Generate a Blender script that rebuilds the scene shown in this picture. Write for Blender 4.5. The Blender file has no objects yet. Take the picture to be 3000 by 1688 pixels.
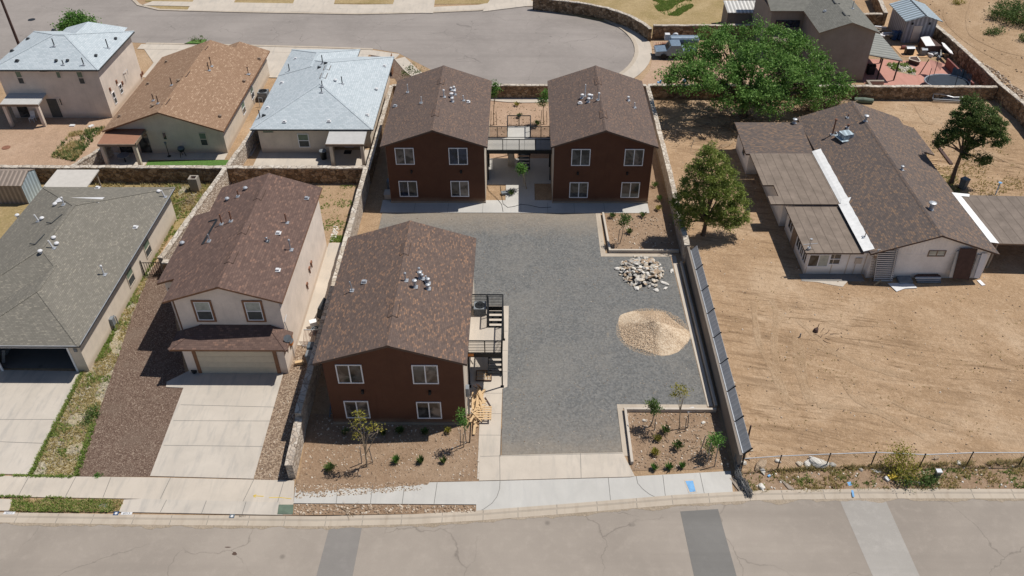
import bpy, bmesh, math, random
from mathutils import Vector, Matrix
random.seed(7)
sc = bpy.context.scene
COL = sc.collection
R = random.uniform
# ------------------------------------------------------------------ camera
CH = 40.0
FPX, SC, CX, CY = 2438.35, 1.16459, 1500.0, 844.0
_p, _r, _y = (math.radians(a) for a in (39.07, .308, -.77))
fwd = Vector((math.sin(_y)*math.cos(_p), math.cos(_y)*math.cos(_p), -math.sin(_p)))
rgt0 = Vector((math.cos(_y), -math.sin(_y), 0))
dwn0 = fwd.cross(rgt0)
rgt = rgt0*math.cos(_r)+dwn0*math.sin(_r)
dwn = dwn0*math.cos(_r)-rgt0*math.sin(_r)
cam = bpy.data.cameras.new('camera')
cam.sensor_width = 36; cam.lens = FPX*36/3000; cam.clip_start = 1; cam.clip_end = 2000
co = bpy.data.objects.new('camera', cam); COL.objects.link(co)
co.matrix_world = Matrix(((rgt.x, -dwn.x, -fwd.x, 0), (rgt.y, -dwn.y, -fwd.y, 0), (rgt.z, -dwn.z, -fwd.z, CH), (0, 0, 0, 1)))
sc.camera = co
def ray(px, py):
    return rgt*(px*SC-CX)+dwn*(py*SC-CY)+fwd*FPX
def at(p, z=0.):           # measured point of the plan -> world, at height z
    d = ray(*p); t = (z-CH)/d.z
    return Vector((d.x*t, d.y*t, z))
def ony(p, Y):
    d = ray(*p); t = Y/d.y
    return Vector((d.x*t, Y, CH+d.z*t))
def onx(p, X):
    d = ray(*p); t = X/d.x
    return Vector((X, d.y*t, CH+d.z*t))
def onroof(p, fn):
    z = 11.
    while z > 0:
        q = at(p, z)
        if z <= fn(q.x, q.y): return q
        z -= .02
    return at(p, 0)
def frame(x0, y0, s=2.8975):
    return lambda a, b: ((x0+a/s)/SC, (y0+b/s)/SC)
t0 = frame(0, 0); t1 = frame(700, 0); t2 = frame(1400, 0); t3 = frame(2200, 0)
m0 = frame(0, 450); m1 = frame(700, 450); m2 = frame(1400, 450); m3 = frame(2200, 450)
b0 = frame(0, 850); b1 = frame(700, 850); b2 = frame(1400, 850); b3 = frame(2200, 850)
k0 = frame(0, 1250, 2.576); k1 = frame(1000, 1250, 2.576); k2 = frame(2000, 1250, 2.576)
fy = frame(860, 1150, 2576/600); fc = frame(1410, 340, 1190/230); fg = frame(840, 830, 773/160)
fp = frame(2540, 80, 8.05); fw = frame(2530, 680, 2576/390); fq = frame(1900, 60, 1594/220); fcn = frame(2050, 1300, 8.05)

# ------------------------------------------------------------------ materials
def new_mat(name):
    m = bpy.data.materials.new(name); m.use_nodes = True
    nt = m.node_tree; b = nt.nodes['Principled BSDF']
    return m, nt, b
def N(nt, t, **kw):
    n = nt.nodes.new(t)
    for k, v in kw.items():
        if k in n.inputs.keys(): n.inputs[k].default_value = v
        else: setattr(n, k, v)
    return n
def ramp(nt, src, stops, interp='LINEAR'):
    r = nt.nodes.new('ShaderNodeValToRGB'); r.color_ramp.interpolation = interp
    els = r.color_ramp.elements
    while len(els) < len(stops): els.new(.5)
    for e, (p, c) in zip(els, stops):
        e.position = p; e.color = (c, c, c, 1) if isinstance(c, (int, float)) else (*c, 1)
    nt.links.new(src, r.inputs[0]); return r.outputs[0]
def mix(nt, a, b, f, mode='MIX'):
    m = nt.nodes.new('ShaderNodeMix'); m.data_type = 'RGBA'; m.blend_type = mode; m.clamp_factor = True
    for s, v in ((m.inputs[6], a), (m.inputs[7], b)):
        if isinstance(v, tuple): s.default_value = (*v, 1)
        else: nt.links.new(v, s)
    if isinstance(f, (int, float)): m.inputs[0].default_value = f
    else: nt.links.new(f, m.inputs[0])
    return m.outputs[2]
def pos(nt, sx=1, sy=1, sz=1, rot=0, src='pos'):
    if src == 'pos': o = N(nt, 'ShaderNodeNewGeometry').outputs['Position']
    else: o = N(nt, 'ShaderNodeUVMap').outputs[0]
    mp = N(nt, 'ShaderNodeMapping'); mp.inputs['Scale'].default_value = (sx, sy, sz); mp.inputs['Rotation'].default_value = (0, 0, rot)
    nt.links.new(o, mp.inputs[0]); return mp.outputs[0]
def stretch(nt, sx, sy, rot):
    a = pos(nt, 1, 1, 1, rot); mp = N(nt, 'ShaderNodeMapping'); mp.inputs['Scale'].default_value = (sx, sy, 1)
    nt.links.new(a, mp.inputs[0]); return mp.outputs[0]
def noise(nt, v, scale, detail=6, rough=.6, dist=0):
    n = N(nt, 'ShaderNodeTexNoise'); n.inputs['Scale'].default_value = scale; n.inputs['Detail'].default_value = detail
    n.inputs['Roughness'].default_value = rough; n.inputs['Distortion'].default_value = dist
    nt.links.new(v, n.inputs['Vector']); return n.outputs['Fac']
def bump(nt, b, h, strength=.4, dist=.02):
    n = N(nt, 'ShaderNodeBump'); n.inputs['Strength'].default_value = strength; n.inputs['Distance'].default_value = dist
    nt.links.new(h, n.inputs['Height']); nt.links.new(n.outputs[0], b.inputs['Normal'])
def scale_c(c, k): return tuple(x*k for x in c)

def plain(name, col, rough=.7, metal=0, var=.25, sc_=3., fine=None):
    m, nt, b = new_mat(name); v = pos(nt)
    n = noise(nt, v, sc_)
    c = ramp(nt, n, [(.25, scale_c(col, 1-var)), (.75, scale_c(col, 1+var))])
    if fine:
        n2 = noise(nt, v, fine, 2)
        c = mix(nt, c, scale_c(col, .55), ramp(nt, n2, [(.55, 0), (.8, .7)]))
    nt.links.new(c, b.inputs['Base Color'])
    b.inputs['Roughness'].default_value = rough; b.inputs['Metallic'].default_value = metal
    b.inputs['Specular IOR Level'].default_value = .3
    return m
def stucco(name, col, var=.12):
    m, nt, b = new_mat(name); v = pos(nt)
    n = noise(nt, v, .8, 8, .65); nf = noise(nt, v, 14, 4)
    c = ramp(nt, n, [(.3, scale_c(col, 1-var)), (.7, scale_c(col, 1+var))])
    c = mix(nt, c, scale_c(col, .8), ramp(nt, nf, [(.5, 0), (.75, .5)]))
    # run-off streaks
    vs = pos(nt, 3, 3, .25); st = noise(nt, vs, 1.2, 5)
    c = mix(nt, c, scale_c(col, .72), ramp(nt, st, [(.58, 0), (.75, .35)]))
    # splash dust at the foot of the wall
    sp = N(nt, 'ShaderNodeSeparateXYZ'); nt.links.new(v, sp.inputs[0])
    ad = N(nt, 'ShaderNodeMath', operation='MULTIPLY_ADD'); ad.inputs[1].default_value = -.5; nt.links.new(n, ad.inputs[0]); nt.links.new(sp.outputs[2], ad.inputs[2])
    c = mix(nt, c, (.34, .25, .17), ramp(nt, ad.outputs[0], [(0, .45), (.35, 0)]))
    nt.links.new(c, b.inputs['Base Color']); b.inputs['Roughness'].default_value = .9; b.inputs['Specular IOR Level'].default_value = .2
    bump(nt, b, nf, .25, .02)
    return m
def shingle(name, cols, w=.32, h=.17, flecks=None, fl_amt=.3, wear=None):
    if 'brown' in name or 'choc' in name: cols = [(p, scale_c(c, 1.13)) for p, c in cols]
    """cols: ramp stops for random tab colour; flecks: colour of blended tabs"""
    m, nt, b = new_mat(name); v = pos(nt, src='uv')
    br = N(nt, 'ShaderNodeTexBrick'); nt.links.new(v, br.inputs['Vector'])
    br.inputs['Color1'].default_value = (0, 0, 0, 1); br.inputs['Color2'].default_value = (1, 1, 1, 1); br.inputs['Mortar'].default_value = (.5, .5, .5, 1)
    br.inputs['Scale'].default_value = 1; br.inputs['Brick Width'].default_value = w; br.inputs['Row Height'].default_value = h
    br.inputs['Mortar Size'].default_value = .012; br.inputs['Mortar Smooth'].default_value = .3
    g = N(nt, 'ShaderNodeRGBToBW'); nt.links.new(br.outputs['Color'], g.inputs[0])
    c = ramp(nt, g.outputs[0], cols)
    if flecks:
        v2 = pos(nt, 1/w*.5, 1/h*.8, 1, src='uv')
        n1 = noise(nt, v2, 1.0, 3, .7)
        c = mix(nt, c, flecks, ramp(nt, n1, [(.56, 0), (.64, fl_amt*1.7)]))
    n = noise(nt, pos(nt), .5, 6)
    avg = cols[1][1]
    c = mix(nt, c, scale_c(avg, 1.12), ramp(nt, n, [(.45, 0), (.75, .3)]))
    c = mix(nt, c, scale_c(avg, .45), ramp(nt, br.outputs['Fac'], [(.2, 0), (1, .55)]))
    nt.links.new(c, b.inputs['Base Color']); b.inputs['Roughness'].default_value = .9; b.inputs['Specular IOR Level'].default_value = .25
    nb = noise(nt, pos(nt), 25, 3)
    bump(nt, b, nb, .3, .02)
    return m
def stone_wall(name, dark, mid, light, mortar, scale=2.6):
    m, nt, b = new_mat(name)
    v = pos(nt, 1, 1, 1.25)
    nz = N(nt, 'ShaderNodeTexNoise'); nz.inputs['Scale'].default_value = 2.2; nt.links.new(v, nz.inputs['Vector'])
    mx = N(nt, 'ShaderNodeVectorMath', operation='MULTIPLY_ADD'); mx.inputs[1].default_value = (.25, .25, .25)
    nt.links.new(nz.outputs['Color'], mx.inputs[0]); nt.links.new(v, mx.inputs[2])
    vo = N(nt, 'ShaderNodeTexVoronoi'); vo.inputs['Scale'].default_value = scale; nt.links.new(mx.outputs[0], vo.inputs['Vector'])
    ve = N(nt, 'ShaderNodeTexVoronoi', feature='DISTANCE_TO_EDGE'); ve.inputs['Scale'].default_value = scale; nt.links.new(mx.outputs[0], ve.inputs['Vector'])
    g = N(nt, 'ShaderNodeSeparateColor'); nt.links.new(vo.outputs['Color'], g.inputs[0])
    c = ramp(nt, g.outputs[0], [(0, dark), (.45, mid), (1, light)])
    nf = noise(nt, pos(nt), 9, 5)
    c = mix(nt, c, scale_c(mid, .6), ramp(nt, nf, [(.5, 0), (.8, .5)]))
    c = mix(nt, mortar, c, ramp(nt, ve.outputs['Distance'], [(.012, 0), (.05, 1)]))
    nt.links.new(c, b.inputs['Base Color']); b.inputs['Roughness'].default_value = .92; b.inputs['Specular IOR Level'].default_value = .2
    bump(nt, b, ramp(nt, ve.outputs['Distance'], [(0, 0), (.16, 1)]), .8, .06)
    return m
def dirt(name, base, light, dark, streak=None, srot=.25):
    m, nt, b = new_mat(name); v = pos(nt)
    n1 = noise(nt, v, .16, 8, .65, .6); n2 = noise(nt, v, 1.1, 8, .7); n3 = noise(nt, v, 7, 5, .7)
    c = ramp(nt, n1, [(.3, dark), (.5, base), (.72, light)])
    c = mix(nt, c, scale_c(base, .72), ramp(nt, n2, [(.5, 0), (.75, .55)]))
    nk = noise(nt, v, 2.4, 5, .7, 1.8)
    c = mix(nt, c, scale_c(dark, .8), ramp(nt, nk, [(.55, 0), (.6, .5), (.66, .1)]))
    c = mix(nt, c, scale_c(light, 1.1), ramp(nt, nk, [(.34, .1), (.4, .5), (.45, 0)]))
    c = mix(nt, c, scale_c(light, 1.15), ramp(nt, n3, [(.58, 0), (.74, .5)]))
    c = mix(nt, c, scale_c(dark, .55), ramp(nt, noise(nt, v, 3.1, 6, .75), [(.62, 0), (.74, .55)]))
    hgt = n3
    if streak:
        vs = stretch(nt, .22, 1.7, srot)
        ns = noise(nt, vs, .6, 7, .65, 1.1)
        big = ramp(nt, noise(nt, v, .07, 3), [(.38, .15), (.6, 1)])
        def gated(f):
            q = N(nt, 'ShaderNodeMath', operation='MULTIPLY'); nt.links.new(f, q.inputs[0]); nt.links.new(big, q.inputs[1]); return q.outputs[0]
        c = mix(nt, c, streak, gated(ramp(nt, ns, [(.52, 0), (.64, .75)])))
        c = mix(nt, c, scale_c(light, 1.15), gated(ramp(nt, ns, [(.28, .7), (.43, 0)])))
        ns2 = noise(nt, stretch(nt, .35, 5, srot-.12), .7, 5, .6, 1.3)
        c = mix(nt, c, scale_c(streak, .8), gated(ramp(nt, ns2, [(.55, 0), (.66, .7)])))
        ns3 = noise(nt, stretch(nt, .5, 3.2, srot+.35), .7, 5, .6, 1.3)
        c = mix(nt, c, scale_c(streak, .9), ramp(nt, ns3, [(.62, 0), (.72, .4)]))
    nt.links.new(c, b.inputs['Base Color']); b.inputs['Roughness'].default_value = .95; b.inputs['Specular IOR Level'].default_value = .1
    ad = N(nt, 'ShaderNodeMath', operation='ADD'); nt.links.new(n2, ad.inputs[0]); nt.links.new(n3, ad.inputs[1])
    bump(nt, b, ad.outputs[0], .8, .11)
    return m
def gravelm(name, stops, scale=14, patch=None):
    m, nt, b = new_mat(name); v = pos(nt)
    vo = N(nt, 'ShaderNodeTexVoronoi'); vo.inputs['Scale'].default_value = scale; nt.links.new(v, vo.inputs['Vector'])
    g = N(nt, 'ShaderNodeSeparateColor'); nt.links.new(vo.outputs['Color'], g.inputs[0])
    c = ramp(nt, g.outputs[1], stops)
    n = noise(nt, v, .45, 6, .65)
    if patch: c = mix(nt, c, patch, ramp(nt, n, [(.5, 0), (.7, .75)]))
    nt.links.new(c, b.inputs['Base Color']); b.inputs['Roughness'].default_value = .95; b.inputs['Specular IOR Level'].default_value = .1
    bump(nt, b, vo.outputs['Distance'], .6, .05)
    return m
def asphalt(name, base, crack=True, tint=None, cs=.16):
    m, nt, b = new_mat(name); v = pos(nt)
    n1 = noise(nt, v, .12, 8, .6, .4); n2 = noise(nt, v, 1.6, 8, .7); n3 = noise(nt, v, 26, 3, .8)
    c = ramp(nt, n1, [(.3, scale_c(base, .84)), (.7, scale_c(base, 1.14))])
    c = mix(nt, c, tint or scale_c(base, 1.25), ramp(nt, n2, [(.5, 0), (.75, .5)]))
    c = mix(nt, c, scale_c(base, .5), ramp(nt, n3, [(.58, 0), (.75, .5)]))
    c = mix(nt, c, scale_c(base, 1.5), ramp(nt, n3, [(.26, .55), (.4, 0)]))
    sv = N(nt, 'ShaderNodeTexVoronoi'); sv.inputs['Scale'].default_value = .55; nt.links.new(v, sv.inputs['Vector'])
    sg = N(nt, 'ShaderNodeSeparateColor'); nt.links.new(sv.outputs['Color'], sg.inputs[0])
    sr = N(nt, 'ShaderNodeMath', operation='MULTIPLY'); nt.links.new(ramp(nt, sv.outputs['Distance'], [(.04, .55), (.11, 0)]), sr.inputs[0]); nt.links.new(ramp(nt, sg.outputs[0], [(.7, 0), (.75, 1)]), sr.inputs[1])
    c = mix(nt, c, scale_c(base, .45), sr.outputs[0])
    wt = noise(nt, stretch(nt, .05, .9, 0), .6, 4); c = mix(nt, c, scale_c(base, .78), ramp(nt, wt, [(.5, 0), (.72, .5)]))
    if crack:
        nz = N(nt, 'ShaderNodeTexNoise'); nz.inputs['Scale'].default_value = .7; nz.inputs['Detail'].default_value = 6; nt.links.new(v, nz.inputs['Vector'])
        mx = N(nt, 'ShaderNodeVectorMath', operation='MULTIPLY_ADD'); mx.inputs[1].default_value = (1.8, 1.8, 0)
        nt.links.new(nz.outputs['Color'], mx.inputs[0]); nt.links.new(v, mx.inputs[2])
        ve = N(nt, 'ShaderNodeTexVoronoi', feature='DISTANCE_TO_EDGE'); ve.inputs['Scale'].default_value = cs; nt.links.new(mx.outputs[0], ve.inputs['Vector'])
        msk = noise(nt, v, .2, 2)
        f = N(nt, 'ShaderNodeMath', operation='MULTIPLY')
        nt.links.new(ramp(nt, ve.outputs['Distance'], [(.0012, .55), (.005, 0)]), f.inputs[0]); nt.links.new(ramp(nt, msk, [(.42, .1), (.56, 1)]), f.inputs[1])
        c = mix(nt, c, scale_c(base, .42), f.outputs[0])
    nt.links.new(c, b.inputs['Base Color']); b.inputs['Roughness'].default_value = .92; b.inputs['Specular IOR Level'].default_value = .2
    bump(nt, b, n3, .25, .02)
    return m
def concrete(name, base, stain=None, jx=0, jy=0):
    m, nt, b = new_mat(name); v = pos(nt)
    n1 = noise(nt, v, .35, 8, .65, .5); n3 = noise(nt, v, 12, 5, .7)
    c = ramp(nt, n1, [(.3, scale_c(base, .88)), (.7, scale_c(base, 1.08))])
    vs = pos(nt, 2.6, .5, 1, .15); ns = noise(nt, vs, .9, 6, .6, .4)
    c = mix(nt, c, stain or scale_c(base, .7), ramp(nt, ns, [(.5, 0), (.72, .6)]))
    c = mix(nt, c, scale_c(base, .7), ramp(nt, n3, [(.58, 0), (.8, .45)]))
    nt.links.new(c, b.inputs['Base Color']); b.inputs['Roughness'].default_value = .88; b.inputs['Specular IOR Level'].default_value = .2
    bump(nt, b, n3, .15, .01)
    return m
def leaf(name, c1, c2, c3):
    m, nt, b = new_mat(name)
    g = N(nt, 'ShaderNodeNewGeometry'); n = noise(nt, pos(nt), .9, 3)
    c = ramp(nt, g.outputs['Random Per Island'], [(0, c1), (.5, c2), (1, c3)])
    c = mix(nt, c, scale_c(c3, 1.1), ramp(nt, n, [(.5, 0), (.72, .55)]))
    nt.links.new(c, b.inputs['Base Color']); b.inputs['Roughness'].default_value = .65; b.inputs['Specular IOR Level'].default_value = .25
    tr = N(nt, 'ShaderNodeBsdfTranslucent'); nt.links.new(c, tr.inputs[0])
    ms = N(nt, 'ShaderNodeMixShader'); ms.inputs[0].default_value = .3
    out = nt.nodes['Material Output']
    nt.links.new(b.outputs[0], ms.inputs[1]); nt.links.new(tr.outputs[0], ms.inputs[2]); nt.links.new(ms.outputs[0], out.inputs[0])
    return m
def islands(name, stops, rough=.9):
    m, nt, b = new_mat(name); g = N(nt, 'ShaderNodeNewGeometry')
    c = ramp(nt, g.outputs['Random Per Island'], stops)
    n = noise(nt, pos(nt), 8, 5)
    c = mix(nt, c, scale_c(stops[0][1], .7), ramp(nt, n, [(.55, 0), (.8, .5)]))
    nt.links.new(c, b.inputs['Base Color']); b.inputs['Roughness'].default_value = rough; b.inputs['Specular IOR Level'].default_value = .2
    return m
def pavers(name):
    m, nt, b = new_mat(name); v = pos(nt)
    vo = N(nt, 'ShaderNodeTexVoronoi', distance='CHEBYCHEV'); vo.inputs['Scale'].default_value = 8.5; vo.inputs['Randomness'].default_value = .55; nt.links.new(pos(nt, 1, 1, 1, .785), vo.inputs['Vector'])
    g = N(nt, 'ShaderNodeSeparateColor'); nt.links.new(vo.outputs['Color'], g.inputs[0])
    c = ramp(nt, g.outputs[0], [(0, (.115, .118, .118)), (.5, (.152, .154, .152)), (1, (.192, .192, .187))])
    nd = noise(nt, v, .2, 7, .65, .4)
    c = mix(nt, c, (.235, .222, .20), ramp(nt, nd, [(.46, 0), (.74, .6)]))
    w1 = noise(nt, v, 2.6, 3, .55, 2.6)          # drifted sand lines in the joints
    c = mix(nt, c, (.33, .28, .22), ramp(nt, w1, [(.485, 0), (.5, .5), (.515, 0)]))
    w2 = noise(nt, v, 3.4, 3, .6, 2.2)
    c = mix(nt, c, (.085, .087, .088), ramp(nt, w2, [(.48, 0), (.5, .45), (.52, 0)]))
    c = mix(nt, c, (.30, .245, .18), ramp(nt, noise(nt, v, 1.1, 6, .75, 1.), [(.6, 0), (.72, .5)]))
    c = mix(nt, c, (.42, .37, .31), ramp(nt, noise(nt, v, 13, 2), [(.67, 0), (.74, .7)]))
    # sand dragged in from the driveway and the back walk
    sp = N(nt, 'ShaderNodeSeparateXYZ'); nt.links.new(v, sp.inputs[0])
    ed = N(nt, 'ShaderNodeMath', operation='MULTIPLY_ADD'); ed.inputs[1].default_value = 3.2; nt.links.new(noise(nt, v, .9, 5, .7), ed.inputs[0]); nt.links.new(sp.outputs[1], ed.inputs[2])
    mr = N(nt, 'ShaderNodeMapRange'); mr.inputs[1].default_value = 33; mr.inputs[2].default_value = 62; nt.links.new(ed.outputs[0], mr.inputs[0])
    sand = ramp(nt, mr.outputs[0], [(.02, .62), (.11, .12), (.2, 0), (.84, 0), (.96, .5)])
    c = mix(nt, c, (.34, .275, .205), sand)
    nt.links.new(c, b.inputs['Base Color']); b.inputs['Roughness'].default_value = .92; b.inputs['Specular IOR Level'].default_value = .2
    bump(nt, b, vo.outputs['Distance'], -.25, .01)
    return m
def corrugated(name, col, scale=14, axis='u', rough=.5, metal=.3, depth=.35):
    m, nt, b = new_mat(name); v = pos(nt, src='uv')
    sp = N(nt, 'ShaderNodeSeparateXYZ'); nt.links.new(v, sp.inputs[0])
    mu = N(nt, 'ShaderNodeMath', operation='MULTIPLY'); mu.inputs[1].default_value = scale; nt.links.new(sp.outputs[0 if axis == 'u' else 1], mu.inputs[0])
    si = N(nt, 'ShaderNodeMath', operation='SINE'); nt.links.new(mu.outputs[0], si.inputs[0])
    h = ramp(nt, si.outputs[0], [(0, 0), (.5, .5), (1, 1)])
    n = noise(nt, pos(nt), 1.5, 6)
    c = ramp(nt, n, [(.3, scale_c(col, .85)), (.7, scale_c(col, 1.1))])
    c = mix(nt, c, scale_c(col, .45), ramp(nt, si.outputs[0], [(.0, depth*2), (.35, 0)]))
    nt.links.new(c, b.inputs['Base Color']); b.inputs['Roughness'].default_value = rough; b.inputs['Metallic'].default_value = metal
    bump(nt, b, h, .6, .03)
    return m
def rolled(name, col, seam, pitch=.9):
    """roll roofing: dusty sheets with dark seams along v"""
    m, nt, b = new_mat(name); v = pos(nt, src='uv')
    sp = N(nt, 'ShaderNodeSeparateXYZ'); nt.links.new(v, sp.inputs[0])
    nd = noise(nt, v, .8, 3)
    ad = N(nt, 'ShaderNodeMath', operation='MULTIPLY_ADD'); ad.inputs[1].default_value = .12; nt.links.new(nd, ad.inputs[0]); nt.links.new(sp.outputs[0], ad.inputs[2])
    dv = N(nt, 'ShaderNodeMath', operation='DIVIDE'); dv.inputs[1].default_value = pitch; nt.links.new(ad.outputs[0], dv.inputs[0])
    fr = N(nt, 'ShaderNodeMath', operation='FRACT'); nt.links.new(dv.outputs[0], fr.inputs[0])
    n1 = noise(nt, pos(nt), .9, 8, .7); n2 = noise(nt, pos(nt, 1, .3, 1), 3, 6, .7)
    c = ramp(nt, n1, [(.3, scale_c(col, .75)), (.7, scale_c(col, 1.25))])
    c = mix(nt, c, scale_c(col, 1.6), ramp(nt, n2, [(.6, 0), (.75, .5)]))
    c = mix(nt, c, seam, ramp(nt, fr.outputs[0], [(0, .9), (.05, 0), (.93, 0), (1, .5)]))
    nt.links.new(c, b.inputs['Base Color']); b.inputs['Roughness'].default_value = .93; b.inputs['Specular IOR Level'].default_value = .15
    return m
def glass(name, col, rough=.06):
    m, nt, b = new_mat(name)
    n = noise(nt, pos(nt), 1.3, 3, .5, .8)
    c = ramp(nt, n, [(.42, scale_c(col, .35)), (.6, scale_c(col, 1.3))])
    nt.links.new(c, b.inputs['Base Color']); b.inputs['Roughness'].default_value = rough
    b.inputs['Specular IOR Level'].default_value = .6
    return m

M = {}
M['sh_brown'] = shingle('brown_shingle', [(0, (.092, .067, .058)), (.55, (.124, .09, .077)), (.72, (.14, .099, .082)), (.86, (.195, .122, .085)), (1, (.255, .152, .10))], .22, .11, (.225, .137, .09), .18)
M['sh_brown_far'] = shingle('brown_shingle_greyer', [(0, (.098, .072, .063)), (.6, (.125, .093, .08)), (.8, (.142, .102, .086)), (.9, (.172, .115, .086)), (1, (.21, .133, .094))], .22, .11, (.19, .124, .088), .18)
M['sh_choc'] = shingle('chocolate_shingle', [(0, (.095, .062, .053)), (.7, (.13, .085, .071)), (.85, (.145, .095, .078)), (1, (.20, .12, .09))], .28, .15, (.19, .115, .088), .2)
M['sh_grey'] = shingle('grey_shingle', [(0, (.165, .154, .13)), (.6, (.195, .181, .154)), (.85, (.222, .206, .174)), (1, (.275, .25, .205))], .22, .12, (.215, .197, .163), .1)
M['sh_pale'] = shingle('pale_blue_grey_shingle', [(0, (.40, .455, .49)), (.5, (.455, .51, .545)), (1, (.50, .55, .585))], .34, .2)
M['sh_tan'] = shingle('tan_shingle', [(0, (.25, .155, .098)), (.65, (.29, .185, .12)), (.85, (.32, .21, .138)), (1, (.41, .285, .195))], .28, .15, (.38, .26, .175), .15)
M['sh_old'] = shingle('weathered_brown_shingle', [(0, (.088, .074, .07)), (.5, (.12, .096, .086)), (.8, (.158, .114, .09)), (1, (.225, .148, .098))], .24, .14, (.205, .135, .09), .2)
M['sh_greyhouse'] = shingle('plain_grey_shingle', [(0, (.14, .138, .122)), (.5, (.165, .162, .145)), (1, (.19, .186, .165))], .32, .2)
M['st_brown'] = stucco('chocolate_stucco', (.118, .055, .034))
M['st_beige'] = stucco('beige_stucco', (.80, .69, .60))
M['st_tan'] = stucco('tan_stucco', (.68, .59, .49))
M['st_far'] = stucco('pinkish_beige_stucco', (.70, .61, .53))
M['st_grey'] = stucco('grey_brown_stucco', (.31, .265, .235))
M['st_cream'] = stucco('cream_stucco', (.60, .52, .43))
M['block_dark'] = stucco('dusty_grey_block', (.24, .205, .175))
M['white_paint'] = stucco('aged_white_paint', (.86, .83, .80))
M['trim_brown'] = plain('brown_trim_paint', (.24, .12, .065), .6)
M['fascia_dk'] = plain('dark_brown_fascia', (.10, .065, .05), .7)
M['fascia_grey'] = plain('dark_grey_gutter', (.05, .055, .06), .5)
M['fascia_tan'] = plain('tan_fascia', (.26, .19, .14), .7)
M['white_trim'] = plain('white_vinyl', (.80, .80, .82), .4, 0, .06)
M['cream_door'] = plain('cream_garage_door', (.60, .52, .40), .6, 0, .06)
M['glass'] = glass('window_glass', (.07, .07, .068))
M['glass_warm'] = glass('window_glass_with_drape_behind', (.15, .13, .115), .1)
M['glass_blue'] = glass('window_glass_blue_room', (.03, .04, .07))
M['blind'] = plain('pale_green_window_screen', (.17, .22, .16), .6)
M['blind_pale'] = plain('pale_window_blind', (.45, .46, .40), .6)
M['screen_dark'] = plain('dark_insect_screen', (.075, .08, .078), .6)
M['black_metal'] = plain('black_painted_steel', (.018, .019, .021), .45, .2)
M['dark'] = plain('near_black', (.02, .02, .022), .9)
M['galv'] = plain('galvanised_metal', (.44, .46, .49), .45, .4, .12)
M['white_metal'] = plain('white_painted_metal', (.66, .66, .67), .4, 0, .08)
M['rust'] = plain('rusty_pipe', (.23, .11, .07), .8)
M['concrete'] = concrete('pale_concrete', (.53, .47, .40), (.39, .36, .32))
M['concrete_new'] = concrete('new_grey_concrete', (.50, .485, .455), (.44, .43, .41))
M['concrete_drive'] = concrete('stained_driveway_concrete', (.515, .465, .405), (.33, .315, .295))
M['kerb'] = concrete('dusty_kerb_concrete', (.47, .405, .33), (.36, .295, .23))
M['asphalt'] = asphalt('sun_bleached_asphalt', (.315, .274, .235))
M['asphalt_cul'] = asphalt('grey_asphalt_of_cul_de_sac', (.285, .255, .235), True, None, .22)
M['asphalt_patch'] = asphalt('darker_asphalt_patch', (.225, .21, .195), False)
M['asphalt_dark'] = asphalt('dark_asphalt_patch', (.175, .168, .158), False)
M['asphalt_light'] = asphalt('light_concrete_patch', (.385, .36, .33), False)
M['pavers'] = pavers('grey_block_pavers')
M['dirt'] = dirt('tan_desert_dirt', (.39, .268, .165), (.50, .365, .245), (.32, .215, .13))
M['dirt_lot'] = dirt('tracked_lot_dirt', (.415, .282, .174), (.535, .395, .268), (.335, .222, .132), (.22, .142, .084), .3)
M['dirt_track'] = dirt('loose_tyre_tracked_dirt', (.385, .265, .165), (.48, .355, .24), (.315, .21, .125))
M['gutter'] = dirt('dusty_gutter_sand', (.36, .295, .225), (.42, .35, .28), (.31, .25, .185))
M['dirt_bed'] = dirt('brown_planting_bed_soil', (.31, .213, .142), (.39, .285, .20), (.26, .172, .11))
M['dirt_pink'] = dirt('pinkish_yard_dirt', (.43, .295, .205), (.50, .36, .26), (.36, .25, .17))
M['dry_lawn'] = dirt('dry_tan_lawn', (.36, .27, .14), (.47, .36, .21), (.27, .21, .09))
M['gravel_red'] = gravelm('reddish_brown_gravel', [(0, (.10, .066, .05)), (.5, (.158, .107, .083)), (.85, (.21, .152, .117)), (1, (.32, .25, .195))], 17, (.185, .138, .108))
M['gravel_tan'] = gravelm('brown_pea_gravel', [(0, (.15, .105, .075)), (.5, (.25, .18, .13)), (1, (.40, .31, .23))], 12)
M['gravel_grey'] = gravelm('grey_weedy_gravel', [(0, (.20, .175, .135)), (.5, (.31, .27, .20)), (1, (.46, .41, .30))], 11, (.42, .34, .19))
M['turf'] = plain('green_turf', (.085, .17, .035), .9, 0, .35, 6)
M['grass_blade'] = leaf('fresh_grass', (.16, .25, .045), (.22, .33, .07), (.34, .38, .12))
M['grass_dry'] = leaf('dry_grass', (.38, .32, .13), (.52, .43, .20), (.62, .51, .28))
M['leaf_mul'] = leaf('bright_green_leaves', (.075, .165, .034), (.13, .255, .055), (.235, .38, .10))
M['leaf_jun'] = leaf('olive_juniper_foliage', (.10, .15, .032), (.185, .245, .052), (.31, .355, .085))
M['leaf_pine'] = leaf('dark_green_needles', (.06, .10, .028), (.09, .145, .04), (.15, .20, .06))
M['leaf_young'] = leaf('young_green_leaves', (.06, .16, .03), (.10, .23, .045), (.18, .32, .07))
M['leaf_yel'] = leaf('yellow_green_leaves', (.20, .21, .035), (.31, .29, .05), (.40, .34, .08))
M['leaf_shrub'] = leaf('dusty_green_leaves', (.05, .10, .025), (.09, .15, .04), (.17, .23, .07))
M['bark'] = plain('brown_bark', (.13, .095, .07), .95, 0, .35, 6)
M['bark_pale'] = plain('pale_bark', (.34, .27, .19), .9, 0, .3, 8)
M['stick'] = islands('dry_branches', [(0, (.20, .14, .09)), (1, (.45, .35, .25))])
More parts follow.
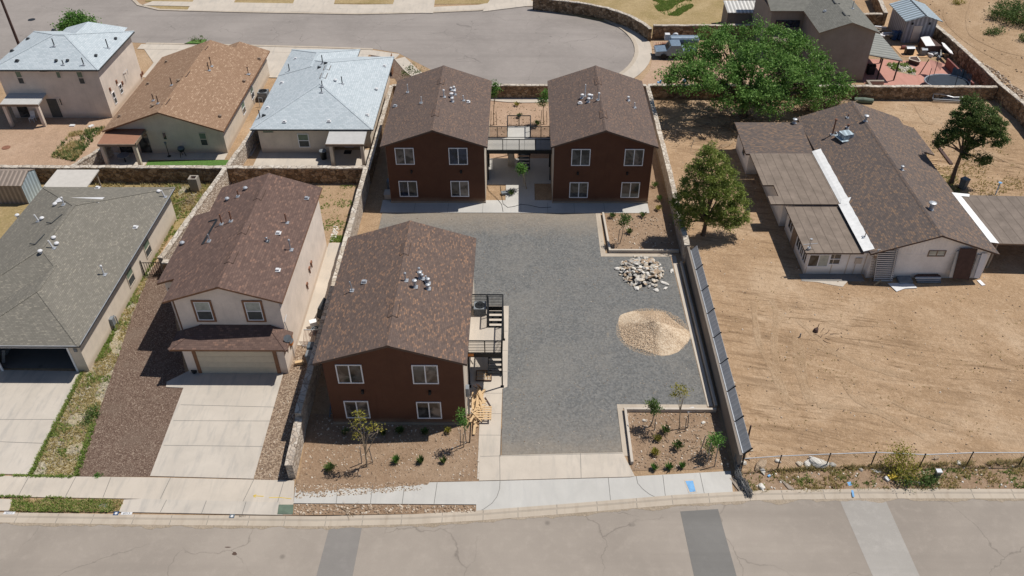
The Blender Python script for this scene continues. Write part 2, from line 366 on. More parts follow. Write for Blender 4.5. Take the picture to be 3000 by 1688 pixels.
M['stonewall'] = stone_wall('brown_rubble_stone', (.13, .085, .05), (.27, .18, .11), (.42, .31, .21), (.11, .085, .065))
M['stonewall_pale'] = stone_wall('pale_rubble_stone', (.36, .29, .23), (.50, .43, .36), (.62, .55, .47), (.34, .28, .23), 3.4)
M['cap'] = stone_wall('stone_wall_top', (.42, .36, .29), (.52, .46, .39), (.60, .55, .48), (.27, .22, .18), 1.9)
M['block_grey'] = stucco('grey_plastered_block', (.31, .275, .235))
M['panel'] = corrugated('grey_sheet_metal', (.33, .335, .35), 16, 'u', .7, 0, .05)
M['shed_tan'] = corrugated('tan_ribbed_metal', (.36, .29, .24), 16, 'u', .55, .1)
M['shed_blue'] = corrugated('pale_blue_ribbed_metal', (.46, .56, .62), 14, 'u', .5, .1)
M['shed_roof'] = corrugated('pale_blue_metal_roof', (.48, .57, .63), 11, 'u', .45, .2, .5)
M['shed_wall'] = corrugated('grey_blue_board_wall', (.40, .41, .46), 13, 'u', .7, 0, .35)
M['white_corr'] = corrugated('white_corrugated_roof', (.72, .71, .68), 14, 'u', .5, .1, .4)
M['patio_metal'] = corrugated('grey_ribbed_patio_roof', (.27, .275, .25), 9, 'v', .6, .1, .3)
M['patio_white'] = plain('off_white_patio_roof', (.52, .49, .45), .7, 0, .08)
M['patio_blue'] = plain('pale_flat_patio_roof', (.47, .465, .455), .7, 0, .08)
M['patio_tan'] = plain('terracotta_patio_roof', (.30, .155, .10), .8, 0, .12)
M['rolled'] = rolled('dusty_roll_roofing', (.21, .17, .14), (.05, .04, .034), .72)
M['rolled2'] = rolled('grey_brown_roll_roofing', (.20, .165, .14), (.06, .048, .04), .8)
M['white_coat'] = plain('white_sealant_strip', (.80, .80, .79), .7, 0, .12)
M['red_patio'] = concrete('red_painted_concrete', (.50, .26, .21), (.40, .20, .16))
M['red_brick'] = plain('dark_red_paint', (.22, .085, .075), .8)
M['orange_floor'] = concrete('orange_patio_floor', (.58, .36, .20), (.48, .29, .17))
M['plastic_black'] = plain('black_plastic', (.02, .022, .025), .45)
M['plastic_blue'] = plain('blue_grey_plastic', (.10, .125, .15), .45)
M['plastic_grey'] = plain('grey_plastic', (.20, .22, .24), .5)
M['wood'] = islands('fresh_sawn_timber', [(0, (.42, .27, .14)), (.5, (.56, .39, .22)), (1, (.66, .50, .32))])
M['wood_dk'] = plain('dark_brown_wood', (.085, .05, .042), .75)
M['wood_grey'] = islands('weathered_timber', [(0, (.20, .16, .13)), (1, (.40, .34, .28))])
M['rock'] = islands('pale_limestone_rubble', [(0, (.24, .20, .16)), (.25, (.42, .37, .31)), (.6, (.56, .52, .46)), (1, (.40, .27, .16))])
M['rock_white'] = islands('white_stones', [(0, (.5, .45, .38)), (1, (.78, .74, .68))])
M['pebble'] = islands('tan_pebbles', [(0, (.22, .15, .10)), (.6, (.42, .32, .23)), (1, (.68, .60, .50))])
M['gravelpile'] = islands('tan_crushed_gravel', [(0, (.52, .39, .27)), (.5, (.62, .48, .34)), (1, (.71, .575, .43))])
M['gravelheap'] = gravelm('tan_gravel_heap', [(0, (.44, .33, .23)), (.5, (.56, .44, .315)), (1, (.64, .525, .395))], 9)
M['wire'] = plain('grey_wire', (.22, .22, .22), .5, .5)
M['yellow'] = plain('yellow_paint', (.62, .44, .06), .7)
M['blue_paint'] = plain('blue_plastic_lid', (.16, .36, .62), .6)
M['blue_dark'] = plain('navy_paint', (.03, .07, .16), .6)
M['black_ink'] = plain('black_lettering', (.03, .03, .03), .7)
M['green_box'] = plain('dark_green_box', (.12, .16, .12), .6)
M['trampoline'] = plain('navy_trampoline_mat', (.025, .035, .05), .55)
M['rust_truck'] = plain('slate_blue_paint', (.20, .26, .33), .35, .2)
M['tyre'] = plain('black_rubber', (.018, .018, .018), .8)
M['orange'] = plain('orange_light', (.55, .20, .05), .5)
M['brown_soil_stain'] = plain('dark_oil_stain', (.10, .065, .05), .9)

# ------------------------------------------------------------------ mesh builder
ROOTLOC = {}
class MB:
    def __init__(s): s.v = []; s.f = []; s.mi = []
    def face(s, pts, mi=0):
        i = len(s.v); s.v += [Vector(p) for p in pts]; s.f.append(list(range(i, i+len(pts)))); s.mi.append(mi); return s
    def shell(s, verts, faces, mi=0):
        i = len(s.v); s.v += [Vector(p) for p in verts]
        for f in faces: s.f.append([i+k for k in f]); s.mi.append(mi)
        return s
    def box(s, x0, x1, y0, y1, z0, z1, mi=0):
        if x0 > x1: x0, x1 = x1, x0
        if y0 > y1: y0, y1 = y1, y0
        v = [(x, y, z) for z in (z0, z1) for y in (y0, y1) for x in (x0, x1)]
        return s.shell(v, [(0, 2, 3, 1), (4, 5, 7, 6), (0, 1, 5, 4), (2, 6, 7, 3), (0, 4, 6, 2), (1, 3, 7, 5)], mi)
    def obox(s, c, size, rz=0, tilt=None, mi=0):
        """oriented box: centre, full sizes, z rotation, optional Matrix"""
        m = Matrix.Rotation(rz, 3, 'Z')
        if tilt: m = m @ tilt
        h = [q/2 for q in size]
        v = [Vector(c)+m @ Vector((x*h[0], y*h[1], z*h[2])) for z in (-1, 1) for y in (-1, 1) for x in (-1, 1)]
        return s.shell(v, [(0, 2, 3, 1), (4, 5, 7, 6), (0, 1, 5, 4), (2, 6, 7, 3), (0, 4, 6, 2), (1, 3, 7, 5)], mi)
    def bar(s, a, b, w, h=None, mi=0):
        """rectangular bar from a to b"""
        a, b = Vector(a), Vector(b); d = (b-a); L = d.length
        if L < 1e-6: return s
        d /= L; up = Vector((0, 0, 1)) if abs(d.z) < .95 else Vector((0, 1, 0))
        x = d.cross(up).normalized(); z = x.cross(d); h = h or w
        v = [p+x*(i*w/2)+z*(j*h/2) for p in (a, b) for i, j in ((-1, -1), (1, -1), (1, 1), (-1, 1))]
        return s.shell(v, [(0, 1, 2, 3), (7, 6, 5, 4), (0, 4, 5, 1), (1, 5, 6, 2), (2, 6, 7, 3), (3, 7, 4, 0)], mi)
    def tube(s, pts, rad, n=8, mi=0, cap=True):
        """polyline tube; rad number or list"""
        pts = [Vector(p) for p in pts]; i0 = len(s.v)
        rs = rad if isinstance(rad, (list, tuple)) else [rad]*len(pts)
        x = None
        for k, p in enumerate(pts):
            d = (pts[min(k+1, len(pts)-1)]-pts[max(k-1, 0)]).normalized()
            if x is None:
                up = Vector((0, 0, 1)) if abs(d.z) < .9 else Vector((1, 0, 0)); x = d.cross(up).normalized()
            else: x = (x-d*x.dot(d)).normalized()
            y = d.cross(x)
            for q in range(n):
                a = 2*math.pi*q/n; s.v.append(p+(x*math.cos(a)+y*math.sin(a))*rs[k])
        for k in range(len(pts)-1):
            for q in range(n):
                a = i0+k*n+q; b_ = i0+k*n+(q+1) % n
                s.f.append([a, b_, b_+n, a+n]); s.mi.append(mi)
        if cap:
            s.f.append([i0+q for q in reversed(range(n))]); s.mi.append(mi)
            e = i0+(len(pts)-1)*n; s.f.append([e+q for q in range(n)]); s.mi.append(mi)
        return s
    def prism(s, poly, z0, z1, mi=0, side_mi=None):
        """poly: list of (x,y) counter-clockwise or not"""
        n = len(poly); a = sum(poly[i][0]*poly[(i+1) % n][1]-poly[(i+1) % n][0]*poly[i][1] for i in range(n))
        if a < 0: poly = poly[::-1]
        i = len(s.v); s.v += [Vector((p[0], p[1], z0)) for p in poly]+[Vector((p[0], p[1], z1)) for p in poly]
        s.f.append([i+n+k for k in range(n)]); s.mi.append(mi)
        s.f.append([i+k for k in reversed(range(n))]); s.mi.append(mi if side_mi is None else side_mi)
        for k in range(n):
            j = (k+1) % n; s.f.append([i+k, i+j, i+n+j, i+n+k]); s.mi.append(mi if side_mi is None else side_mi)
        return s
    def extr(s, prof, axis, a, b, mi=0, mis=None):
        """profile in (u,z) extruded along axis 'x' or 'y' from a to b"""
        n = len(prof); P = (lambda u, z, t: (u, t, z)) if axis == 'y' else (lambda u, z, t: (t, u, z))
        i = len(s.v); s.v += [Vector(P(u, z, a)) for u, z in prof]+[Vector(P(u, z, b)) for u, z in prof]
        s.f.append([i+k for k in range(n)]); s.mi.append(mi if mis is None else mis[-1])
        s.f.append([i+n+k for k in reversed(range(n))]); s.mi.append(mi if mis is None else mis[-1])
        for k in range(n):
            j = (k+1) % n; s.f.append([i+k, i+n+k, i+n+j, i+j]); s.mi.append(mi if mis is None else mis[k])
        return s
    def build(s, name, mats, parent=None, smooth=False, recalc=True):
        if not isinstance(mats, (list, tuple)): mats = [mats]
        off = ROOTLOC.get(parent.name, Vector((0, 0, 0))) if parent else Vector((0, 0, 0))
        me = bpy.data.meshes.new(name)
        me.from_pydata([tuple(p-off) for p in s.v], [], s.f)
        for m in mats: me.materials.append(m)
        me.polygons.foreach_set('material_index', s.mi)
        if recalc:
            bm = bmesh.new(); bm.from_mesh(me); bmesh.ops.recalc_face_normals(bm, faces=bm.faces); bm.to_mesh(me); bm.free()
        uv = me.uv_layers.new(name='UVMap'); vs = me.vertices; ud = uv.data
        for p in me.polygons:
            n = p.normal
            if abs(n.z) > .985: tx, ty = Vector((1, 0, 0)), Vector((0, 1, 0))
            else:
                tx = Vector((0, 0, 1)).cross(n).normalized(); ty = n.cross(tx)
            for li in p.loop_indices:
                c = vs[me.loops[li].vertex_index].co+off; ud[li].uv = (c.dot(tx), c.dot(ty))
        if smooth: me.polygons.foreach_set('use_smooth', [True]*len(me.polygons))
        me.update()
        o = bpy.data.objects.new(name, me); COL.objects.link(o)
        if parent:
            o.parent = parent; ROOTLOC[o.name] = off
        return o
def fast(name, verts, faces, mats, parent=None, mi=None):
    """big foliage meshes"""
    if not isinstance(mats, (list, tuple)): mats = [mats]
    off = ROOTLOC.get(parent.name, Vector((0, 0, 0))) if parent else Vector((0, 0, 0))
    me = bpy.data.meshes.new(name); me.from_pydata([(v[0]-off.x, v[1]-off.y, v[2]-off.z) for v in verts], [], faces)
    for m in mats: me.materials.append(m)
    if mi: me.polygons.foreach_set('material_index', mi)
    me.update(); o = bpy.data.objects.new(name, me); COL.objects.link(o)
    if parent: o.parent = parent; ROOTLOC[o.name] = off
    return o
def thing(name, label, cat, loc, group=None):
    o = bpy.data.objects.new(name, None); COL.objects.link(o); o.empty_display_size = .3
    o.location = loc; ROOTLOC[o.name] = Vector(loc); o['label'] = label; o['category'] = cat
    if group: o['group'] = group
    return o
def tag(o, label, cat, group=None):
    o['label'] = label; o['category'] = cat
    if group: o['group'] = group
    return o
def struct(o): o['kind'] = 'structure'; return o
def stuff(o, label=None, cat=None):
    o['kind'] = 'stuff'
    if label: o['label'] = label; o['category'] = cat
    return o
def recenter(o):
    """put a one-mesh thing's origin at its base"""
    me = o.data; xs = [v.co for v in me.vertices]
    c = Vector((sum(v.x for v in xs)/len(xs), sum(v.y for v in xs)/len(xs), min(v.z for v in xs)))
    me.transform(Matrix.Translation(-c)); o.location = c; return o
def sheet(name, poly, z, m, thick=0):
    b = MB(); pts = [(p[0], p[1]) for p in poly]
    if thick: b.prism(pts, z-thick, z)
    else: b.face([(x, y, z) for x, y in pts])
    o = b.build(name, m)
    if not thick and o.data.polygons[0].normal.z < 0: o.data.flip_normals()
    return struct(o)
A = lambda *pts: [tuple(at(p)[:2]) for p in pts]

# ================================================================== ground and pavings
GZ = 0.
g = MB(); g.face([(-450, -120, 0), (450, -120, 0), (450, 700, 0), (-450, 700, 0)]); struct(g.build('ground', M['dirt']))
# front road with kerb
kb = [(-70, 28.05), (-29.5, 28.0), (-20, 27.9), (-11.4, 27.87), (-6, 28.05), (-2.44, 28.32), (3, 28.85), (9, 29.48), (14, 29.85), (20, 30.0), (29.2, 30.05), (75, 30.4)]
sheet('road', [(-70, 5), (75, 5)]+kb[::-1], .006, M['asphalt'])
def strip(name, line, prof, m):
    b = MB(); n = len(prof); i0 = 0
    for k, (x, y) in enumerate(line):
        for d, z in prof: b.v.append(Vector((x, y+d, z)))
    for k in range(len(line)-1):
        for q in range(n-1):
            a = k*n+q; b.f.append([a, a+n, a+n+1, a+1]); b.mi.append(0)
    o = b.build(name, m); return struct(o)
strip('kerb', kb, [(0, .0), (0, .014), (.32, .026), (.42, .085), (.62, .09), (.62, 0)], M['kerb'])
# expansion joints of the kerb
jb = MB()
for i in range(-14, 16):
    x = i*2.2+R(-.15, .15)
    for k in range(len(kb)-1):
        if kb[k][0] <= x < kb[k+1][0]:
            f = (x-kb[k][0])/(kb[k+1][0]-kb[k][0]); y = kb[k][1]+f*(kb[k+1][1]-kb[k][1])
            jb.face([(x-.012, y, .019), (x+.012, y, .019), (x+.012, y+.32, .031), (x-.012, y+.32, .031)])
            jb.face([(x-.012, y+.42, .0905), (x+.012, y+.42, .0905), (x+.012, y+.62, .0945), (x-.012, y+.62, .0945)])
struct(jb.build('kerb_joints', M['asphalt_dark']))
def patch(px, m, z=.011):
    a, b_, c, d = A(*px); e = lambda p, q: (p[0]+(q[0]-p[0])*3.6, p[1]+(q[1]-p[1])*3.6)   # runs right across the street
    return sheet('road_patch', [a, b_, e(b_, c), e(a, d)], z, m)
patch([(828, 1329), (911, 1326), (885, 1460), (793, 1460)], M['asphalt_patch'])
patch([(1711, 1287), (1806, 1281), (1856, 1460), (1748, 1460)], M['asphalt_dark'])
patch([(2112, 1258), (2226, 1256), (2318, 1460), (2200, 1460)], M['asphalt_light'])
sb = [A(*[(590+6*math.cos(a)*(1+.25*math.sin(3*a)), 1393+4.5*math.sin(a)) for a in [k*.5 for k in range(12)]]), A(*[(573+8*math.cos(a), 1377+1.3*math.sin(a)) for a in [k*.7 for k in range(9)]])]
for p in sb: sheet('oil_stain', p, .0125, M['brown_soil_stain'])
# pavement (sidewalk) of the front street
SW = .075
sheet('sidewalk', A((-160, 1196), (0, 1199), (380, 1203), (741, 1211), (739, 1268), (360, 1257), (0, 1251), (-160, 1247)), SW, M['concrete'], .07)
sheet('sidewalk', A((739, 1268), (744, 1222), (1205, 1213), (1205, 1294), (1198, 1294), (1198, 1271)), SW, M['concrete_new'], .07)
sheet('sidewalk', A((1205, 1213), (1585, 1203), (1600, 1200), (1838, 1187), (1843, 1242), (1560, 1267), (1205, 1290)), SW+.002, M['concrete_new'], .07)
# driveways
sheet('driveway', A((-200, 1190), (72, 1195), (205, 936), (-120, 930)), .06, M['concrete_drive'], .06)
sheet('driveway', A((378, 1199), (638, 1206), (716, 930), (485, 930), (420, 962), (418, 975), (462, 977)), .06, M['concrete_drive'], .06)
sheet('driveway', A((360, 1257), (704, 1266), (712, 1298), (300, 1290), (313, 1259)), .082, M['concrete_drive'], .07)
sheet('driveway', A((704, 1265), (739, 1268), (736, 1280), (736, 1297), (712, 1297)), .085, M['concrete'], .07)
sheet('driveway', A((1261, 1147), (1566, 1140), (1597, 1200), (1585, 1201), (1205, 1211), (1208, 1147)), .062, M['concrete'], .06)
sheet('driveway', A((-170, 1252), (0, 1257), (32, 1258), (24, 1287), (-170, 1283)), .08, M['concrete'], .07)
# concrete joints (saw cuts)
jn = MB()
def cut(p, q, z, w=.03):
    a, b_ = at(p), at(q); d = (b_-a).normalized(); n = Vector((-d.y, d.x, 0))*w/2
    jn.face([(a.x-n.x, a.y-n.y, z), (b_.x-n.x, b_.y-n.y, z), (b_.x+n.x, b_.y+n.y, z), (a.x+n.x, a.y+n.y, z)])
for p, q in (((0, 1057), (138, 1057)), ((0, 1113), (108, 1117)), ((437, 1060), (680, 1061)), ((412, 1122), (660, 1125)), ((455, 1020), (694, 1026)),
             ((-60, 960), (-150, 1190))): cut(p, q, .065)
for p, q in (((74, 1201), (46, 1252)), ((192, 1201), (165, 1253)), ((280, 1203), (260, 1254)), ((430, 1204), (404, 1257)), ((640, 1207), (612, 1264)), ((716, 1209), (699, 1266)),
             ((1018, 1222), (1012, 1270)), ((938, 1222), (932, 1270)), ((851, 1224), (846, 1269)), ((1100, 1216), (1092, 1271)), ((1530, 1204), (1536, 1265)), ((1667, 1197), (1674, 1255)), ((1760, 1192), (1772, 1247))): cut(p, q, SW+.0065)
for p, q in (((520, 1262), (508, 1294)), ((620, 1264), (610, 1296)), ((420, 1260), (404, 1291))): cut(p, q, .0865)
for p, q in (((1257, 1146), (1258, 1212)), ((1460, 1142), (1462, 1207)), ((1208, 1150), (1566, 1142)), ((1259, 1150), (1262, 1080))): cut(p, q, .0665, .025)
cp = [(1258, 1212), (1257, 1232), (1250, 1252), (1238, 1268), (1220, 1281), (1208, 1288)]
for a, b_ in zip(cp, cp[1:]): cut(a, b_, SW+.0085)
cp = [(1600, 1200), (1604, 1218), (1616, 1232), (1634, 1246), (1655, 1256)]
for a, b_ in zip(cp, cp[1:]): cut(a, b_, SW+.0085)
struct(jn.build('pavement_joints', M['asphalt_dark']))
# yards
sheet('gravel_bed', A((185, 1199), (378, 1200), (470, 958), (440, 800), (470, 560), (380, 680), (330, 800), (262, 1000)), .012, M['gravel_red'])
sheet('gravel_bed', A((72, 1196), (185, 1199), (262, 1000), (330, 800), (380, 680), (440, 560), (530, 440), (445, 465), (455, 520), (205, 938)), .016, M['gravel_grey'])
sheet('gravel_bed', A((610, 1206), (741, 1211), (775, 1010), (800, 905), (765, 870), (730, 870), (690, 950)), .012, M['gravel_tan'])
sheet('path', A((735, 870), (800, 870), (866, 612), (828, 612)), .05, M['concrete'], .05)
sheet('planting_bed', A((750, 1214), (1205, 1212), (1208, 1078), (780, 1040)), .03, M['dirt_bed'])
sheet('verge', A((739, 1270), (1198, 1273), (1198, 1293), (712, 1299)), .07, M['dirt_bed'])
sheet('verge', A((32, 1259), (312, 1259), (300, 1290), (24, 1288)), .06, M['dry_lawn'])
sheet('verge', A((1845, 1190), (2575, 1168), (2900, 1160), (2900, 1230), (2575, 1232), (1850, 1243)), .02, M['dirt_bed'])
sheet('yard_ground', A((905, 470), (565, 470), (540, 560), (820, 620), (880, 620)), .012, M['dirt'])
sheet('yard_ground', A((-200, 450), (555, 460), (440, 600), (-200, 620)), .008, M['dry_lawn'])
sheet('yard_ground', [(-62, 65.2), (-38.5, 65.2), (-39, 76.6), (-62, 78)], .01, M['dirt_pink'])
lot = [(13.25, 31.0), (13.2, 80.7), (49, 80.7), (48, 72), (47, 60), (75, 50), (75, 31)]
sheet('lot_ground', lot, .008, M['dirt_lot'])
# paved parking court with edging
court = [(-1.13, 33.05), (6.25, 33.2), (6.25, 36.9), (12.1, 36.9), (11.95, 53.6), (6.65, 53.7), (6.7, 59.4), (-11.9, 59.4), (-11.9, 47.0), (-.9, 47.0), (-.9, 38.8), (-1.18, 38.7)]
sheet('parking_court', court, .024, M['pavers'])
def band(name, line, w, z, m, th=.05):
    b = MB()
    for (x0, y0), (x1, y1) in zip(line, line[1:]):
        d = Vector((x1-x0, y1-y0, 0)).normalized()*w/2
        b.bar((x0-d.x, y0-d.y, z-th/2), (x1+d.x, y1+d.y, z-th/2), w, th); z += .004
    return b
struct(band('c', [(6.45, 33.2), (6.45, 37.1), (11.9, 37.1)], .36, .034, M['concrete']).build('paver_border', M['kerb']))
struct(band('c', [(6.6, 59.2), (6.6, 53.45), (12.0, 53.45)], .4, .034, M['concrete']).build('paver_border', M['kerb']))
struct(band('c', [(12.3, 37.3), (12.2, 53.2)], .34, .034, M['concrete']).build('paver_border', M['concrete']))
sheet('planting_bed', [(6.7, 31.9), (12.7, 32.1), (12.7, 36.75), (6.7, 36.75)], .02, M['dirt_bed'])
sheet('planting_bed', [(7.1, 53.7), (12.8, 53.7), (12.8, 80.6), (10.9, 80.6), (10.9, 59.3), (7.1, 59.3)], .02, M['dirt_bed'])
sheet('planting_bed', [(-13.5, 47.7), (-12.0, 47.7), (-12.0, 61), (-11.3, 61), (-11.3, 80.6), (-13.5, 80.6)], .018, M['dirt'])
def kerbline(label, pts, h=.28, w=.16):
    b = MB()
    for (x0, y0), (x1, y1) in zip(pts, pts[1:]): 
        d = Vector((x1-x0, y1-y0, 0)).normalized()*w/2
        b.bar((x0+d.x, y0+d.y, h/2), (x1+d.x*.9, y1+d.y*.9, h/2), w, h); h += .006
    return tag(recenter(b.build('bed_wall', M['concrete'])), label, 'low wall', 'low concrete walls edging the beds')
kerbline('low concrete wall edging the front corner planting bed by the driveway', [(6.75, 32.3), (6.75, 36.7), (12.5, 36.7)])
kerbline('low concrete wall edging the bed behind the rock pile', [(7.0, 59.3), (7.15, 53.85), (12.6, 53.85)])
# walks round the brown buildings
sheet('walkway', [(-12.1, 59.45), (11.0, 59.45), (11.0, 61.4), (1.2, 61.4), (1.2, 64.2), (2.8, 64.2), (2.8, 68.6), (-3.2, 68.6), (-3.2, 64), (-1.35, 64), (-1.35, 61.4), (-12.1, 61.4)], .05, M['concrete_new'], .05)
sheet('planting_bed', [(-1.33, 61.42), (1.18, 61.42), (1.18, 64.2), (-1.33, 64.0)], .045, M['dirt_pink'])
sheet('yard_ground', [(-3.4, 68.6), (2.9, 68.6), (2.9, 80.8), (-3.4, 80.8)], .02, M['dirt_pink'])
sheet('walkway', [(-3.5, 36.4), (-2.6, 36.4), (-2.55, 31.2), (-1.25, 31.2), (-1.2, 38.6), (-.87, 38.8), (-.88, 47.1), (-3.5, 47.1)], .052, M['concrete'], .05)
jn = MB()
for y in (34.6, 36.4, 38.2, 40.2, 42.3, 44.3): jn.box(-2.6, -1.2 if y < 38.8 else -.9, y-.012, y+.012, .045, .0545)
for x in (-9.2, -6.3, -3.3, 0., 2.3, 4.6, 7.2): jn.box(x-.012, x+.012, 59.46, 60.95, .045, .0525)
struct(jn.build('walkway_joints', M['asphalt_dark']))

# ------------------------------------------------------------------ north street and cul-de-sac
cul = []
for k in range(41):
    a = math.radians(118-k*6.0); cul.append((.6+12.75*math.cos(a), 94.75+12.75*math.sin(a)))
# cul from upper-left (118 deg) clockwise to lower-left
cul = [c for c in cul]
north = [(-43, 105.9), (-36, 105.4), (-21, 104.7), (-12, 105.2)]
south = [(-14.5, 92.9), (-17.5, 94.0), (-24.2, 94.6), (-36, 95.3), (-45, 95.7)]
west_n = [(-53.5, 112), (-50.6, 108.0), (-47.2, 106.2)]
road_n = west_n+north+cul+south+[(-52, 96.5), (-57, 93), (-60, 85), (-75, 78), (-110, 78), (-110, 140), (-54.5, 140)]
sheet('road', road_n, .008, M['asphalt_cul'])
def ribbon(name, line, w, z, m, th=.1, side=1):
    """kerb-like ribbon offset to one side of a polyline"""
    b = MB(); n = len(line); o = []
    for k in range(n):
        p = Vector((*line[k], 0)); d = (Vector((*line[min(k+1, n-1)], 0))-Vector((*line[max(k-1, 0)], 0))).normalized()
        o.append(p+Vector((-d.y, d.x, 0))*w*side)
    for k in range(n-1):
        a, b_, c, d = Vector((*line[k], z)), Vector((*line[k+1], z)), o[k+1]+Vector((0, 0, z)), o[k]+Vector((0, 0, z))
        lo = Vector((0, 0, -th))
        b.shell([a, b_, c, d, a+lo, b_+lo, c+lo, d+lo], [(0, 1, 2, 3), (0, 4, 5, 1), (2, 6, 7, 3)])
    return struct(b.build(name, m)), [(p.x, p.y) for p in o]
_, kn = ribbon('kerb', west_n+north+cul, .45, .10, M['kerb'], .1)
_, kn2 = ribbon('sidewalk', kn[3:], 1.55, .094, M['concrete'], .09)
_, ks = ribbon('kerb', south[::-1][:4], .4, .09, M['kerb'], .1, -1)
# far side: verge, walk and driveways
sheet('sidewalk', [(-50, 107.9), (-36, 107.2), (-21, 106.6), (-12.6, 107.0), (-12.8, 108.4), (-21, 108.1), (-36, 108.8), (-49, 109.4)], .1, M['concrete'], .09)
sheet('verge', [(-48.5, 106.75), (-36, 105.95), (-21, 105.25), (-12.3, 105.8), (-12.5, 106.9), (-21, 106.5), (-36, 107.1), (-49, 107.8)], .06, M['dry_lawn'])
for q in ((t0(1650, 0), t0(2000, 0), t0(1950, 100), t0(1590, 95)), (t1(490, -40), t1(830, -40), t1(785, 112), t1(432, 105)), (t1(1335, -40), t1(1670, -40), t1(1648, 118), t1(1285, 112)), (t2(130, -40), t2(468, -40), t2(440, 55), t2(40, 105))):
    sheet('driveway', A(*q), .106, M['concrete'], .1)
sheet('front_lawn', [(-50, 109.4), (-36, 108.8), (-12.8, 108.4), (2, 108.6), (3, 125), (-56, 125)], .04, M['dry_lawn'])
sheet('yard_ground', [(3.5, 106), (13, 101), (16, 97.8), (28, 97.6), (28, 125), (3.5, 125)], .03, M['dry_lawn'])
LG = A(t2(1470, -60), t2(1790, -60), t2(1830, 60), t2(1700, 140), t2(1560, 130), t2(1500, 60)); LC_ = (sum(q[0] for q in LG)/6, sum(q[1] for q in LG)/6)
from mathutils import noise as mn
sheet('yard_ground', [(13.3, 81.6), (30, 81.6), (30, 96.2), (15.8, 96.2), (15.2, 92), (14.4, 88), (13.0, 85)], .03, M['dirt_pink'])
# near side: aprons and driveways of the three northern houses
sheet('driveway', [(-45.5, 95.2), (-38.6, 94.9), (-38.2, 85.5), (-42.2, 86.2), (-42.2, 90)], .05, M['concrete'], .05)
sheet('sidewalk', [(-45.5, 95.3), (-36, 94.85), (-24.2, 94.15), (-17.4, 93.5), (-14.2, 92.4), (-14.6, 91), (-17.6, 92.2), (-24.4, 92.7), (-36, 93.4), (-45.5, 93.9)], .07, M['concrete'], .07)
sheet('driveway', [(-33.2, 94.6), (-25.3, 94.2), (-25.3, 87), (-27.0, 86), (-27.0, 69), (-25.6, 69), (-25.4, 86), (-33.2, 86.5)], .055, M['concrete'], .05)
sheet('driveway', [(-24.8, 94.1), (-17.8, 93.6), (-17.8, 86.9), (-24.8, 86.9)], .062, M['concrete'], .05)
sheet('gravel_bed', [(-17.5, 92.3), (-14.3, 91), (-12.2, 88.3), (-11.6, 85), (-13.3, 84), (-14, 86), (-17.5, 86)], .02, M['gravel_red'])
sheet('sidewalk', [(-13.5, 91.6), (-11.9, 88.6), (-10.3, 86.1), (-8.4, 84.2), (-9.4, 83.1), (-11.4, 85.1), (-13.2, 88), (-14.6, 90.9)], .075, M['concrete'], .07)
sheet('verge', A(t0(1560, 380), t0(1640, 345), t0(1760, 340), t0(1720, 385)), .09, M['turf'])
# backyards of the tan and pale houses
sheet('patio', [(-39, 66.2), (-35.2, 66.2), (-35.2, 68.3), (-28, 68.3), (-28, 69.6), (-39, 69.6)], .03, M['concrete'], .03)
sheet('lawn', [(-35.0, 65.0), (-27.2, 65.0), (-27.4, 68.25), (-35.1, 68.1)], .034, M['turf'])
sheet('patio', [(-25.0, 65.0), (-14.2, 65.0), (-14.2, 70.2), (-25.0, 70.2)], .03, M['concrete'], .03)
sheet('lawn', [(-24.0, 65.2), (-18.2, 65.2), (-18.2, 66.5), (-24.0, 66.5)], .038, M['turf'])
# red patio of the far right yard
sheet('patio', [(37.35, 81.4), (49.2, 81.4), (49.0, 90), (37.35, 91.5)], .04, M['red_patio'], .04)
sheet('patio', A(fp(590, 450), fp(1180, 430), fp(1450, 620), fp(1440, 720), fp(830, 700)), .046, M['orange_floor'])
sheet('rubble_bed', A(fp(460, 860), fp(900, 880), fp(1080, 1000), fp(1160, 1150), fp(900, 1100), fp(640, 1040), fp(490, 940)), .048, M['gravel_grey'])

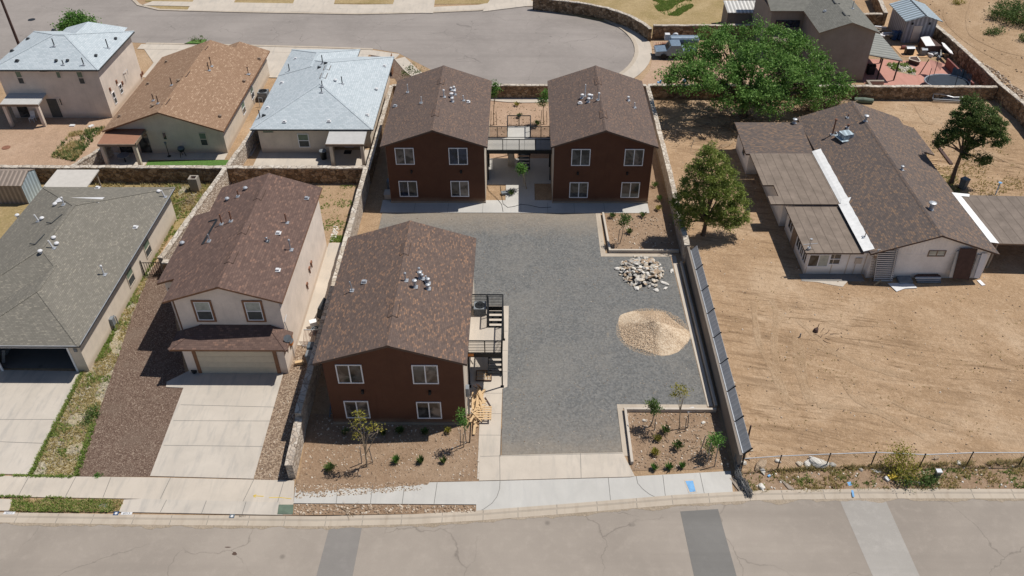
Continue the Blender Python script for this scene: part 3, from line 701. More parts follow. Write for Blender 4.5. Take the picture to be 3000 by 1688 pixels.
# ================================================================== house helpers
def wbox(b, face, c, u0, u1, z0, z1, d0, d1, mi=0):
    if face == 'S': b.box(u0, u1, c-d1, c-d0, z0, z1, mi)
    elif face == 'N': b.box(u0, u1, c+d0, c+d1, z0, z1, mi)
    elif face == 'E': b.box(c+d0, c+d1, u0, u1, z0, z1, mi)
    elif face == 'W': b.box(c-d1, c-d0, u0, u1, z0, z1, mi)
def window(par, face, c, u0, u1, z0, z1, style='slide', fr='white_trim', panes=('glass', 'glass'), fwid=.07, trim=None, name='window'):
    b = MB(); w = fwid
    wbox(b, face, c, u0, u0+w, z0, z1, -.02, .05); wbox(b, face, c, u1-w, u1, z0, z1, -.02, .05)
    wbox(b, face, c, u0+w, u1-w, z0, z0+w, -.02, .048); wbox(b, face, c, u0+w, u1-w, z1-w, z1, -.02, .048)
    mu, mz = (u0+u1)/2, (z0+z1)/2
    if style == 'slide': wbox(b, face, c, mu-w/2, mu+w/2, z0+w, z1-w, -.02, .044)
    if style == 'hung': wbox(b, face, c, u0+w, u1-w, mz-w/2, mz+w/2, -.02, .044)
    f = b.build(name, M[fr], par)
    def pane(a0, a1, q0, q1, m):
        p = MB(); wbox(p, face, c, a0, a1, q0, q1, -.02, .018); p.build('pane', M[m], f)
    if style == 'slide': pane(u0+w, mu-w/2, z0+w, z1-w, panes[0]); pane(mu+w/2, u1-w, z0+w, z1-w, panes[1])
    elif style == 'hung': pane(u0+w, u1-w, mz+w/2, z1-w, panes[0]); pane(u0+w, u1-w, z0+w, mz-w/2, panes[1])
    else: pane(u0+w, u1-w, z0+w, z1-w, panes[0])
    if trim:
        t = .13; b = MB()
        wbox(b, face, c, u0-t, u0, z0-t, z1+t, -.02, .06); wbox(b, face, c, u1, u1+t, z0-t, z1+t, -.02, .06)
        wbox(b, face, c, u0, u1, z0-t, z0, -.02, .062); wbox(b, face, c, u0, u1, z1, z1+t, -.02, .062)
        b.build('window_trim', M[trim], f)
    return f
def gable_roof(par, x0, x1, y0, y1, ze, zr, m, fm, th=.15, xr=None, name='roof'):
    """ridge along y"""
    xr = (x0+x1)/2 if xr is None else xr
    b = MB(); b.extr([(x0, ze), (xr, zr), (x1, ze), (x1, ze-th), (xr, zr-th), (x0, ze-th)], 'y', y0, y1, 0, [0, 0, 1, 1, 1, 1, 1])
    # ridge cap
    s = (zr-ze)/(xr-x0)
    b.extr([(xr-.16, zr-.16*s+.02), (xr, zr+.025), (xr+.16, zr-.16*s+.02), (xr, zr-.03)], 'y', y0+.003, y1-.003, 0)
    return b.build(name, [M[m], M[fm]], par)
def hip_roof(b, x0, x1, y0, y1, ze, slope, th=.15, front=True, back=True):
    """ridge along the longer side; all hips, 45 degrees in plan"""
    w, d = x1-x0, y1-y0
    if w <= d:
        h = w/2; zr = ze+h*slope; xm = (x0+x1)/2; P, Q = Vector((xm, y0+h, zr)), Vector((xm, y1-h, zr))
        a, bb, c, dd = Vector((x0, y0, ze)), Vector((x1, y0, ze)), Vector((x1, y1, ze)), Vector((x0, y1, ze))
        b.face([a, bb, P]); b.face([bb, c, Q, P]); b.face([c, dd, Q]); b.face([dd, a, P, Q])
    else:
        h = d/2; zr = ze+h*slope; ym = (y0+y1)/2; P, Q = Vector((x0+h, ym, zr)), Vector((x1-h, ym, zr))
        a, bb, c, dd = Vector((x0, y0, ze)), Vector((x1, y0, ze)), Vector((x1, y1, ze)), Vector((x0, y1, ze))
        b.face([a, bb, Q, P]); b.face([bb, c, Q]); b.face([c, dd, P, Q]); b.face([dd, a, P])
    lo = Vector((0, 0, -th))
    for p, q in ((a, bb), (bb, c), (c, dd), (dd, a)): b.face([p, q, q+lo, p+lo], 1)
    b.face([a+lo, dd+lo, c+lo, bb+lo], 1)
    return [(a, P), (bb, P if w <= d else Q), (c, Q), (dd, Q if w <= d else P), (P, Q)]
def hipcaps(b, lines, mi=0, w=.24):
    for a, c in lines:
        a, c = Vector(a), Vector(c)
        b.bar(a+Vector((0, 0, .002)), c+Vector((0, 0, .002)), w, .02, mi)
def vent(roof, p, kind, m=None, h=.45, r=.05, lean=(0, 0)):
    """roof penetrations, sub-parts of the roof"""
    x, y, z = p; b = MB()
    if kind == 'pipe':
        b.tube([(x, y, z-.05), (x+lean[0], y+lean[1], z+h)], r, 7); o = b.build('vent_pipe', M[m or 'galv'], roof)
        c = MB(); c.obox((x, y, z+.02), (.34, .34, .03)); c.tube([(x, y, z), (x, y, z+.12)], [r+.09, r+.015], 8); c.build('flashing', M['galv'], roof)
    elif kind == 'cap':
        r *= .8; b.tube([(x, y, z-.05), (x, y, z+h)], r, 8); b.tube([(x, y, z+h-.02), (x, y, z+h+.08), (x, y, z+h+.13)], [r*1.8, r*1.8, r*.7], 10)
        c = MB(); c.obox((x, y, z+.02), (.36, .36, .03)); c.tube([(x, y, z), (x, y, z+.12)], [r+.09, r+.015], 8); c.build('flashing', M['galv'], roof)
        b.build('flue_cap', M[m or 'galv'], roof)
    elif kind == 'box':
        b.obox((x, y, z+.04), (.38, .38, .05)); b.shell([(x-.14, y-.14, z+.05), (x+.14, y-.14, z+.05), (x+.14, y+.14, z+.05), (x-.14, y+.14, z+.05), (x-.11, y-.12, z+.19), (x+.11, y-.12, z+.19), (x+.11, y+.08, z+.19), (x-.11, y+.08, z+.19)],
                [(0, 1, 5, 4), (1, 2, 6, 5), (2, 3, 7, 6), (3, 0, 4, 7), (4, 5, 6, 7)])
        b.build('roof_vent', M[m or 'white_metal'], roof)
    elif kind == 'dome':
        b.tube([(x, y, z-.05), (x, y, z+.1)], .1, 10); b.tube([(x, y, z+.1), (x, y, z+.16), (x, y, z+.22), (x, y, z+.25)], [.16, .18, .13, .04], 12)
        b.build('dome_vent', M[m or 'galv'], roof)
def ridge_vent(roof, x, y0, y1, z, s, m):
    b = MB(); w = .27
    b.extr([(x-w, z-w*s+.03), (x, z+.075), (x+w, z-w*s+.03), (x+w, z-w*s-.02), (x-w, z-w*s-.02)], 'y', y0, y1)
    o = b.build('ridge_vent', M[m], roof)
    e = MB()
    for sx in (-1, 1): e.bar((x+sx*(w+.02), y0, z-w*s+.015), (x+sx*(w+.02), y1, z-w*s+.02), .045, .05)
    e.bar((x-w, y0-.02, z-w*s+.02), (x+w, y0-.02, z-w*s+.02), .045, .05)
    e.build('vent_edge', M['fascia_dk'], roof)

# ================================================================== three brown fourplexes
def brown_house(label, wx0, wx1, wy0, wy1, rx0, rx1, ry0, ry1, ze, zr, roofm):
    t = thing('apartment_building', label, 'building', ((wx0+wx1)/2, (wy0+wy1)/2, 0))
    xm = (rx0+rx1)/2; s = (zr-ze)/(xm-rx0); th = .16
    b = MB(); zz = lambda x: zr-th-.012-abs(x-xm)*s
    b.extr([(wx0, 0), (wx0, zz(wx0)), (xm, zz(xm)), (wx1, zz(wx1)), (wx1, 0)], 'y', wy0, wy1)
    b.build('wall', M['st_brown'], t)
    # cream side walls, set just proud of the brown shell
    c = MB(); c.box(wx1+.003, wx1+.03, wy0+.12, wy1-.1, .02, zz(wx1)-.02); c.build('side_wall', M['st_cream'], t)
    c = MB(); c.box(wx0-.03, wx0-.003, wy0+.12, wy1-.1, .02, zz(wx0)-.02); c.build('side_wall', M['st_cream'], t)
    sk = MB(); sk.box(wx0-.05, wx1+.05, wy0-.06, wy0-.003, 0, .2); sk.build('plinth', M['block_grey'], t)
    r = gable_roof(t, rx0, rx1, ry0, ry1, ze, zr, roofm, 'fascia_dk', th)
    fn = lambda x, y: zr-abs(x-xm)*s if ry0 <= y <= ry1 else -9
    return t, r, fn, xm, s
# --- front one
H1, R1, f1, xm1, s1 = brown_house('nearest dark brown two storey building, with the black steel balcony on its right', -11.8, -3.45, 35.5, 47.65, -12.27, -3.15, 35.2, 47.95, 5.62, 7.1, 'sh_brown')
def fourwin(t, Y, pts, kinds):
    for (a, b_, c, d), k in zip(pts, kinds):
        p, q, r_, s_ = (ony(x, Y) for x in (a, b_, c, d))
        u0, u1 = (p.x+r_.x)/2, (q.x+s_.x)/2; z1, z0 = (p.z+q.z)/2, (r_.z+s_.z)/2
        window(t, 'S', Y, u0, u1, z0, z1, 'slide', 'white_trim', k)
fourwin(H1, 35.5, [(b1(815, 632), b1(1035, 630), b1(845, 788), b1(1068, 790)), (b1(1460, 635), b1(1685, 635), b1(1483, 792), b1(1700, 795)),
                   (b1(885, 940), b1(1095, 940), b1(915, 1083), b1(1120, 1085)), (b1(1500, 948), b1(1712, 948), b1(1520, 1088), b1(1728, 1088))],
        [('glass_warm', 'glass'), ('glass', 'glass_warm'), ('glass_warm', 'glass_warm'), ('glass', 'glass_warm')])
def walllight(t, Y, p, h=.1):
    q = ony(p, Y); b = MB(); b.box(q.x-.09, q.x+.09, Y-.03, Y-.002, q.z-.1, q.z+.12); b.tube([(q.x, Y-.1, q.z+.1), (q.x, Y-.1, q.z-.12)], [.05, .1], 8); b.bar((q.x, Y-.02, q.z+.06), (q.x, Y-.1, q.z+.1), .03)
    b.build('wall_light', M['black_metal'], t)
walllight(H1, 35.5, b1(1050, 855)); walllight(H1, 35.5, b1(1620, 862))
def ridgev(roof, X, a, b_, zr, s):
    y0, y1 = sorted((at(a, zr).y, at(b_, zr).y)); ridge_vent(roof, X, y0, y1, zr, s, 'sh_brown')
ridgev(R1, xm1, m1(1400, 755), m1(1410, 855), 7.1, s1); ridgev(R1, xm1, m1(1325, 1262), m1(1305, 1382), 7.1, s1)
for p, k, h, r_ in ((m1(1415, 1080), 'cap', .55, .06), (m1(1495, 1135), 'cap', .5, .11), (m1(1535, 1060), 'cap', .45, .1), (m1(1555, 1065), 'cap', .3, .08), (m1(1530, 1010), 'cap', .3, .06), (m1(1605, 1105), 'cap', .35, .1), (m1(1605, 1150), 'cap', .3, .1), (m1(1590, 1090), 'pipe', .5, .06)):
    vent(R1, onroof(p, f1), k, 'galv', h, r_)
vent(R1, onroof(m1(965, 1165), f1), 'pipe', 'galv', .75, .045, (-.1, 0)); vent(R1, onroof(m1(1065, 1095), f1), 'box', 'galv')
# gas meter and service box on the right wall
b = MB(); b.box(-3.41, -3.2, 36.1, 36.5, 1.9, 2.6); b.tube([(-3.3, 36.3, .05), (-3.3, 36.3, 1.9)], .04, 6); b.build('meter_box', M['plastic_grey'], H1)
# --- balcony of the front building
def railing(b, pts, z0, h=1.05, bars=7, post=1.3, vertical=False):
    for a, c in zip(pts, pts[1:]):
        a, c = Vector((*a, z0)), Vector((*c, z0)); L = (c-a).length; n = max(1, round(L/post))
        for k in range(n+1):
            p = a.lerp(c, k/n); b.bar(p, p+Vector((0, 0, h)), .065)
        b.bar(a+Vector((0, 0, h)), c+Vector((0, 0, h)), .075, .06)
        if vertical:
            q = int(L/.12)
            for k in range(1, q): p = a.lerp(c, k/q); b.bar(p+Vector((0, 0, .08)), p+Vector((0, 0, h)), .018)
            b.bar(a+Vector((0, 0, .08)), c+Vector((0, 0, .08)), .035)
        else:
            for k in range(bars):
                z = .08+k*(h-.1)/bars; b.bar(a+Vector((0, 0, z)), c+Vector((0, 0, z)), .028)
DZ = 3.1
b = MB(); b.prism([(-3.415, 38.85), (-1.25, 38.85), (-1.25, 41.25), (-2.25, 41.25), (-2.25, 43.35), (-3.415, 43.35)], DZ-.1, DZ); b.build('balcony_deck', M['concrete'], H1)
b = MB()
b.box(-3.4, -1.15, 38.76, 38.84, DZ-.32, DZ+.02); b.box(-1.24, -1.16, 38.84, 43.4, DZ-.32, DZ+.02); b.box(-3.4, -1.24, 43.36, 43.44, DZ-.3, DZ+.02); b.box(-2.245, -2.19, 41.26, 43.36, DZ-.25, DZ+.01)
for x, y in ((-1.2, 38.8), (-1.2, 43.4), (-3.36, 38.8), (-2.22, 43.4)): b.bar((x, y, .05), (x, y, DZ-.32), .09); b.box(x-.11, x+.11, y-.11, y+.11, .05, .075)
b.build('balcony_frame', M['black_metal'], H1)
b = MB(); railing(b, [(-3.36, 38.8), (-1.2, 38.8)], DZ+.02, 1.05, 7, 1.1); railing(b, [(-1.2, 38.8), (-1.2, 41.3)], DZ+.02, 1.05, 7, 1.3, True); railing(b, [(-1.2, 41.3), (-1.2, 43.4)], DZ+.02, 1.05, 7, 1.1, True)
railing(b, [(-3.36, 43.4), (-1.2, 43.4)], DZ+.02, 1.05, 7, 1.1); railing(b, [(-2.2, 41.3), (-2.2, 43.3)], DZ+.02, 1.0, 5, 1.0, True)
b.build('balcony_railing', M['black_metal'], H1)
b = MB(); n = 13
for k in range(n):
    y = 43.2-k*.26; z = DZ-.2-k*(DZ-.25)/n; b.box(-2.14, -1.28, y-.25, y, z-.04, z)
for x in (-2.17, -1.26): b.bar((x, 43.3, DZ-.12), (x, 43.2-n*.26, .15), .05, .24)
b.bar((-2.17, 43.2, DZ+.8), (-2.17, 41.4, DZ-.75), .05)
b.build('stairs', M['black_metal'], H1)
b = MB(); b.obox((-3.25, 38.7, DZ-.05), (.5, .1, .18)); b.build('porch_light', M['orange'], H1)
def condenser(label, x, y, z, s=.72, h=.62, group=None, m='plastic_grey'):
    t = thing('air_conditioner', label, 'air conditioner', (x, y, z), group)
    b = MB(); b.box(x-s/2, x+s/2, y-s/2, y+s/2, z+.04, z+h); b.build('casing', M[m], t)
    b = MB(); b.tube([(x, y, z+h+.003), (x, y, z+h+.05)], [.44*s, .42*s], 18); 
    for k in range(6): a = k*math.pi/6; b.bar((x-.4*s*math.cos(a), y-.4*s*math.sin(a), z+h+.065), (x+.4*s*math.cos(a), y+.4*s*math.sin(a), z+h+.065), .02)
    b.build('fan_grille', M['plastic_black'], t)
    b = MB()
    for k in range(5): b.box(x-s/2-.012, x+s/2+.012, y-s/2-.012, y+s/2+.012, z+.1+k*.09, z+.125+k*.09)
    b.build('louvre', M['black_metal'], t); return t
condenser('air conditioner standing on the steel balcony of the nearest brown building', -2.75, 42.85, DZ, .8, .6)
# --- rear left / right
H2, R2, f2, xm2, s2 = brown_house('far left brown two storey building behind the paved court', -11.3, -3.1, 61.0, 72.9, -11.7, -2.78, 60.7, 73.2, 5.72, 7.25, 'sh_brown_far')
fourwin(H2, 61.0, [(t1(1320, 1255), t1(1480, 1255), t1(1333, 1395), t1(1495, 1397)), (t1(1777, 1255), t1(1938, 1255), t1(1785, 1397), t1(1945, 1397)),
                   (m1(1352, 232), m1(1508, 232), m1(1368, 365), m1(1524, 365)), (m1(1795, 232), m1(1948, 232), m1(1802, 364), m1(1957, 365))],
        [('glass_warm', 'glass_warm'), ('glass_blue', 'glass_blue'), ('glass_blue', 'glass'), ('glass', 'glass_warm')])
walllight(H2, 61.0, m1(1465, 150)); walllight(H2, 61.0, m1(1885, 150))
ridgev(R2, xm2, t1(1715, 665), t1(1708, 712), 7.25, s2); ridgev(R2, xm2, t1(1672, 922), t1(1665, 982), 7.25, s2)
for p, k, h, r_ in ((t1(1740, 825), 'cap', .6, .07), (t1(1805, 830), 'cap', .35, .12), (t1(1830, 805), 'cap', .35, .1), (t1(1810, 865), 'cap', .3, .1), (t1(1800, 768), 'cap', .2, .08), (t1(1825, 760), 'cap', .2, .08), (t1(1905, 855), 'pipe', .5, .05), (t1(1550, 875), 'pipe', .6, .045), (t1(1435, 785), 'pipe', .8, .045)):
    vent(R2, onroof(p, f2), k, 'white_metal', h, r_)
vent(R2, onroof(t1(1945, 870), f2), 'box'); vent(R2, onroof(t1(1327, 905), f2), 'box', 'galv')
H3, R3, f3, xm3, s3 = brown_house('far right brown two storey building behind the paved court', 2.76, 11.0, 61.0, 72.9, 2.46, 11.35, 60.7, 73.2, 5.72, 7.25, 'sh_brown_far')
fourwin(H3, 61.0, [(t2(797, 1265), t2(958, 1265), t2(790, 1405), t2(950, 1407)), (t2(1250, 1265), t2(1412, 1265), t2(1237, 1407), t2(1400, 1407)),
                   (m2(780, 243), m2(938, 243), m2(773, 374), m2(932, 374)), (m2(1220, 243), m2(1378, 243), m2(1210, 373), m2(1365, 373))],
        [('glass', 'glass'), ('glass', 'glass_warm'), ('glass', 'glass'), ('glass', 'glass')])
walllight(H3, 61.0, m2(848, 165)); walllight(H3, 61.0, m2(1268, 165))
ridgev(R3, xm3, t2(1010, 660), t2(1020, 715), 7.25, s3); ridgev(R3, xm3, t2(1060, 935), t2(1072, 998), 7.25, s3)
for p, k, h, r_ in ((t2(910, 815), 'pipe', 1.1, .05), (t2(885, 835), 'cap', .3, .11), (t2(945, 840), 'cap', .35, .12), (t2(965, 835), 'cap', .25, .09), (t2(940, 868), 'cap', .3, .1), (t2(1025, 850), 'cap', .6, .07), (t2(1275, 855), 'cap', .3, .08), (t2(1328, 915), 'pipe', .5, .05)):
    vent(R3, onroof(p, f3), k, 'white_metal', h, r_)
vent(R3, onroof(t2(868, 880), f3), 'box')
# stair bridge between the rear pair
BR = thing('footbridge', 'steel footbridge with railings joining the two far brown buildings', 'footbridge', (-.15, 66, 0))
b = MB()
for x0, x1 in ((-3.06, -1.3), (-1.28, .3), (.32, 1.75), (1.77, 2.72)): b.box(x0, x1, 64.82, 67.05, DZ-.08, DZ)
b.box(-1.25, .85, 67.12, 69.2, DZ-.08, DZ); b.build('deck', M['concrete_new'], BR)
b = MB()
for y in (64.77, 67.08): b.box(-3.06, 2.72, y-.04, y+.04, DZ-.34, DZ+.02)
for x in (-1.29, .31, 1.76): b.box(x-.03, x+.03, 64.82, 67.04, DZ-.3, DZ-.085)
for x, y in ((-2.95, 64.77), (2.62, 64.77), (-2.95, 67.08), (2.62, 67.08), (-1.25, 69.2), (.85, 69.2)): b.bar((x, y, .03), (x, y, DZ-.3), .1)
b.box(-1.27, .87, 69.16, 69.24, DZ-.3, DZ+.02)
b.build('frame', M['black_metal'], BR)
b = MB(); railing(b, [(-3.06, 64.77), (2.72, 64.77)], DZ+.02, 1.05, 8, 1.5); railing(b, [(-3.06, 67.08), (-1.25, 67.08)], DZ+.02, 1.05, 8, 1.0); railing(b, [(.85, 67.08), (2.72, 67.08)], DZ+.02, 1.05, 8, 1.0)
railing(b, [(-1.25, 67.2), (-1.25, 69.2)], DZ+.02, 1.05, 5, 1.0, True); railing(b, [(-1.25, 69.2), (.85, 69.2), (.85, 67.2)], DZ+.02, 1.05, 5, 1.0, True)
b.build('railing', M['black_metal'], BR)
b = MB(); n = 12
for k in range(n):
    y = 68.9-k*.2; z = DZ-.2-k*(DZ-.2)/n; b.box(-.25, .75, y-.26, y, z-.05, z)
for x in (-.29, .79): b.bar((x, 69.0, DZ-.15), (x, 68.9-n*.2, .1), .06, .26)
b.build('stairs', M['black_metal'], BR)
for y in (67.12, 68.62): b = MB(); b.extr([(-1.25, .05), (-.6, .05), (-.92, 2.9)], 'y', y, y+.06); b.build('stair_light_panel', M['st_cream'], BR)  # stair panels shaped and coloured as the pale triangles of light on the concrete

# ================================================================== beige gabled house with the garage
H4 = thing('house', 'beige two storey house with brown shingles and closed cream garage door', 'house', (-19.2, 47, 0))
X0, X1, Y0, Y1 = -23.1, -15.34, 40.8, 54.6; xm4 = -19.22; ze4, zr4 = 5.6, 6.88; s4 = (zr4-ze4)/(xm4-X0); th = .14
zz = lambda x: zr4-th-.012-abs(x-xm4)*s4
b = MB(); b.extr([(-22.5, 0), (-22.5, zz(-22.5)), (xm4, zz(xm4)), (-15.7, zz(-15.7)), (-15.7, 0)], 'y', 41.15, 54.3)
b.box(-24.0, -22.503, 43.5, 51.0, 0, zz(-24.0)-.02)
b.box(-22.45, -15.702, 40.0, 41.147, 0, 2.6); b.build('wall', M['st_beige'], H4)
b = MB(); b.extr([(X0, ze4), (xm4, zr4), (X1, ze4), (X1, ze4-th), (xm4, zr4-th), (X0, ze4-th)], 'y', Y0, Y1, 0, [0, 0, 1, 1, 1, 1, 1])
xl = -24.4; zl = ze4-(X0-xl)*s4
b.extr([(X0-.002, ze4-.0007), (xl, zl), (xl, zl-th), (X0-.002, ze4-th)], 'y', 43.25, 51.3, 0, [0, 1, 1, 1, 1])
b.extr([(xm4-.16, zr4-.16*s4+.02), (xm4, zr4+.025), (xm4+.16, zr4-.16*s4+.02), (xm4, zr4-.03)], 'y', Y0+.003, Y1-.003, 0)
R4 = b.build('roof', [M['sh_choc'], M['trim_brown']], H4)
f4 = lambda x, y: zr4-abs(x-xm4)*s4
# garage pent roof with hipped ends
b = MB(); gx0, gx1, gy, ge, gr = -22.95, -15.2, 39.35, 2.78, 3.4
a, c = Vector((gx0, gy, ge)), Vector((gx1, gy, ge)); d, e = Vector((gx0+1.8, 41.14, gr)), Vector((gx1-1.5, 41.14, gr)); f_, g_ = Vector((gx0, 41.14, ge)), Vector((gx1, 41.14, ge))
b.face([a, c, e, d]); b.face([c, g_, e]); b.face([a, d, f_]); lo = Vector((0, 0, -.14))
for p, q in ((a, c), (c, g_), (f_, a)): b.face([p, q, q+lo, p+lo], 1)
b.face([a+lo, f_+lo, g_+lo, c+lo], 1); hipcaps(b, [(c, e), (a, d)])
b.build('garage_roof', [M['sh_choc'], M['trim_brown']], H4)
b = MB()
for k in range(4): 
    b.box(-21.55, -16.45, 39.955, 39.998, .03+k*.53, .03+k*.53+.515)
    for q in range(8): b.box(-21.45+q*.632, -21.45+q*.632+.5, 39.945, 39.957, .12+k*.53, .44+k*.53)
b.build('garage_door', M['cream_door'], H4)
b = MB(); b.box(-21.8, -21.56, 39.93, 39.998, 0, 2.4); b.box(-16.44, -16.2, 39.93, 39.998, 0, 2.4); b.box(-21.56, -16.44, 39.93, 39.998, 2.16, 2.4); b.build('door_trim', M['trim_brown'], H4)
for u0, u1 in ((-21.25, -20.2), (-17.95, -16.9)): window(H4, 'S', 41.15, u0, u1, 3.8, 5.38, 'hung', 'white_trim', ('blind_pale', 'screen_dark'), .06, 'trim_brown')
b = MB(); b.box(-23.85, -23.1, 43.42, 43.498, .3, 4.6); b.build('corner_trim', M['trim_brown'], H4)
# things on the sunny right wall
for p in (m1(610, 925), m1(595, 975), m1(575, 1110)):
    q = onx(p, -15.68); b = MB(); b.box(-15.70, -15.6, q.y-.16, q.y+.16, q.z-.1, q.z+.1); b.bar((-15.64, q.y, q.z-.1), (-15.64, q.y, q.z-.45), .07); b.build('dryer_vent', M['rust'], H4)
q = onx(b1(500, 300), -15.68); b = MB(); b.tube([(-15.64, 41.6, .1), (-15.64, 41.6, 2.1)], .03, 6); b.tube([(-15.64, 41.6, 2.1), (-15.62, 41.2, 3.6), (-15.62, 41.8, 3.7)], .025, 6); b.build('conduit', M['galv'], H4)
b = MB(); b.box(-15.69, -15.52, 41.35, 41.75, 1.3, 2.0); b.build('meter_box', M['orange'], H4)
b = MB(); b.tube([(-15.5, 41.0, 2.15), (-15.42, 40.9, 2.2)], [.2, .22], 14); b.build('electric_meter', M['plastic_grey'], H4)
t = thing('satellite_dish', 'small grey satellite dish at the corner of the brown garage roof', 'satellite dish', (-15.45, 40.3, 2.7))
b = MB(); b.tube([(-15.3, 40.25, 3.05), (-15.26, 40.1, 3.12)], [.1, .27], 14); b.build('dish', M['plastic_grey'], t)
b = MB(); b.tube([(-15.45, 40.3, 2.75), (-15.4, 40.3, 3.05), (-15.3, 40.25, 3.05)], .025, 6); b.bar((-15.26, 40.1, 3.0), (-15.15, 39.8, 3.2), .02); b.build('mount', M['plastic_black'], t)
for p, k, mm, h, r_ in ((m0(2085, 305), 'dome', 'galv', 0, 0), (m0(1930, 395), 'dome', 'galv', 0, 0), (m0(1550, 770), 'dome', 'galv', 0, 0), (m0(2025, 365), 'pipe', 'rust', .55, .05), (m0(1885, 600), 'pipe', 'rust', .85, .055), (m0(1965, 575), 'pipe', 'rust', .85, .055), (m0(1780, 745), 'pipe', 'galv', .6, .045),
                        (m0(2265, 745), 'pipe', 'rust', .4, .05), (m1(575, 385), 'box', 'galv', 0, 0), (m1(405, 590), 'pipe', 'rust', .8, .05), (m1(335, 680), 'box', 'white_metal', 0, 0), (m1(440, 820), 'cap', 'galv', .8, .055), (m1(330, 995), 'box', 'white_metal', 0, 0), (m1(237, 745), 'cap', 'galv', .25, .06)):
    vent(R4, onroof(p, f4), k, mm, h or .4, r_ or .05)
for a, c in ((m0(2240, 320), m0(2205, 402)), (m0(2100, 605), m0(2060, 692)), (m0(1985, 840), m0(1940, 940))): 
    y0, y1 = sorted((at(a, zr4-.15).y, at(c, zr4-.15).y)); ridge_vent(R4, xm4, y0, y1, zr4, s4, 'sh_choc')
q0, q1, q2, q3 = (onroof(p, f4) for p in (m0(1842, 565), m0(1718, 775), m0(1770, 580), m0(1842, 560)))
up = Vector((0, 0, .03))
b = MB(); b.bar(q0+up, q1+up, .16, .03); b.bar(q2+up, q3+up*1.1, .16, .03); b.build('tar_repair', M['plastic_black'], R4)

# ================================================================== grey hipped house with open garage
H5 = thing('house', 'grey roofed single storey house with its garage open', 'house', (-34.3, 50, 0))
ze5 = 2.9; s5 = .333
b = MB(); zt = 2.68
b.box(-39.5, -29.3, 42.75, 58.45, 0, zt)
b.box(-36.7, -36.45, 40.1, 42.747, 0, zt); b.box(-30.05, -29.3, 40.1, 40.3, 0, zt); b.box(-29.5, -29.3, 40.303, 42.747, 0, zt); b.box(-36.447, -30.053, 40.1, 40.3, 2.25, zt); b.box(-36.44, -35.3, 40.102, 40.3, 0, 2.247)
b.build('wall', M['st_tan'], H5)
b = MB(); b.box(-36.4, -29.55, 42.70, 42.745, 0, 2.6); b.build('garage_shade_sheet', M['dark'], H5)  # near-black sheet: the shade of the open garage put into its colour
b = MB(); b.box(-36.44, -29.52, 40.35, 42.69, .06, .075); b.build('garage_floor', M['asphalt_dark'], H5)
b = MB(); b.box(-30.17, -30.04, 40.06, 40.13, .0, 2.32); b.box(-35.3, -35.17, 40.06, 40.13, 0, 2.32); b.box(-35.17, -30.17, 40.06, 40.13, 2.2, 2.32); b.build('door_frame', M['white_trim'], H5)
b = MB(); b.bar((-35.6, 40.9, 0.08), (-35.3, 41.1, 1.1), .25, .2); b.box(-36.3, -35.7, 41.6, 42.4, .08, 1.1); b.build('storage_shelf', M['plastic_grey'], H5)
FR_, FL_, VL = Vector((-28.85, 39.55, ze5)), Vector((-37, 39.55, ze5)), Vector((-37, 42.3, ze5))
hw = (37-28.85)/2; P2 = Vector((-28.85-hw, 39.55+hw, ze5+hw*s5)); J = Vector((-28.85-hw, 42.3+hw, ze5+hw*s5))
hb = (39.9-28.85)/2; PA = Vector((-28.85-hb, 42.3+hb, ze5+hb*s5)); PB = Vector((-28.85-hb, 58.9-hb, ze5+hb*s5)); BR_, BL_, ML = Vector((-28.85, 58.9, ze5)), Vector((-39.9, 58.9, ze5)), Vector((-39.9, 42.3, ze5))
b = MB(); b.face([FR_, BR_, PB, PA, J, P2]); b.face([FR_, P2, FL_]); b.face([FL_, P2, J, VL]); b.face([VL, J, PA, ML]); b.face([ML, PA, PB, BL_]); b.face([BL_, PB, BR_])
lo = Vector((0, 0, -.17)); ring = [FR_, BR_, BL_, ML, VL, FL_]
for p, q in zip(ring, ring[1:]+ring[:1]): b.face([p, q, q+lo, p+lo], 1)
b.face([p+lo*.99 for p in ring], 1)
hipcaps(b, [(FR_, P2), (FL_, P2), (P2, J), (J, PA), (ML, PA), (PA, PB), (PB, BR_), (PB, BL_)])
R5 = b.build('roof', [M['sh_grey'], M['fascia_grey']], H5, recalc=True)
b = MB(); b.bar((-28.83, 39.6, ze5-.005), (-28.83, 58.9, ze5-.005), .05, .03); b.bar((-37, 39.53, ze5-.005), (-28.85, 39.53, ze5-.005), .05, .03); b.build('drip_edge', M['galv'], R5)
def f5(x, y):
    z = min(ze5+(-28.85-x)*s5, ze5+(x+39.9)*s5, ze5+(58.9-y)*s5, ze5+max((y-42.3), 0)*s5 if x < -37 else 99)
    return z
for p, k, h, ln in ((m0(830, 295), 'box', 0, 0), (m0(545, 435), 'cap', .6, 0), (m0(1400, 370), 'pipe', .65, -.12), (m0(1350, 330), 'dome', 0, 0), (m0(470, 440), 'dome', 0, 0), (m0(150, 535), 'dome', 0, 0), (m0(330, 575), 'pipe', .6, -.15), (m0(360, 560), 'dome', 0, 0), (m0(1150, 630), 'box', 0, 0), (m0(460, 725), 'dome', 0, 0), (m0(455, 805), 'pipe', .7, -.15), (m0(485, 775), 'dome', 0, 0), (m0(345, 840), 'dome', 0, 0), (m0(885, 1030), 'cap', .75, 0)):
    vent(R5, onroof(p, f5), k, 'white_metal', h or .3, .06, (ln, 0))
pp = [onroof(p, f5)+Vector((0, 0, .06)) for p in (m0(450, 430), m0(500, 380), m0(890, 376), m0(840, 424), m0(790, 410), m0(520, 412))]
b = MB(); b.face(pp); b.build('roof_patch', M['white_metal'], R5)
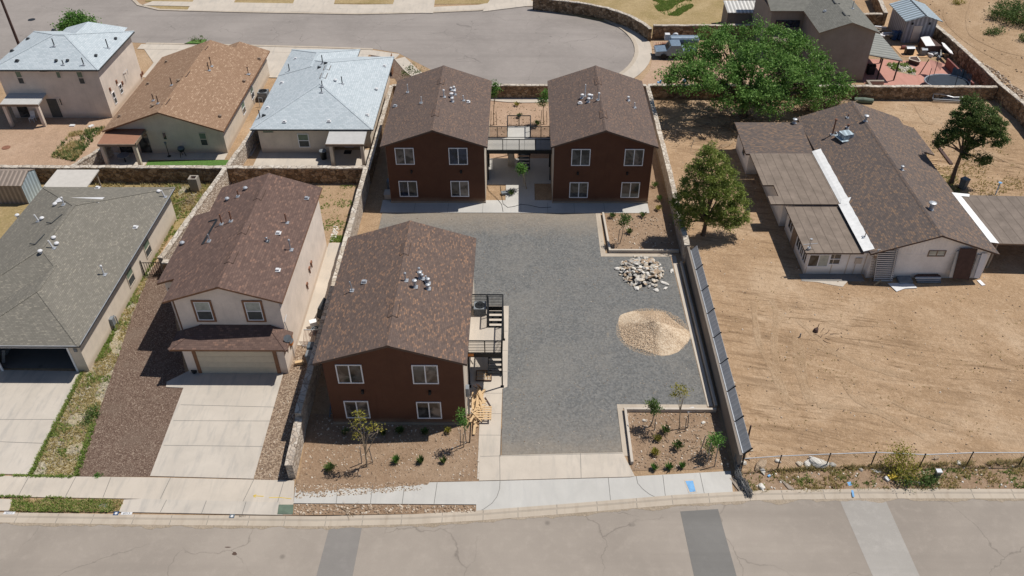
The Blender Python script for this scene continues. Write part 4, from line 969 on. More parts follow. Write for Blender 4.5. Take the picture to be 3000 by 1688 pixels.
for a, c in ((m0(380, 690), m0(300, 775)), (m0(530, 520), m0(440, 595))):
    p, q = onroof(a, f5), onroof(c, f5); b = MB(); b.bar(p+up, q+up, .06, .08); b.bar(q+up, q+up+Vector((-.45, .1, 0)), .06, .06); b.build('ridge_vent', M['fascia_grey'], R5)
for p, q in ((m0(1225, 750), m0(1275, 900)), (m0(1075, 980), m0(1125, 1125))):
    a, c = onx(p, -29.3), onx(q, -29.3); yc = (a.y+c.y)/2+.1; window(H5, 'E', -29.3, yc-.55, yc+.55, .75, 2.1, 'hung', 'st_cream', ('blind', 'screen_dark'), .06)
b = MB(); b.box(-29.29, -29.05, 44.2, 44.6, .5, 1.1); b.tube([(-29.2, 44.4, 0), (-29.2, 44.4, .5)], .05, 6); b.tube([(-29.15, 44.9, 0), (-29.15, 44.9, .8), (-29.29, 44.9, .9)], .04, 6); b.build('meter_box', M['plastic_grey'], H5)
b = MB(); b.box(-29.7, -29.5, 40.02, 40.098, 1.9, 2.15); b.build('wall_light', M['plastic_grey'], H5)
# white awning behind
b = MB(); zc = 2.62; b.shell([(-40.5, 59.2, zc-.25), (-36.75, 59.2, zc-.25), (-36.6, 62.15, zc), (-40.25, 62.15, zc), (-40.5, 59.2, zc-.33), (-36.75, 59.2, zc-.33), (-36.6, 62.15, zc-.1), (-40.25, 62.15, zc-.1)], [(0, 1, 2, 3), (4, 7, 6, 5), (0, 4, 5, 1), (1, 5, 6, 2), (2, 6, 7, 3), (3, 7, 4, 0)]); b.build('awning', M['patio_white'], H5)
b = MB(); b.bar((-36.9, 62.0, 0), (-36.9, 62.0, zc-.1), .12); b.bar((-40.1, 62.0, 0), (-40.1, 62.0, zc-.1), .12); b.build('awning_post', M['wood_grey'], H5)

# ------------------------------------------------------------------ metal garden shed, left
t = thing('shed', 'tan ribbed metal garden shed with pale blue gable behind the grey house', 'shed', (-45.8, 62, 0))
b = MB(); b.box(-48.6, -43.03, 60.75, 63.2, 0, 1.85); b.build('wall', M['shed_tan'], t)
b = MB(); b.extr([(60.7, 1.85), (62.3, 2.35), (63.25, 1.95), (63.25, .02), (60.72, .02)], 'x', -43.028, -42.99); b.build('gable', M['shed_blue'], t)
b = MB(); b.extr([(60.65, 1.9), (62.3, 2.42), (63.3, 2.0), (63.3, 1.95), (62.3, 2.36), (60.65, 1.84)], 'x', -48.7, -42.95); b.build('roof', M['shed_tan'], t)

# ================================================================== pale hipped two storey house
H6 = thing('house', 'two storey house with pale blue grey hipped roof and rear patio cover', 'house', (-46.8, 81.2, 0))
b = MB(); b.box(-51.8, -41.8, 76.7, 85.6, 0, 5.18); b.box(-48.3, -42.7, 85.603, 86.3, 0, 5.1); b.build('wall', M['st_far'], H6)
b = MB(); ln = hip_roof(b, -52.2, -41.4, 76.3, 86.0, 5.4, .333, .17); hipcaps(b, ln)
# rear cross gable towards the street
xr, zrr = -45.6, 6.75; b.face([(-48.9, 86.6, 5.55), (xr, 85.2, zrr), (xr, 80.5, zrr), (-48.9, 84.2, 5.55)]); b.face([(xr, 85.2, zrr), (-42.3, 86.6, 5.55), (-42.3, 84.2, 5.55), (xr, 80.5, zrr)]); b.face([(-48.9, 86.6, 5.55), (-42.3, 86.6, 5.55), (xr, 85.2, zrr)])
R6 = b.build('roof', [M['sh_pale'], M['fascia_grey']], H6)
f6 = lambda x, y: 5.4+.333*max(0, min(x+52.2, -41.4-x, y-76.3, 86-y))
for p, k, h in ((t0(455, 260), 'box', 0), (t0(240, 335), 'box', 0), (t0(105, 437), 'box', 0), (t0(147, 520), 'box', 0), (t0(480, 523), 'dome', 0), (t0(577, 522), 'dome', 0), (t0(905, 262), 'box', 0), (t0(985, 335), 'dome', 0), (t0(818, 480), 'dome', 0), (t0(463, 393), 'pipe', .8), (t0(540, 552), 'pipe', .5), (t0(712, 553), 'pipe', .75), (t0(920, 413), 'pipe', 1.0)):
    vent(R6, onroof(p, f6), k, 'fascia_grey', h or .3, .055)
for a, c, st in ((t0(118, 600), t0(228, 714), 'hung'), (t0(640, 605), t0(742, 715), 'hung'), (t0(465, 605), t0(530, 665), 'plain'), (t0(475, 832), t0(548, 898), 'slide'), (t0(330, 595), t0(420, 610), 'plain')):
    p, q = ony(a, 76.7), ony(c, 76.7); window(H6, 'S', 76.7, p.x, max(q.x-.1, p.x+.5), q.z, min(p.z, 5.1), st, 'st_far', ('blind', 'screen_dark') if st != 'slide' else ('blind_pale', 'glass'))
for a, c in ((t0(948, 790), t0(985, 885)), (t0(1005, 725), t0(1035, 795))):
    p, q = onx(a, -41.8), onx(c, -41.8); window(H6, 'E', -41.8, min(p.y, q.y)-.1, max(p.y, q.y)+.4, q.z, p.z, 'hung', 'white_trim', ('glass', 'screen_dark'))
for p in (t0(930, 760), t0(985, 695), t0(1035, 705), t0(1195, 640), t0(1205, 620)):
    q = onx(p, -41.8); b = MB(); b.box(-41.8, -41.68, q.y-.1, q.y+.1, q.z-.18, q.z+.18); b.build('dryer_vent', M['rust'], H6)
b = MB(); q = onx(t0(1065, 650), -41.75); b.tube([(-41.72, q.y-.3, q.z-.5), (-41.72, q.y-.3, q.z+.5), (-41.6, q.y+.5, q.z+.6), (-41.65, q.y+.5, q.z)], .025, 6); b.build('conduit', M['galv'], H6)
b = MB(); b.extr([(74.72, 2.5), (77.0, 2.75), (77.0, 2.62), (74.72, 2.36)], 'x', -51.5, -47.7); b.build('patio_roof', M['patio_blue'], H6)
b = MB(); b.box(-51.5, -47.7, 74.66, 74.716, 2.28, 2.5); b.build('patio_beam', M['fascia_tan'], H6)
for x in (-51.25, -47.95): b = MB(); b.box(x-.15, x+.15, 74.75, 75.05, 0, 2.35); b.build('patio_post', M['st_far'], H6)
b = MB(); b.box(-47.9, -46.9, 76.62, 76.698, .1, 2.1); b.build('door', M['screen_dark'], H6)
b = MB(); b.box(-51.2, -50.2, 76.62, 76.698, .1, 2.1); b.build('patio_door', M['glass'], H6)
t = thing('chair', 'white plastic garden chair under the patio cover of the pale roofed house', 'chair', (-49.6, 75.9, 0))
b = MB(); b.box(-49.85, -49.35, 75.65, 76.1, .4, .46); b.build('seat', M['white_metal'], t)
b = MB(); b.shell([(-49.85, 76.1, .46), (-49.35, 76.1, .46), (-49.35, 76.3, 1.0), (-49.85, 76.3, 1.0), (-49.85, 76.14, .46), (-49.35, 76.14, .46), (-49.35, 76.34, 1.0), (-49.85, 76.34, 1.0)], [(0, 1, 2, 3), (4, 5, 6, 7), (0, 1, 5, 4), (2, 3, 7, 6), (1, 2, 6, 5), (0, 3, 7, 4)]); b.build('backrest', M['white_metal'], t)
for x in (-49.82, -49.38):
    for y in (75.68, 76.08): b = MB(); b.bar((x, y, 0), (x, y, .4), .05); b.build('leg', M['white_metal'], t)

# ================================================================== tan roofed house
H7 = thing('house', 'single storey house with tan brown gabled shingle roof', 'house', (-33.2, 77, 0))
X0, X1, Y0, Y1 = -38.9, -27.6, 68.75, 85.3; xm7 = -33.2; ze7, zr7 = 2.78, 4.72; s7 = (zr7-ze7)/(xm7-X0); th = .15
zz = lambda x: zr7-th-.012-abs(x-xm7)*s7
b = MB(); b.extr([(-38.4, 0), (-38.4, zz(-38.4)), (xm7, zz(xm7)), (-28.0, zz(-28.0)), (-28.0, 0)], 'y', 69.55, 85.0); b.box(-33, -28.003, 85.003, 86.6, 0, 2.5); b.build('wall', M['st_tan'], H7)
b = MB(); b.extr([(X0, ze7), (xm7, zr7), (X1, ze7), (X1, ze7-th), (xm7, zr7-th), (X0, ze7-th)], 'y', Y0, Y1, 0, [0, 0, 1, 1, 1, 1, 1])
xw = -30.7; zw = ze7+(X1-xw)*s7
b.extr([(xw-3.1, ze7), (xw, zw), (X1, ze7), (X1, ze7-.15), (xw, zw-.15), (xw-3.1, ze7-.15)], 'y', 85.302, 87.0, 0, [0, 0, 1, 1, 1, 1, 1])
R7 = b.build('roof', [M['sh_tan'], M['trim_brown']], H7)
f7 = lambda x, y: zr7-abs(x-xm7)*s7
for p, k, h in ((t0(1415, 528), 'box', 0), (t0(1258, 715), 'box', 0), (t0(1515, 692), 'dome', 0), (t0(1018, 990), 'box', 0), (t0(1296, 905), 'dome', 0), (t0(1870, 993), 'dome', 0), (t0(2075, 695), 'dome', 0), (t0(2200, 503), 'box', 0), (t0(1795, 565), 'cap', .9), (t0(1775, 600), 'pipe', .9), (t0(2110, 632), 'cap', .7), (t0(1460, 725), 'pipe', .8), (t0(1305, 855), 'pipe', .7), (t0(1345, 880), 'pipe', .8)):
    vent(R7, onroof(p, f7), k, 'fascia_tan' if k in ('box', 'dome') else 'fascia_dk', h or .3, .05)
for a, c in ((t0(1445, 840), t0(1390, 890)), (t0(1635, 610), t0(1580, 657)), (t0(1808, 397), t0(1765, 428))):
    y0, y1 = sorted((at(a, zr7-.1).y, at(c, zr7-.1).y)); b = MB(); b.bar((xm7+.22, y0, zr7-.05), (xm7+.22, y1, zr7-.05), .06, .06); b.bar((xm7-.2, y0, zr7-.05), (xm7+.22, y0, zr7-.05), .05, .06); b.build('ridge_vent', M['fascia_dk'], R7)
for a, c, st in ((t0(1368, 1120), t0(1432, 1187), 'plain'), (t0(1680, 1125), t0(1780, 1237), 'hung')):
    p, q = ony(a, 69.55), ony(c, 69.55); window(H7, 'S', 69.55, p.x, q.x-.05, q.z, p.z, st, 'st_tan', ('glass_blue' if st == 'plain' else 'blind', 'screen_dark'))
for p in (t0(2075, 960), t0(2150, 840)):
    q = onx(p, -28.0); window(H7, 'E', -28.0, q.y-.5, q.y+.5, max(.7, q.z-.5), max(2.0, q.z+.5), 'hung', 'white_trim', ('blind', 'glass'))
b = MB(); b.extr([(67.0, 2.42), (69.5, 2.62), (69.5, 2.5), (67.0, 2.28)], 'x', -38.75, -35.25); b.build('patio_roof', M['patio_tan'], H7)
b = MB(); b.box(-35.246, -35.16, 66.95, 69.5, 2.3, 2.56); b.box(-38.75, -35.25, 66.9, 66.996, 2.2, 2.42); b.build('patio_beam', M['fascia_tan'], H7)
for x in (-38.55, -35.5): b = MB(); b.box(x-.15, x+.15, 67.05, 67.35, 0, 2.26); b.build('patio_post', M['st_tan'], H7)
b = MB(); b.box(-36.2, -35.2, 69.48, 69.548, .1, 2.1); b.box(-38.2, -37, 69.48, 69.548, .1, 2.1); b.build('patio_door', M['glass'], H7)
t = thing('table', 'grey octagonal patio table under the tan patio roof', 'table', (-37.2, 67.9, 0))
b = MB(); b.tube([(-37.2, 67.9, .7), (-37.2, 67.9, .75)], .6, 8); b.build('tabletop', M['plastic_grey'], t); b = MB(); b.tube([(-37.2, 67.9, .03), (-37.2, 67.9, .7)], .06, 8); b.build('pedestal', M['plastic_black'], t)
t = thing('grill', 'dark kettle grill standing by the wall of the tan roofed house', 'grill', (-32.1, 68.95, 0))
b = MB(); b.tube([(-32.1, 68.95, .55), (-32.1, 68.95, .75), (-32.1, 68.95, .85)], [.2, .33, .34], 14); b.build('bowl', M['plastic_black'], t); b = MB(); b.tube([(-32.1, 68.95, .86), (-32.1, 68.95, 1.0), (-32.1, 68.95, 1.1)], [.34, .28, .05], 14); b.build('lid', M['plastic_blue'], t)
for k in range(3): a = k*2.1; b = MB(); b.bar((-32.1+.3*math.cos(a), 68.95+.3*math.sin(a), 0), (-32.1+.18*math.cos(a), 68.95+.18*math.sin(a), .6), .04); b.build('leg', M['black_metal'], t)
t = thing('patio_lamp', 'slim post lamp standing by the wall of the tan roofed house', 'lamp', (-33.4, 68.9, 0))
b = MB(); b.tube([(-33.4, 68.9, 0), (-33.4, 68.9, 1.3)], .035, 7); b.tube([(-33.4, 68.9, 0), (-33.4, 68.9, .08)], .18, 10); b.build('post', M['black_metal'], t); b = MB(); b.tube([(-33.4, 68.9, 1.3), (-33.4, 68.9, 1.55)], [.08, .12], 8); b.build('lamp_shade', M['plastic_grey'], t)
# side clutter between the tan and pale houses
q = at(t1(290, 700)); condenser('grey boxy cooler unit behind the right wall of the tan roofed house', -27.2, 80.8, 0, 1.0, 1.0)
b = MB(); b.tube([(-27.3, 79.2, 0), (-27.3, 79.2, 1.0), (-26.9, 79.2, 1.0), (-26.9, 79.2, 0)], .03, 6); b.tube([(-27.95, 79.6, .1), (-27.95, 79.6, 2.2)], .03, 6); tag(recenter(b.build('pipe_stand', M['galv'])), 'bent grey pipe stand in the gap beside the tan roofed house', 'pipes')

# ================================================================== pale hipped single storey house
H8 = thing('house', 'single storey house with broad pale blue hipped roof and small porch', 'house', (-19.4, 77, 0))
b = MB(); b.box(-24.7, -17.9, 69.6, 85.0, 0, 2.6); b.box(-17.897, -14.4, 70.7, 85.0, 0, 2.6); b.box(-24.6, -18.2, 85.003, 86.7, 0, 2.6); b.build('wall', M['st_tan'], H8)
b = MB(); ln = hip_roof(b, -25.2, -13.75, 69.1, 85.4, 2.8, .333, .16); hipcaps(b, ln)
zv = 2.83; P, Q = Vector((-21.45, 83.5, zv+3.75*.333)), Vector((-21.45, 80.0, zv+3.75*.333)); a, c, d, e = Vector((-25.2, 87.25, zv)), Vector((-17.7, 87.25, zv)), Vector((-17.7, 83.5, zv)), Vector((-25.2, 83.5, zv))
b.face([a, c, P]); b.face([c, d+Vector((0, -3, 0)), Q, P]); b.face([e+Vector((0, -3, 0)), a, P, Q]); lo = Vector((0, 0, -.16))
for p, q in ((a, c), (c, d), (e, a)): b.face([p, q, q+lo, p+lo], 1)
hipcaps(b, [(a, P), (c, P), (P, Q)])
R8 = b.build('roof', [M['sh_pale'], M['fascia_grey']], H8)
f8 = lambda x, y: 2.8+.333*max(0, min(x+25.2, -13.75-x, y-69.1, 85.4-y))
for p, k, h in ((t1(482, 503), 'box', 0), (t1(365, 705), 'box', 0), (t1(245, 918), 'box', 0), (t1(387, 1037), 'box', 0), (t1(765, 1033), 'box', 0), (t1(1088, 982), 'box', 0), (t1(1168, 765), 'dome', 0), (t1(1235, 565), 'box', 0), (t1(820, 690), 'dome', 0), (t1(878, 715), 'pipe', .8), (t1(430, 605), 'pipe', .8), (t1(180, 1000), 'pipe', .8), (t1(712, 540), 'pipe', .9), (t1(708, 735), 'pipe', .6), (t1(703, 785), 'pipe', .5)):
    vent(R8, onroof(p, f8), k, 'white_metal' if k != 'pipe' else 'fascia_grey', h or .3, .05)
for a, c in ((t1(775, 560), t1(745, 598)), (t1(740, 625), t1(705, 668))):
    y0, y1 = sorted((at(a, 4.6).y, at(c, 4.6).y)); ridge_vent(R8, -19.47, y0, y1, 2.8+.333*5.72, .333, 'sh_pale')
for p in (t1(740, 540), t1(685, 577), t1(215, 985)):
    q = onroof(p, f8); b = MB(); b.bar(q+Vector((-.2, .15, .06)), q+Vector((.15, 0, .06)), .12, .1); b.bar(q+Vector((.15, 0, .06)), q+Vector((-.2, -.15, .06)), .12, .1); b.build('wind_vent', M['plastic_black'], R8)
p, q = ony(t1(492, 1135), 69.6), ony(t1(608, 1250), 69.6); window(H8, 'S', 69.6, p.x, q.x, q.z, p.z, 'hung', 'white_trim', ('blind', 'screen_dark'))
p = ony(t1(195, 1105), 69.6); q = ony(t1(298, 1130), 69.6); window(H8, 'S', 69.6, p.x, q.x, max(q.z, 1.9), 2.45, 'plain', 'st_tan', ('blind', 'glass'))
p = onx(t1(1210, 925), -14.4); window(H8, 'E', -14.4, p.y-.5, p.y+.5, 1.0, 2.1, 'hung', 'white_trim', ('glass', 'glass'))
p = onx(t1(1305, 650), -14.4); b = MB(); b.box(-14.396, -14.33, p.y-.6, p.y+.6, .1, 2.2); b.build('side_door', M['trim_brown'], H8)
b = MB(); b.extr([(67.05, 2.42), (70.6, 2.74), (70.6, 2.6), (67.05, 2.28)], 'x', -17.85, -14.35); b.build('porch_roof', M['patio_blue'], H8)
b = MB(); b.box(-17.85, -14.35, 66.97, 67.046, 2.2, 2.42); b.build('porch_beam', M['fascia_tan'], H8)
for x in (-17.45, -14.6): b = MB(); b.box(x-.15, x+.15, 67.1, 67.4, 0, 2.27); b.build('porch_post', M['st_tan'], H8)
b = MB(); b.box(-17.0, -16.1, 70.62, 70.698, .05, 2.1); b.build('door', M['white_trim'], H8)
b = MB(); b.box(-16.9, -16.2, 69.4, 70.1, .032, .05); tag(recenter(b.build('doormat', M['dark'])), 'black doormat on the porch floor of the pale roofed house', 'mat')
t = thing('trash_can', 'black round bin with pale lid beside the pale house porch', 'bin', (-18.6, 68.5, 0))
b = MB(); b.tube([(-18.6, 68.5, .03), (-18.6, 68.5, .85)], [.26, .32], 14); b.build('bin_body', M['plastic_black'], t); b = MB(); b.tube([(-18.6, 68.5, .85), (-18.6, 68.5, .92), (-18.6, 68.5, .97)], [.36, .35, .15], 14); b.build('lid', M['plastic_grey'], t)

# ================================================================== white ranch house on the right
H9 = thing('house', 'white ranch house with weathered brown roof on the sandy lot', 'house', (29, 61, 0))
xm9 = 31.05; ze9, zr9 = 2.55, 4.25; X0, X1, Y0, Y1 = 26.25, 35.85, 50.3, 72.0; s9 = (zr9-ze9)/(xm9-X0); th = .14
zz = lambda x: zr9-th-.012-abs(x-xm9)*s9
b = MB(); b.extr([(26.6, 0), (26.6, zz(26.6)), (xm9, zz(xm9)), (35.4, zz(35.4)), (35.4, 0)], 'y', 50.65, 71.6)
b.box(21.95, 26.597, 51.1, 57.2, .0, 2.03); b.box(21.6, 26.597, 57.6, 65.2, 0, 2.1); b.box(20.55, 26.597, 65.9, 70.6, 0, 2.3); b.box(35.403, 36.4, 65.9, 70.2, 0, 2.1)
b.build('wall', M['white_paint'], H9)
b = MB()
for k in range(32):
    x = 27.0+k*.26; b.box(x, x+.02, 50.635, 50.648, 2.3, max(2.32, zz(x)-.05))
b.box(26.65, 35.35, 50.63, 50.647, 2.27, 2.3); b.build('gable_board', M['white_paint'], H9)
b = MB(); b.extr([(X0, ze9), (xm9, zr9), (X1, ze9), (X1, ze9-th), (xm9, zr9-th), (X0, ze9-th)], 'y', Y0, Y1, 0, [0, 0, 1, 1, 1, 1, 1])
b.extr([(xm9-.2, zr9-.2*s9+.02), (xm9, zr9+.03), (xm9+.2, zr9-.2*s9+.02), (xm9, zr9-.03)], 'y', Y0+.003, Y1-.003, 0)
b.extr([(65.5, 2.2), (65.5, 2.34), (70.9, 2.62), (70.9, 2.5)], 'x', 20.1, 26.4, 0, [1, 0, 1, 1, 1])
b.extr([(35.849, 2.549), (36.95, 2.2), (36.95, 2.1), (35.849, 2.42)], 'y', 65.6, 70.6, 0, [0, 1, 1, 1, 1])
R9 = b.build('roof', [M['sh_old'], M['fascia_dk']], H9)
f9 = lambda x, y: zr9-abs(x-xm9)*s9 if x > 26.2 else 2.5
# flat additions
b = MB(); b.prism([(20.4, 57.25), (26.25, 57.25), (26.25, 65.45), (20.4, 65.45), (20.4, 60.15), (21.3, 60.15), (21.3, 58.45), (20.4, 58.45)], 2.3, 2.42, 0, 1); b.build('flat_roof', [M['rolled'], M['fascia_dk']], H9)
b = MB(); b.prism([(21.6, 50.85), (26.0, 50.85), (26.0, 57.2), (21.6, 57.2)], 2.1, 2.22, 0, 1); b.build('flat_roof', [M['rolled'], M['fascia_dk']], H9)
b = MB(); zs = lambda x: ze9+(x-X0)*s9
for y0, y1, xa, xb in ((57.35, 65.75, 26.0, 26.72), (50.75, 57.2, 25.85, 26.62)):
    n = 14
    for k in range(n):
        ya, yb = y0+(y1-y0)*k/n, y0+(y1-y0)*(k+1)/n; e0, e1 = (.018*math.sin(k*2.3), .018*math.sin((k+1)*2.3))
        b.face([(xa, ya, 2.452), (26.24, ya, 2.575), (26.24, yb, 2.575), (xa, yb, 2.452)]); b.face([(26.24, ya, 2.575), (xb+e0, ya, zs(xb+e0)+.03), (xb+e1, yb, zs(xb+e1)+.03), (26.24, yb, 2.575)])
b.face([(25.9, 56.9, 2.47), (26.5, 56.9, zs(26.5)+.035), (26.95, 57.7, zs(26.95)+.035), (26.25, 57.8, 2.58)])
b.build('flashing_strip', M['white_coat'], H9)
b = MB(); b.prism([(36.1, 51.8), (44.5, 51.5), (44.5, 58.3), (36.0, 58.6)], 2.36, 2.48, 0, 1); b.build('carport_roof', [M['rolled2'], M['fascia_tan']], H9)
b = MB(); b.shell([(35.55, 58.7, 2.68), (36.25, 58.65, 2.52), (36.45, 51.75, 2.52), (35.75, 51.75, 2.62)], [(0, 1, 2, 3)]); b.shell([(35.6, 58.7, 2.66), (37.1, 58.7, 2.5), (36.9, 58.3, 2.5), (35.9, 58.3, 2.58)], [(0, 1, 2, 3)]); b.build('flashing_strip', M['white_coat'], H9)
for x, y in ((36.5, 52.0), (44.2, 51.8), (44.2, 58), (40.3, 51.9)): b = MB(); b.bar((x, y, 0), (x, y, 2.36), .12); b.build('carport_post', M['wood_grey'], H9)
b = MB(); b.box(26.5, 26.7, 50.2, 50.3, 2.2, 2.5); b.build('rafter_end', M['fascia_tan'], H9)
# openings: lean-to west side and front
for y0, y1, pm in ((55.35, 56.5, 'glass_warm'), (52.9, 53.9, 'glass'), (52.1, 52.85, 'glass'), (51.2, 52.05, 'glass_warm')): window(H9, 'W', 21.95, y0, y1, .75, 1.9, 'slide', 'white_trim', (pm, 'glass'))
b = MB(); b.box(21.87, 21.948, 54.15, 55.1, .05, 1.95); b.build('door', M['fascia_tan'], H9)
for a, c, st, pn in ((m3(510, 855), m3(640, 960), 'slide', ('glass', 'blind_pale')), (m3(690, 848), m3(745, 940), 'hung', ('glass', 'glass'))):
    p, q = ony(a, 51.1), ony(c, 51.1); window(H9, 'S', 51.1, p.x-.1, q.x+.05, q.z, min(p.z, 2.0), st, 'white_trim', pn)
for x in (22.05, 23.95, 25.1, 26.4): b = MB(); b.box(x-.03, x+.03, 51.07, 51.098, .05, 2.0); b.build('panel_batten', M['st_cream'], H9)
b = MB(); b.box(25.6, 26.1, 51.0, 51.098, 1.1, 1.6); b.tube([(25.7, 51.03, .1), (25.7, 51.03, 1.1)], .025, 6); b.build('electric_box', M['st_cream'], H9)
p, q = ony(fw(1270, 350), 50.65), ony(fw(1560, 470), 50.65); window(H9, 'S', 50.65, p.x, q.x, q.z, p.z, 'slide', 'fascia_tan', ('blind_pale', 'blind_pale'))
p = onx((1868, 350), 20.55); window(H9, 'W', 20.55, 67.2, 68.2, .9, 1.8, 'plain', 'white_trim', ('glass', 'glass'))
# roof gear
def lot_vent(p, k, m_, h, r_): vent(R9, onroof(p, f9), k, m_, h, r_)
lot_vent(t3(690, 1145), 'cap', 'rust', 1.5, .09); lot_vent(t3(822, 1085), 'cap', 'rust', .25, .08); lot_vent(t3(740, 1130), 'pipe', 'rust', .2, .06); lot_vent(t3(822, 1000), 'pipe', 'rust', .35, .05)
lot_vent(m3(1278, 140), 'cap', 'galv', .3, .1); lot_vent(m3(1525, 475), 'cap', 'galv', .55, .2); lot_vent(m3(965, 710), 'pipe', 'rust', .5, .03)
q = at(t3(368, 1045), 2.65); vent(R9, q, 'cap', 'galv', .35, .15); q = onroof(t3(970, 1030), f9); vent(R9, q, 'cap', 'galv', .5, .15)
q = onroof(t3(800, 1170), f9); b = MB(); b.obox(q+Vector((0, 0, .3)), (1.0, .9, .42), .3); b.obox(q+Vector((0, 0, .03)), (1.5, 1.4, .06), .3); b.build('swamp_cooler', M['shed_blue'], R9)
q = at(m3(490, 815), 2.22); b = MB(); b.tube([q, q+Vector((0, 0, .9))], .035, 6); b.tube([q, q+Vector((0, 0, .2))], .14, 8); b.bar(q+Vector((-.5, 0, .45)), q+Vector((.6, .1, .5)), .04); b.tube([q+Vector((0, 0, .85)), q+Vector((0, 0, 1.0))], .1, 8); b.build('antenna', M['galv'], R9)
sheet('patio', [(21.6, 50.2), (26.4, 50.2), (26.4, 51.1), (21.6, 51.1)], .03, M['asphalt_patch'], .03)

# ================================================================== grey stucco house, top right
HA = thing('house', 'tall grey brown stucco house with plain grey roof and lean-to patio', 'house', (34.4, 97, 0))
xma = 34.45; zea, zra = 5.6, 6.72; sa = (zra-zea)/3.2; th = .15
zz = lambda x: zra-th-.012-abs(x-xma)*sa
b = MB(); b.extr([(31.6, 0), (31.6, zz(31.6)), (xma, zz(xma)), (37.3, zz(37.3)), (37.3, 0)], 'y', 85.4, 116); b.box(27.9, 31.597, 91.6, 99, 0, 5.3); b.build('wall', M['st_grey'], HA)
b = MB(); b.extr([(xma-3.2, zea), (xma, zra), (xma+3.2, zea), (xma+3.2, zea-th), (xma, zra-th), (xma-3.2, zea-th)], 'y', 85.0, 117, 0, [0, 0, 1, 1, 1, 1, 1])
b.extr([(91.2, zea+.004), (96, zra-.02), (100.8, zea), (100.8, zea-th), (96, zra-th), (91.2, zea-th)], 'x', 27.6, 33.5, 0, [0, 0, 1, 1, 1, 1, 1])
RA = b.build('roof', [M['sh_greyhouse'], M['fascia_tan']], HA)
fa = lambda x, y: zra-abs(x-xma)*sa
for p, k, h in ((t3(860, 75), 'pipe', .9), (t3(628, 100), 'box', 0), (t3(460, 22), 'dome', 0)): vent(RA, onroof(p, fa), k, 'galv', h or .3, .05)
for a, c in ((t3(690, 0), t3(715, 35)), (t3(775, 105), t3(800, 137))):
    p, q = onroof(a, fa), onroof(c, fa); b = MB(); b.bar(p+up, q+up, .1, .08); b.bar(q+up, q+up+Vector((.5, 0, 0)), .1, .08); b.build('ridge_vent', M['plastic_black'], RA)
b = MB(); b.shell([(37.3, 85.6, 2.95), (41.0, 85.3, 2.4), (41.0, 94, 2.4), (37.3, 94, 2.95), (37.3, 85.6, 2.85), (41.0, 85.3, 2.26), (41.0, 94, 2.26), (37.3, 94, 2.85)], [(0, 1, 2, 3), (4, 7, 6, 5), (0, 4, 5, 1), (1, 5, 6, 2), (2, 6, 7, 3)]); b.build('patio_roof', M['patio_metal'], HA)
for x, y in ((40.75, 85.5), (40.75, 90), (38.9, 85.5)): b = MB(); b.bar((x, y, .04), (x, y, 2.3 if x > 40 else 2.55), .12); b.build('patio_post', M['black_metal'], HA)
b = MB(); b.box(37.32, 39.2, 84.2, 84.5, 0, .55); b.box(37.32, 37.6, 81.5, 84.2, 0, .55); b.build('patio_kerb', M['block_grey'], HA)
b = MB(); b.box(28.5, 31.2, 91.5, 91.597, 3.6, 4.4); b.build('window_band', M['glass_blue'], HA)
b = MB(); b.box(28.2, 31.5, 89.4, 91.5, 2.7, 2.85); b.build('back_porch_roof', M['rolled2'], HA)
# white roofed metal shed behind the tree
t = thing('shed', 'low grey shed with white corrugated roof behind the big tree', 'shed', (26, 100, 0))
p = [at(q, 2.5) for q in (t2(2060, 15), t2(2120, 98))]; xA = at(t2(2120, 98), 2.4).x
y0 = at(t2(2120, 98), 2.4).y; y1 = at(t2(2060, 15), 2.5).y
b = MB(); b.box(xA+.1, xA+5.3, y0+.1, y1-.1, 0, 2.25); b.build('wall', M['st_grey'], t)
b = MB(); b.extr([(y0-.1, 2.3), (y1, 2.65), (y1, 2.55), (y0-.1, 2.2)], 'x', xA, xA+5.45); b.build('roof', M['white_corr'], t)
# metal shed on the patio
t = thing('shed', 'grey blue board shed with pale blue metal roof and white door', 'shed', (47, 98, 0))
b = MB(); b.extr([(45.25, 0), (45.25, 2.75), (47.0, 3.3), (48.75, 2.75), (48.75, 0)], 'y', 95.9, 100.7); b.build('wall', M['shed_wall'], t)
b = MB(); b.extr([(44.85, 2.75), (47.0, 3.45), (49.15, 2.75), (49.15, 2.66), (47.0, 3.36), (44.85, 2.66)], 'y', 95.4, 101.1); b.build('roof', M['shed_roof'], t)
b = MB(); b.box(46.2, 47.15, 95.83, 95.898, .05, 2.05); d = b.build('door', M['st_far'], t); b = MB(); b.box(47.0, 47.08, 95.78, 95.83, .95, 1.05); b.build('handle', M['galv'], d)
b = MB(); b.obox((47.0, 98.2, 3.46), (.12, 5.6, .05)); b.build('ridge_cap', M['fascia_grey'], t)
for x in (45.9, 47.9): b = MB(); b.box(x-.12, x+.12, 95.82, 95.898, 2.2, 2.45); b.build('wall_light', M['plastic_black'], t)

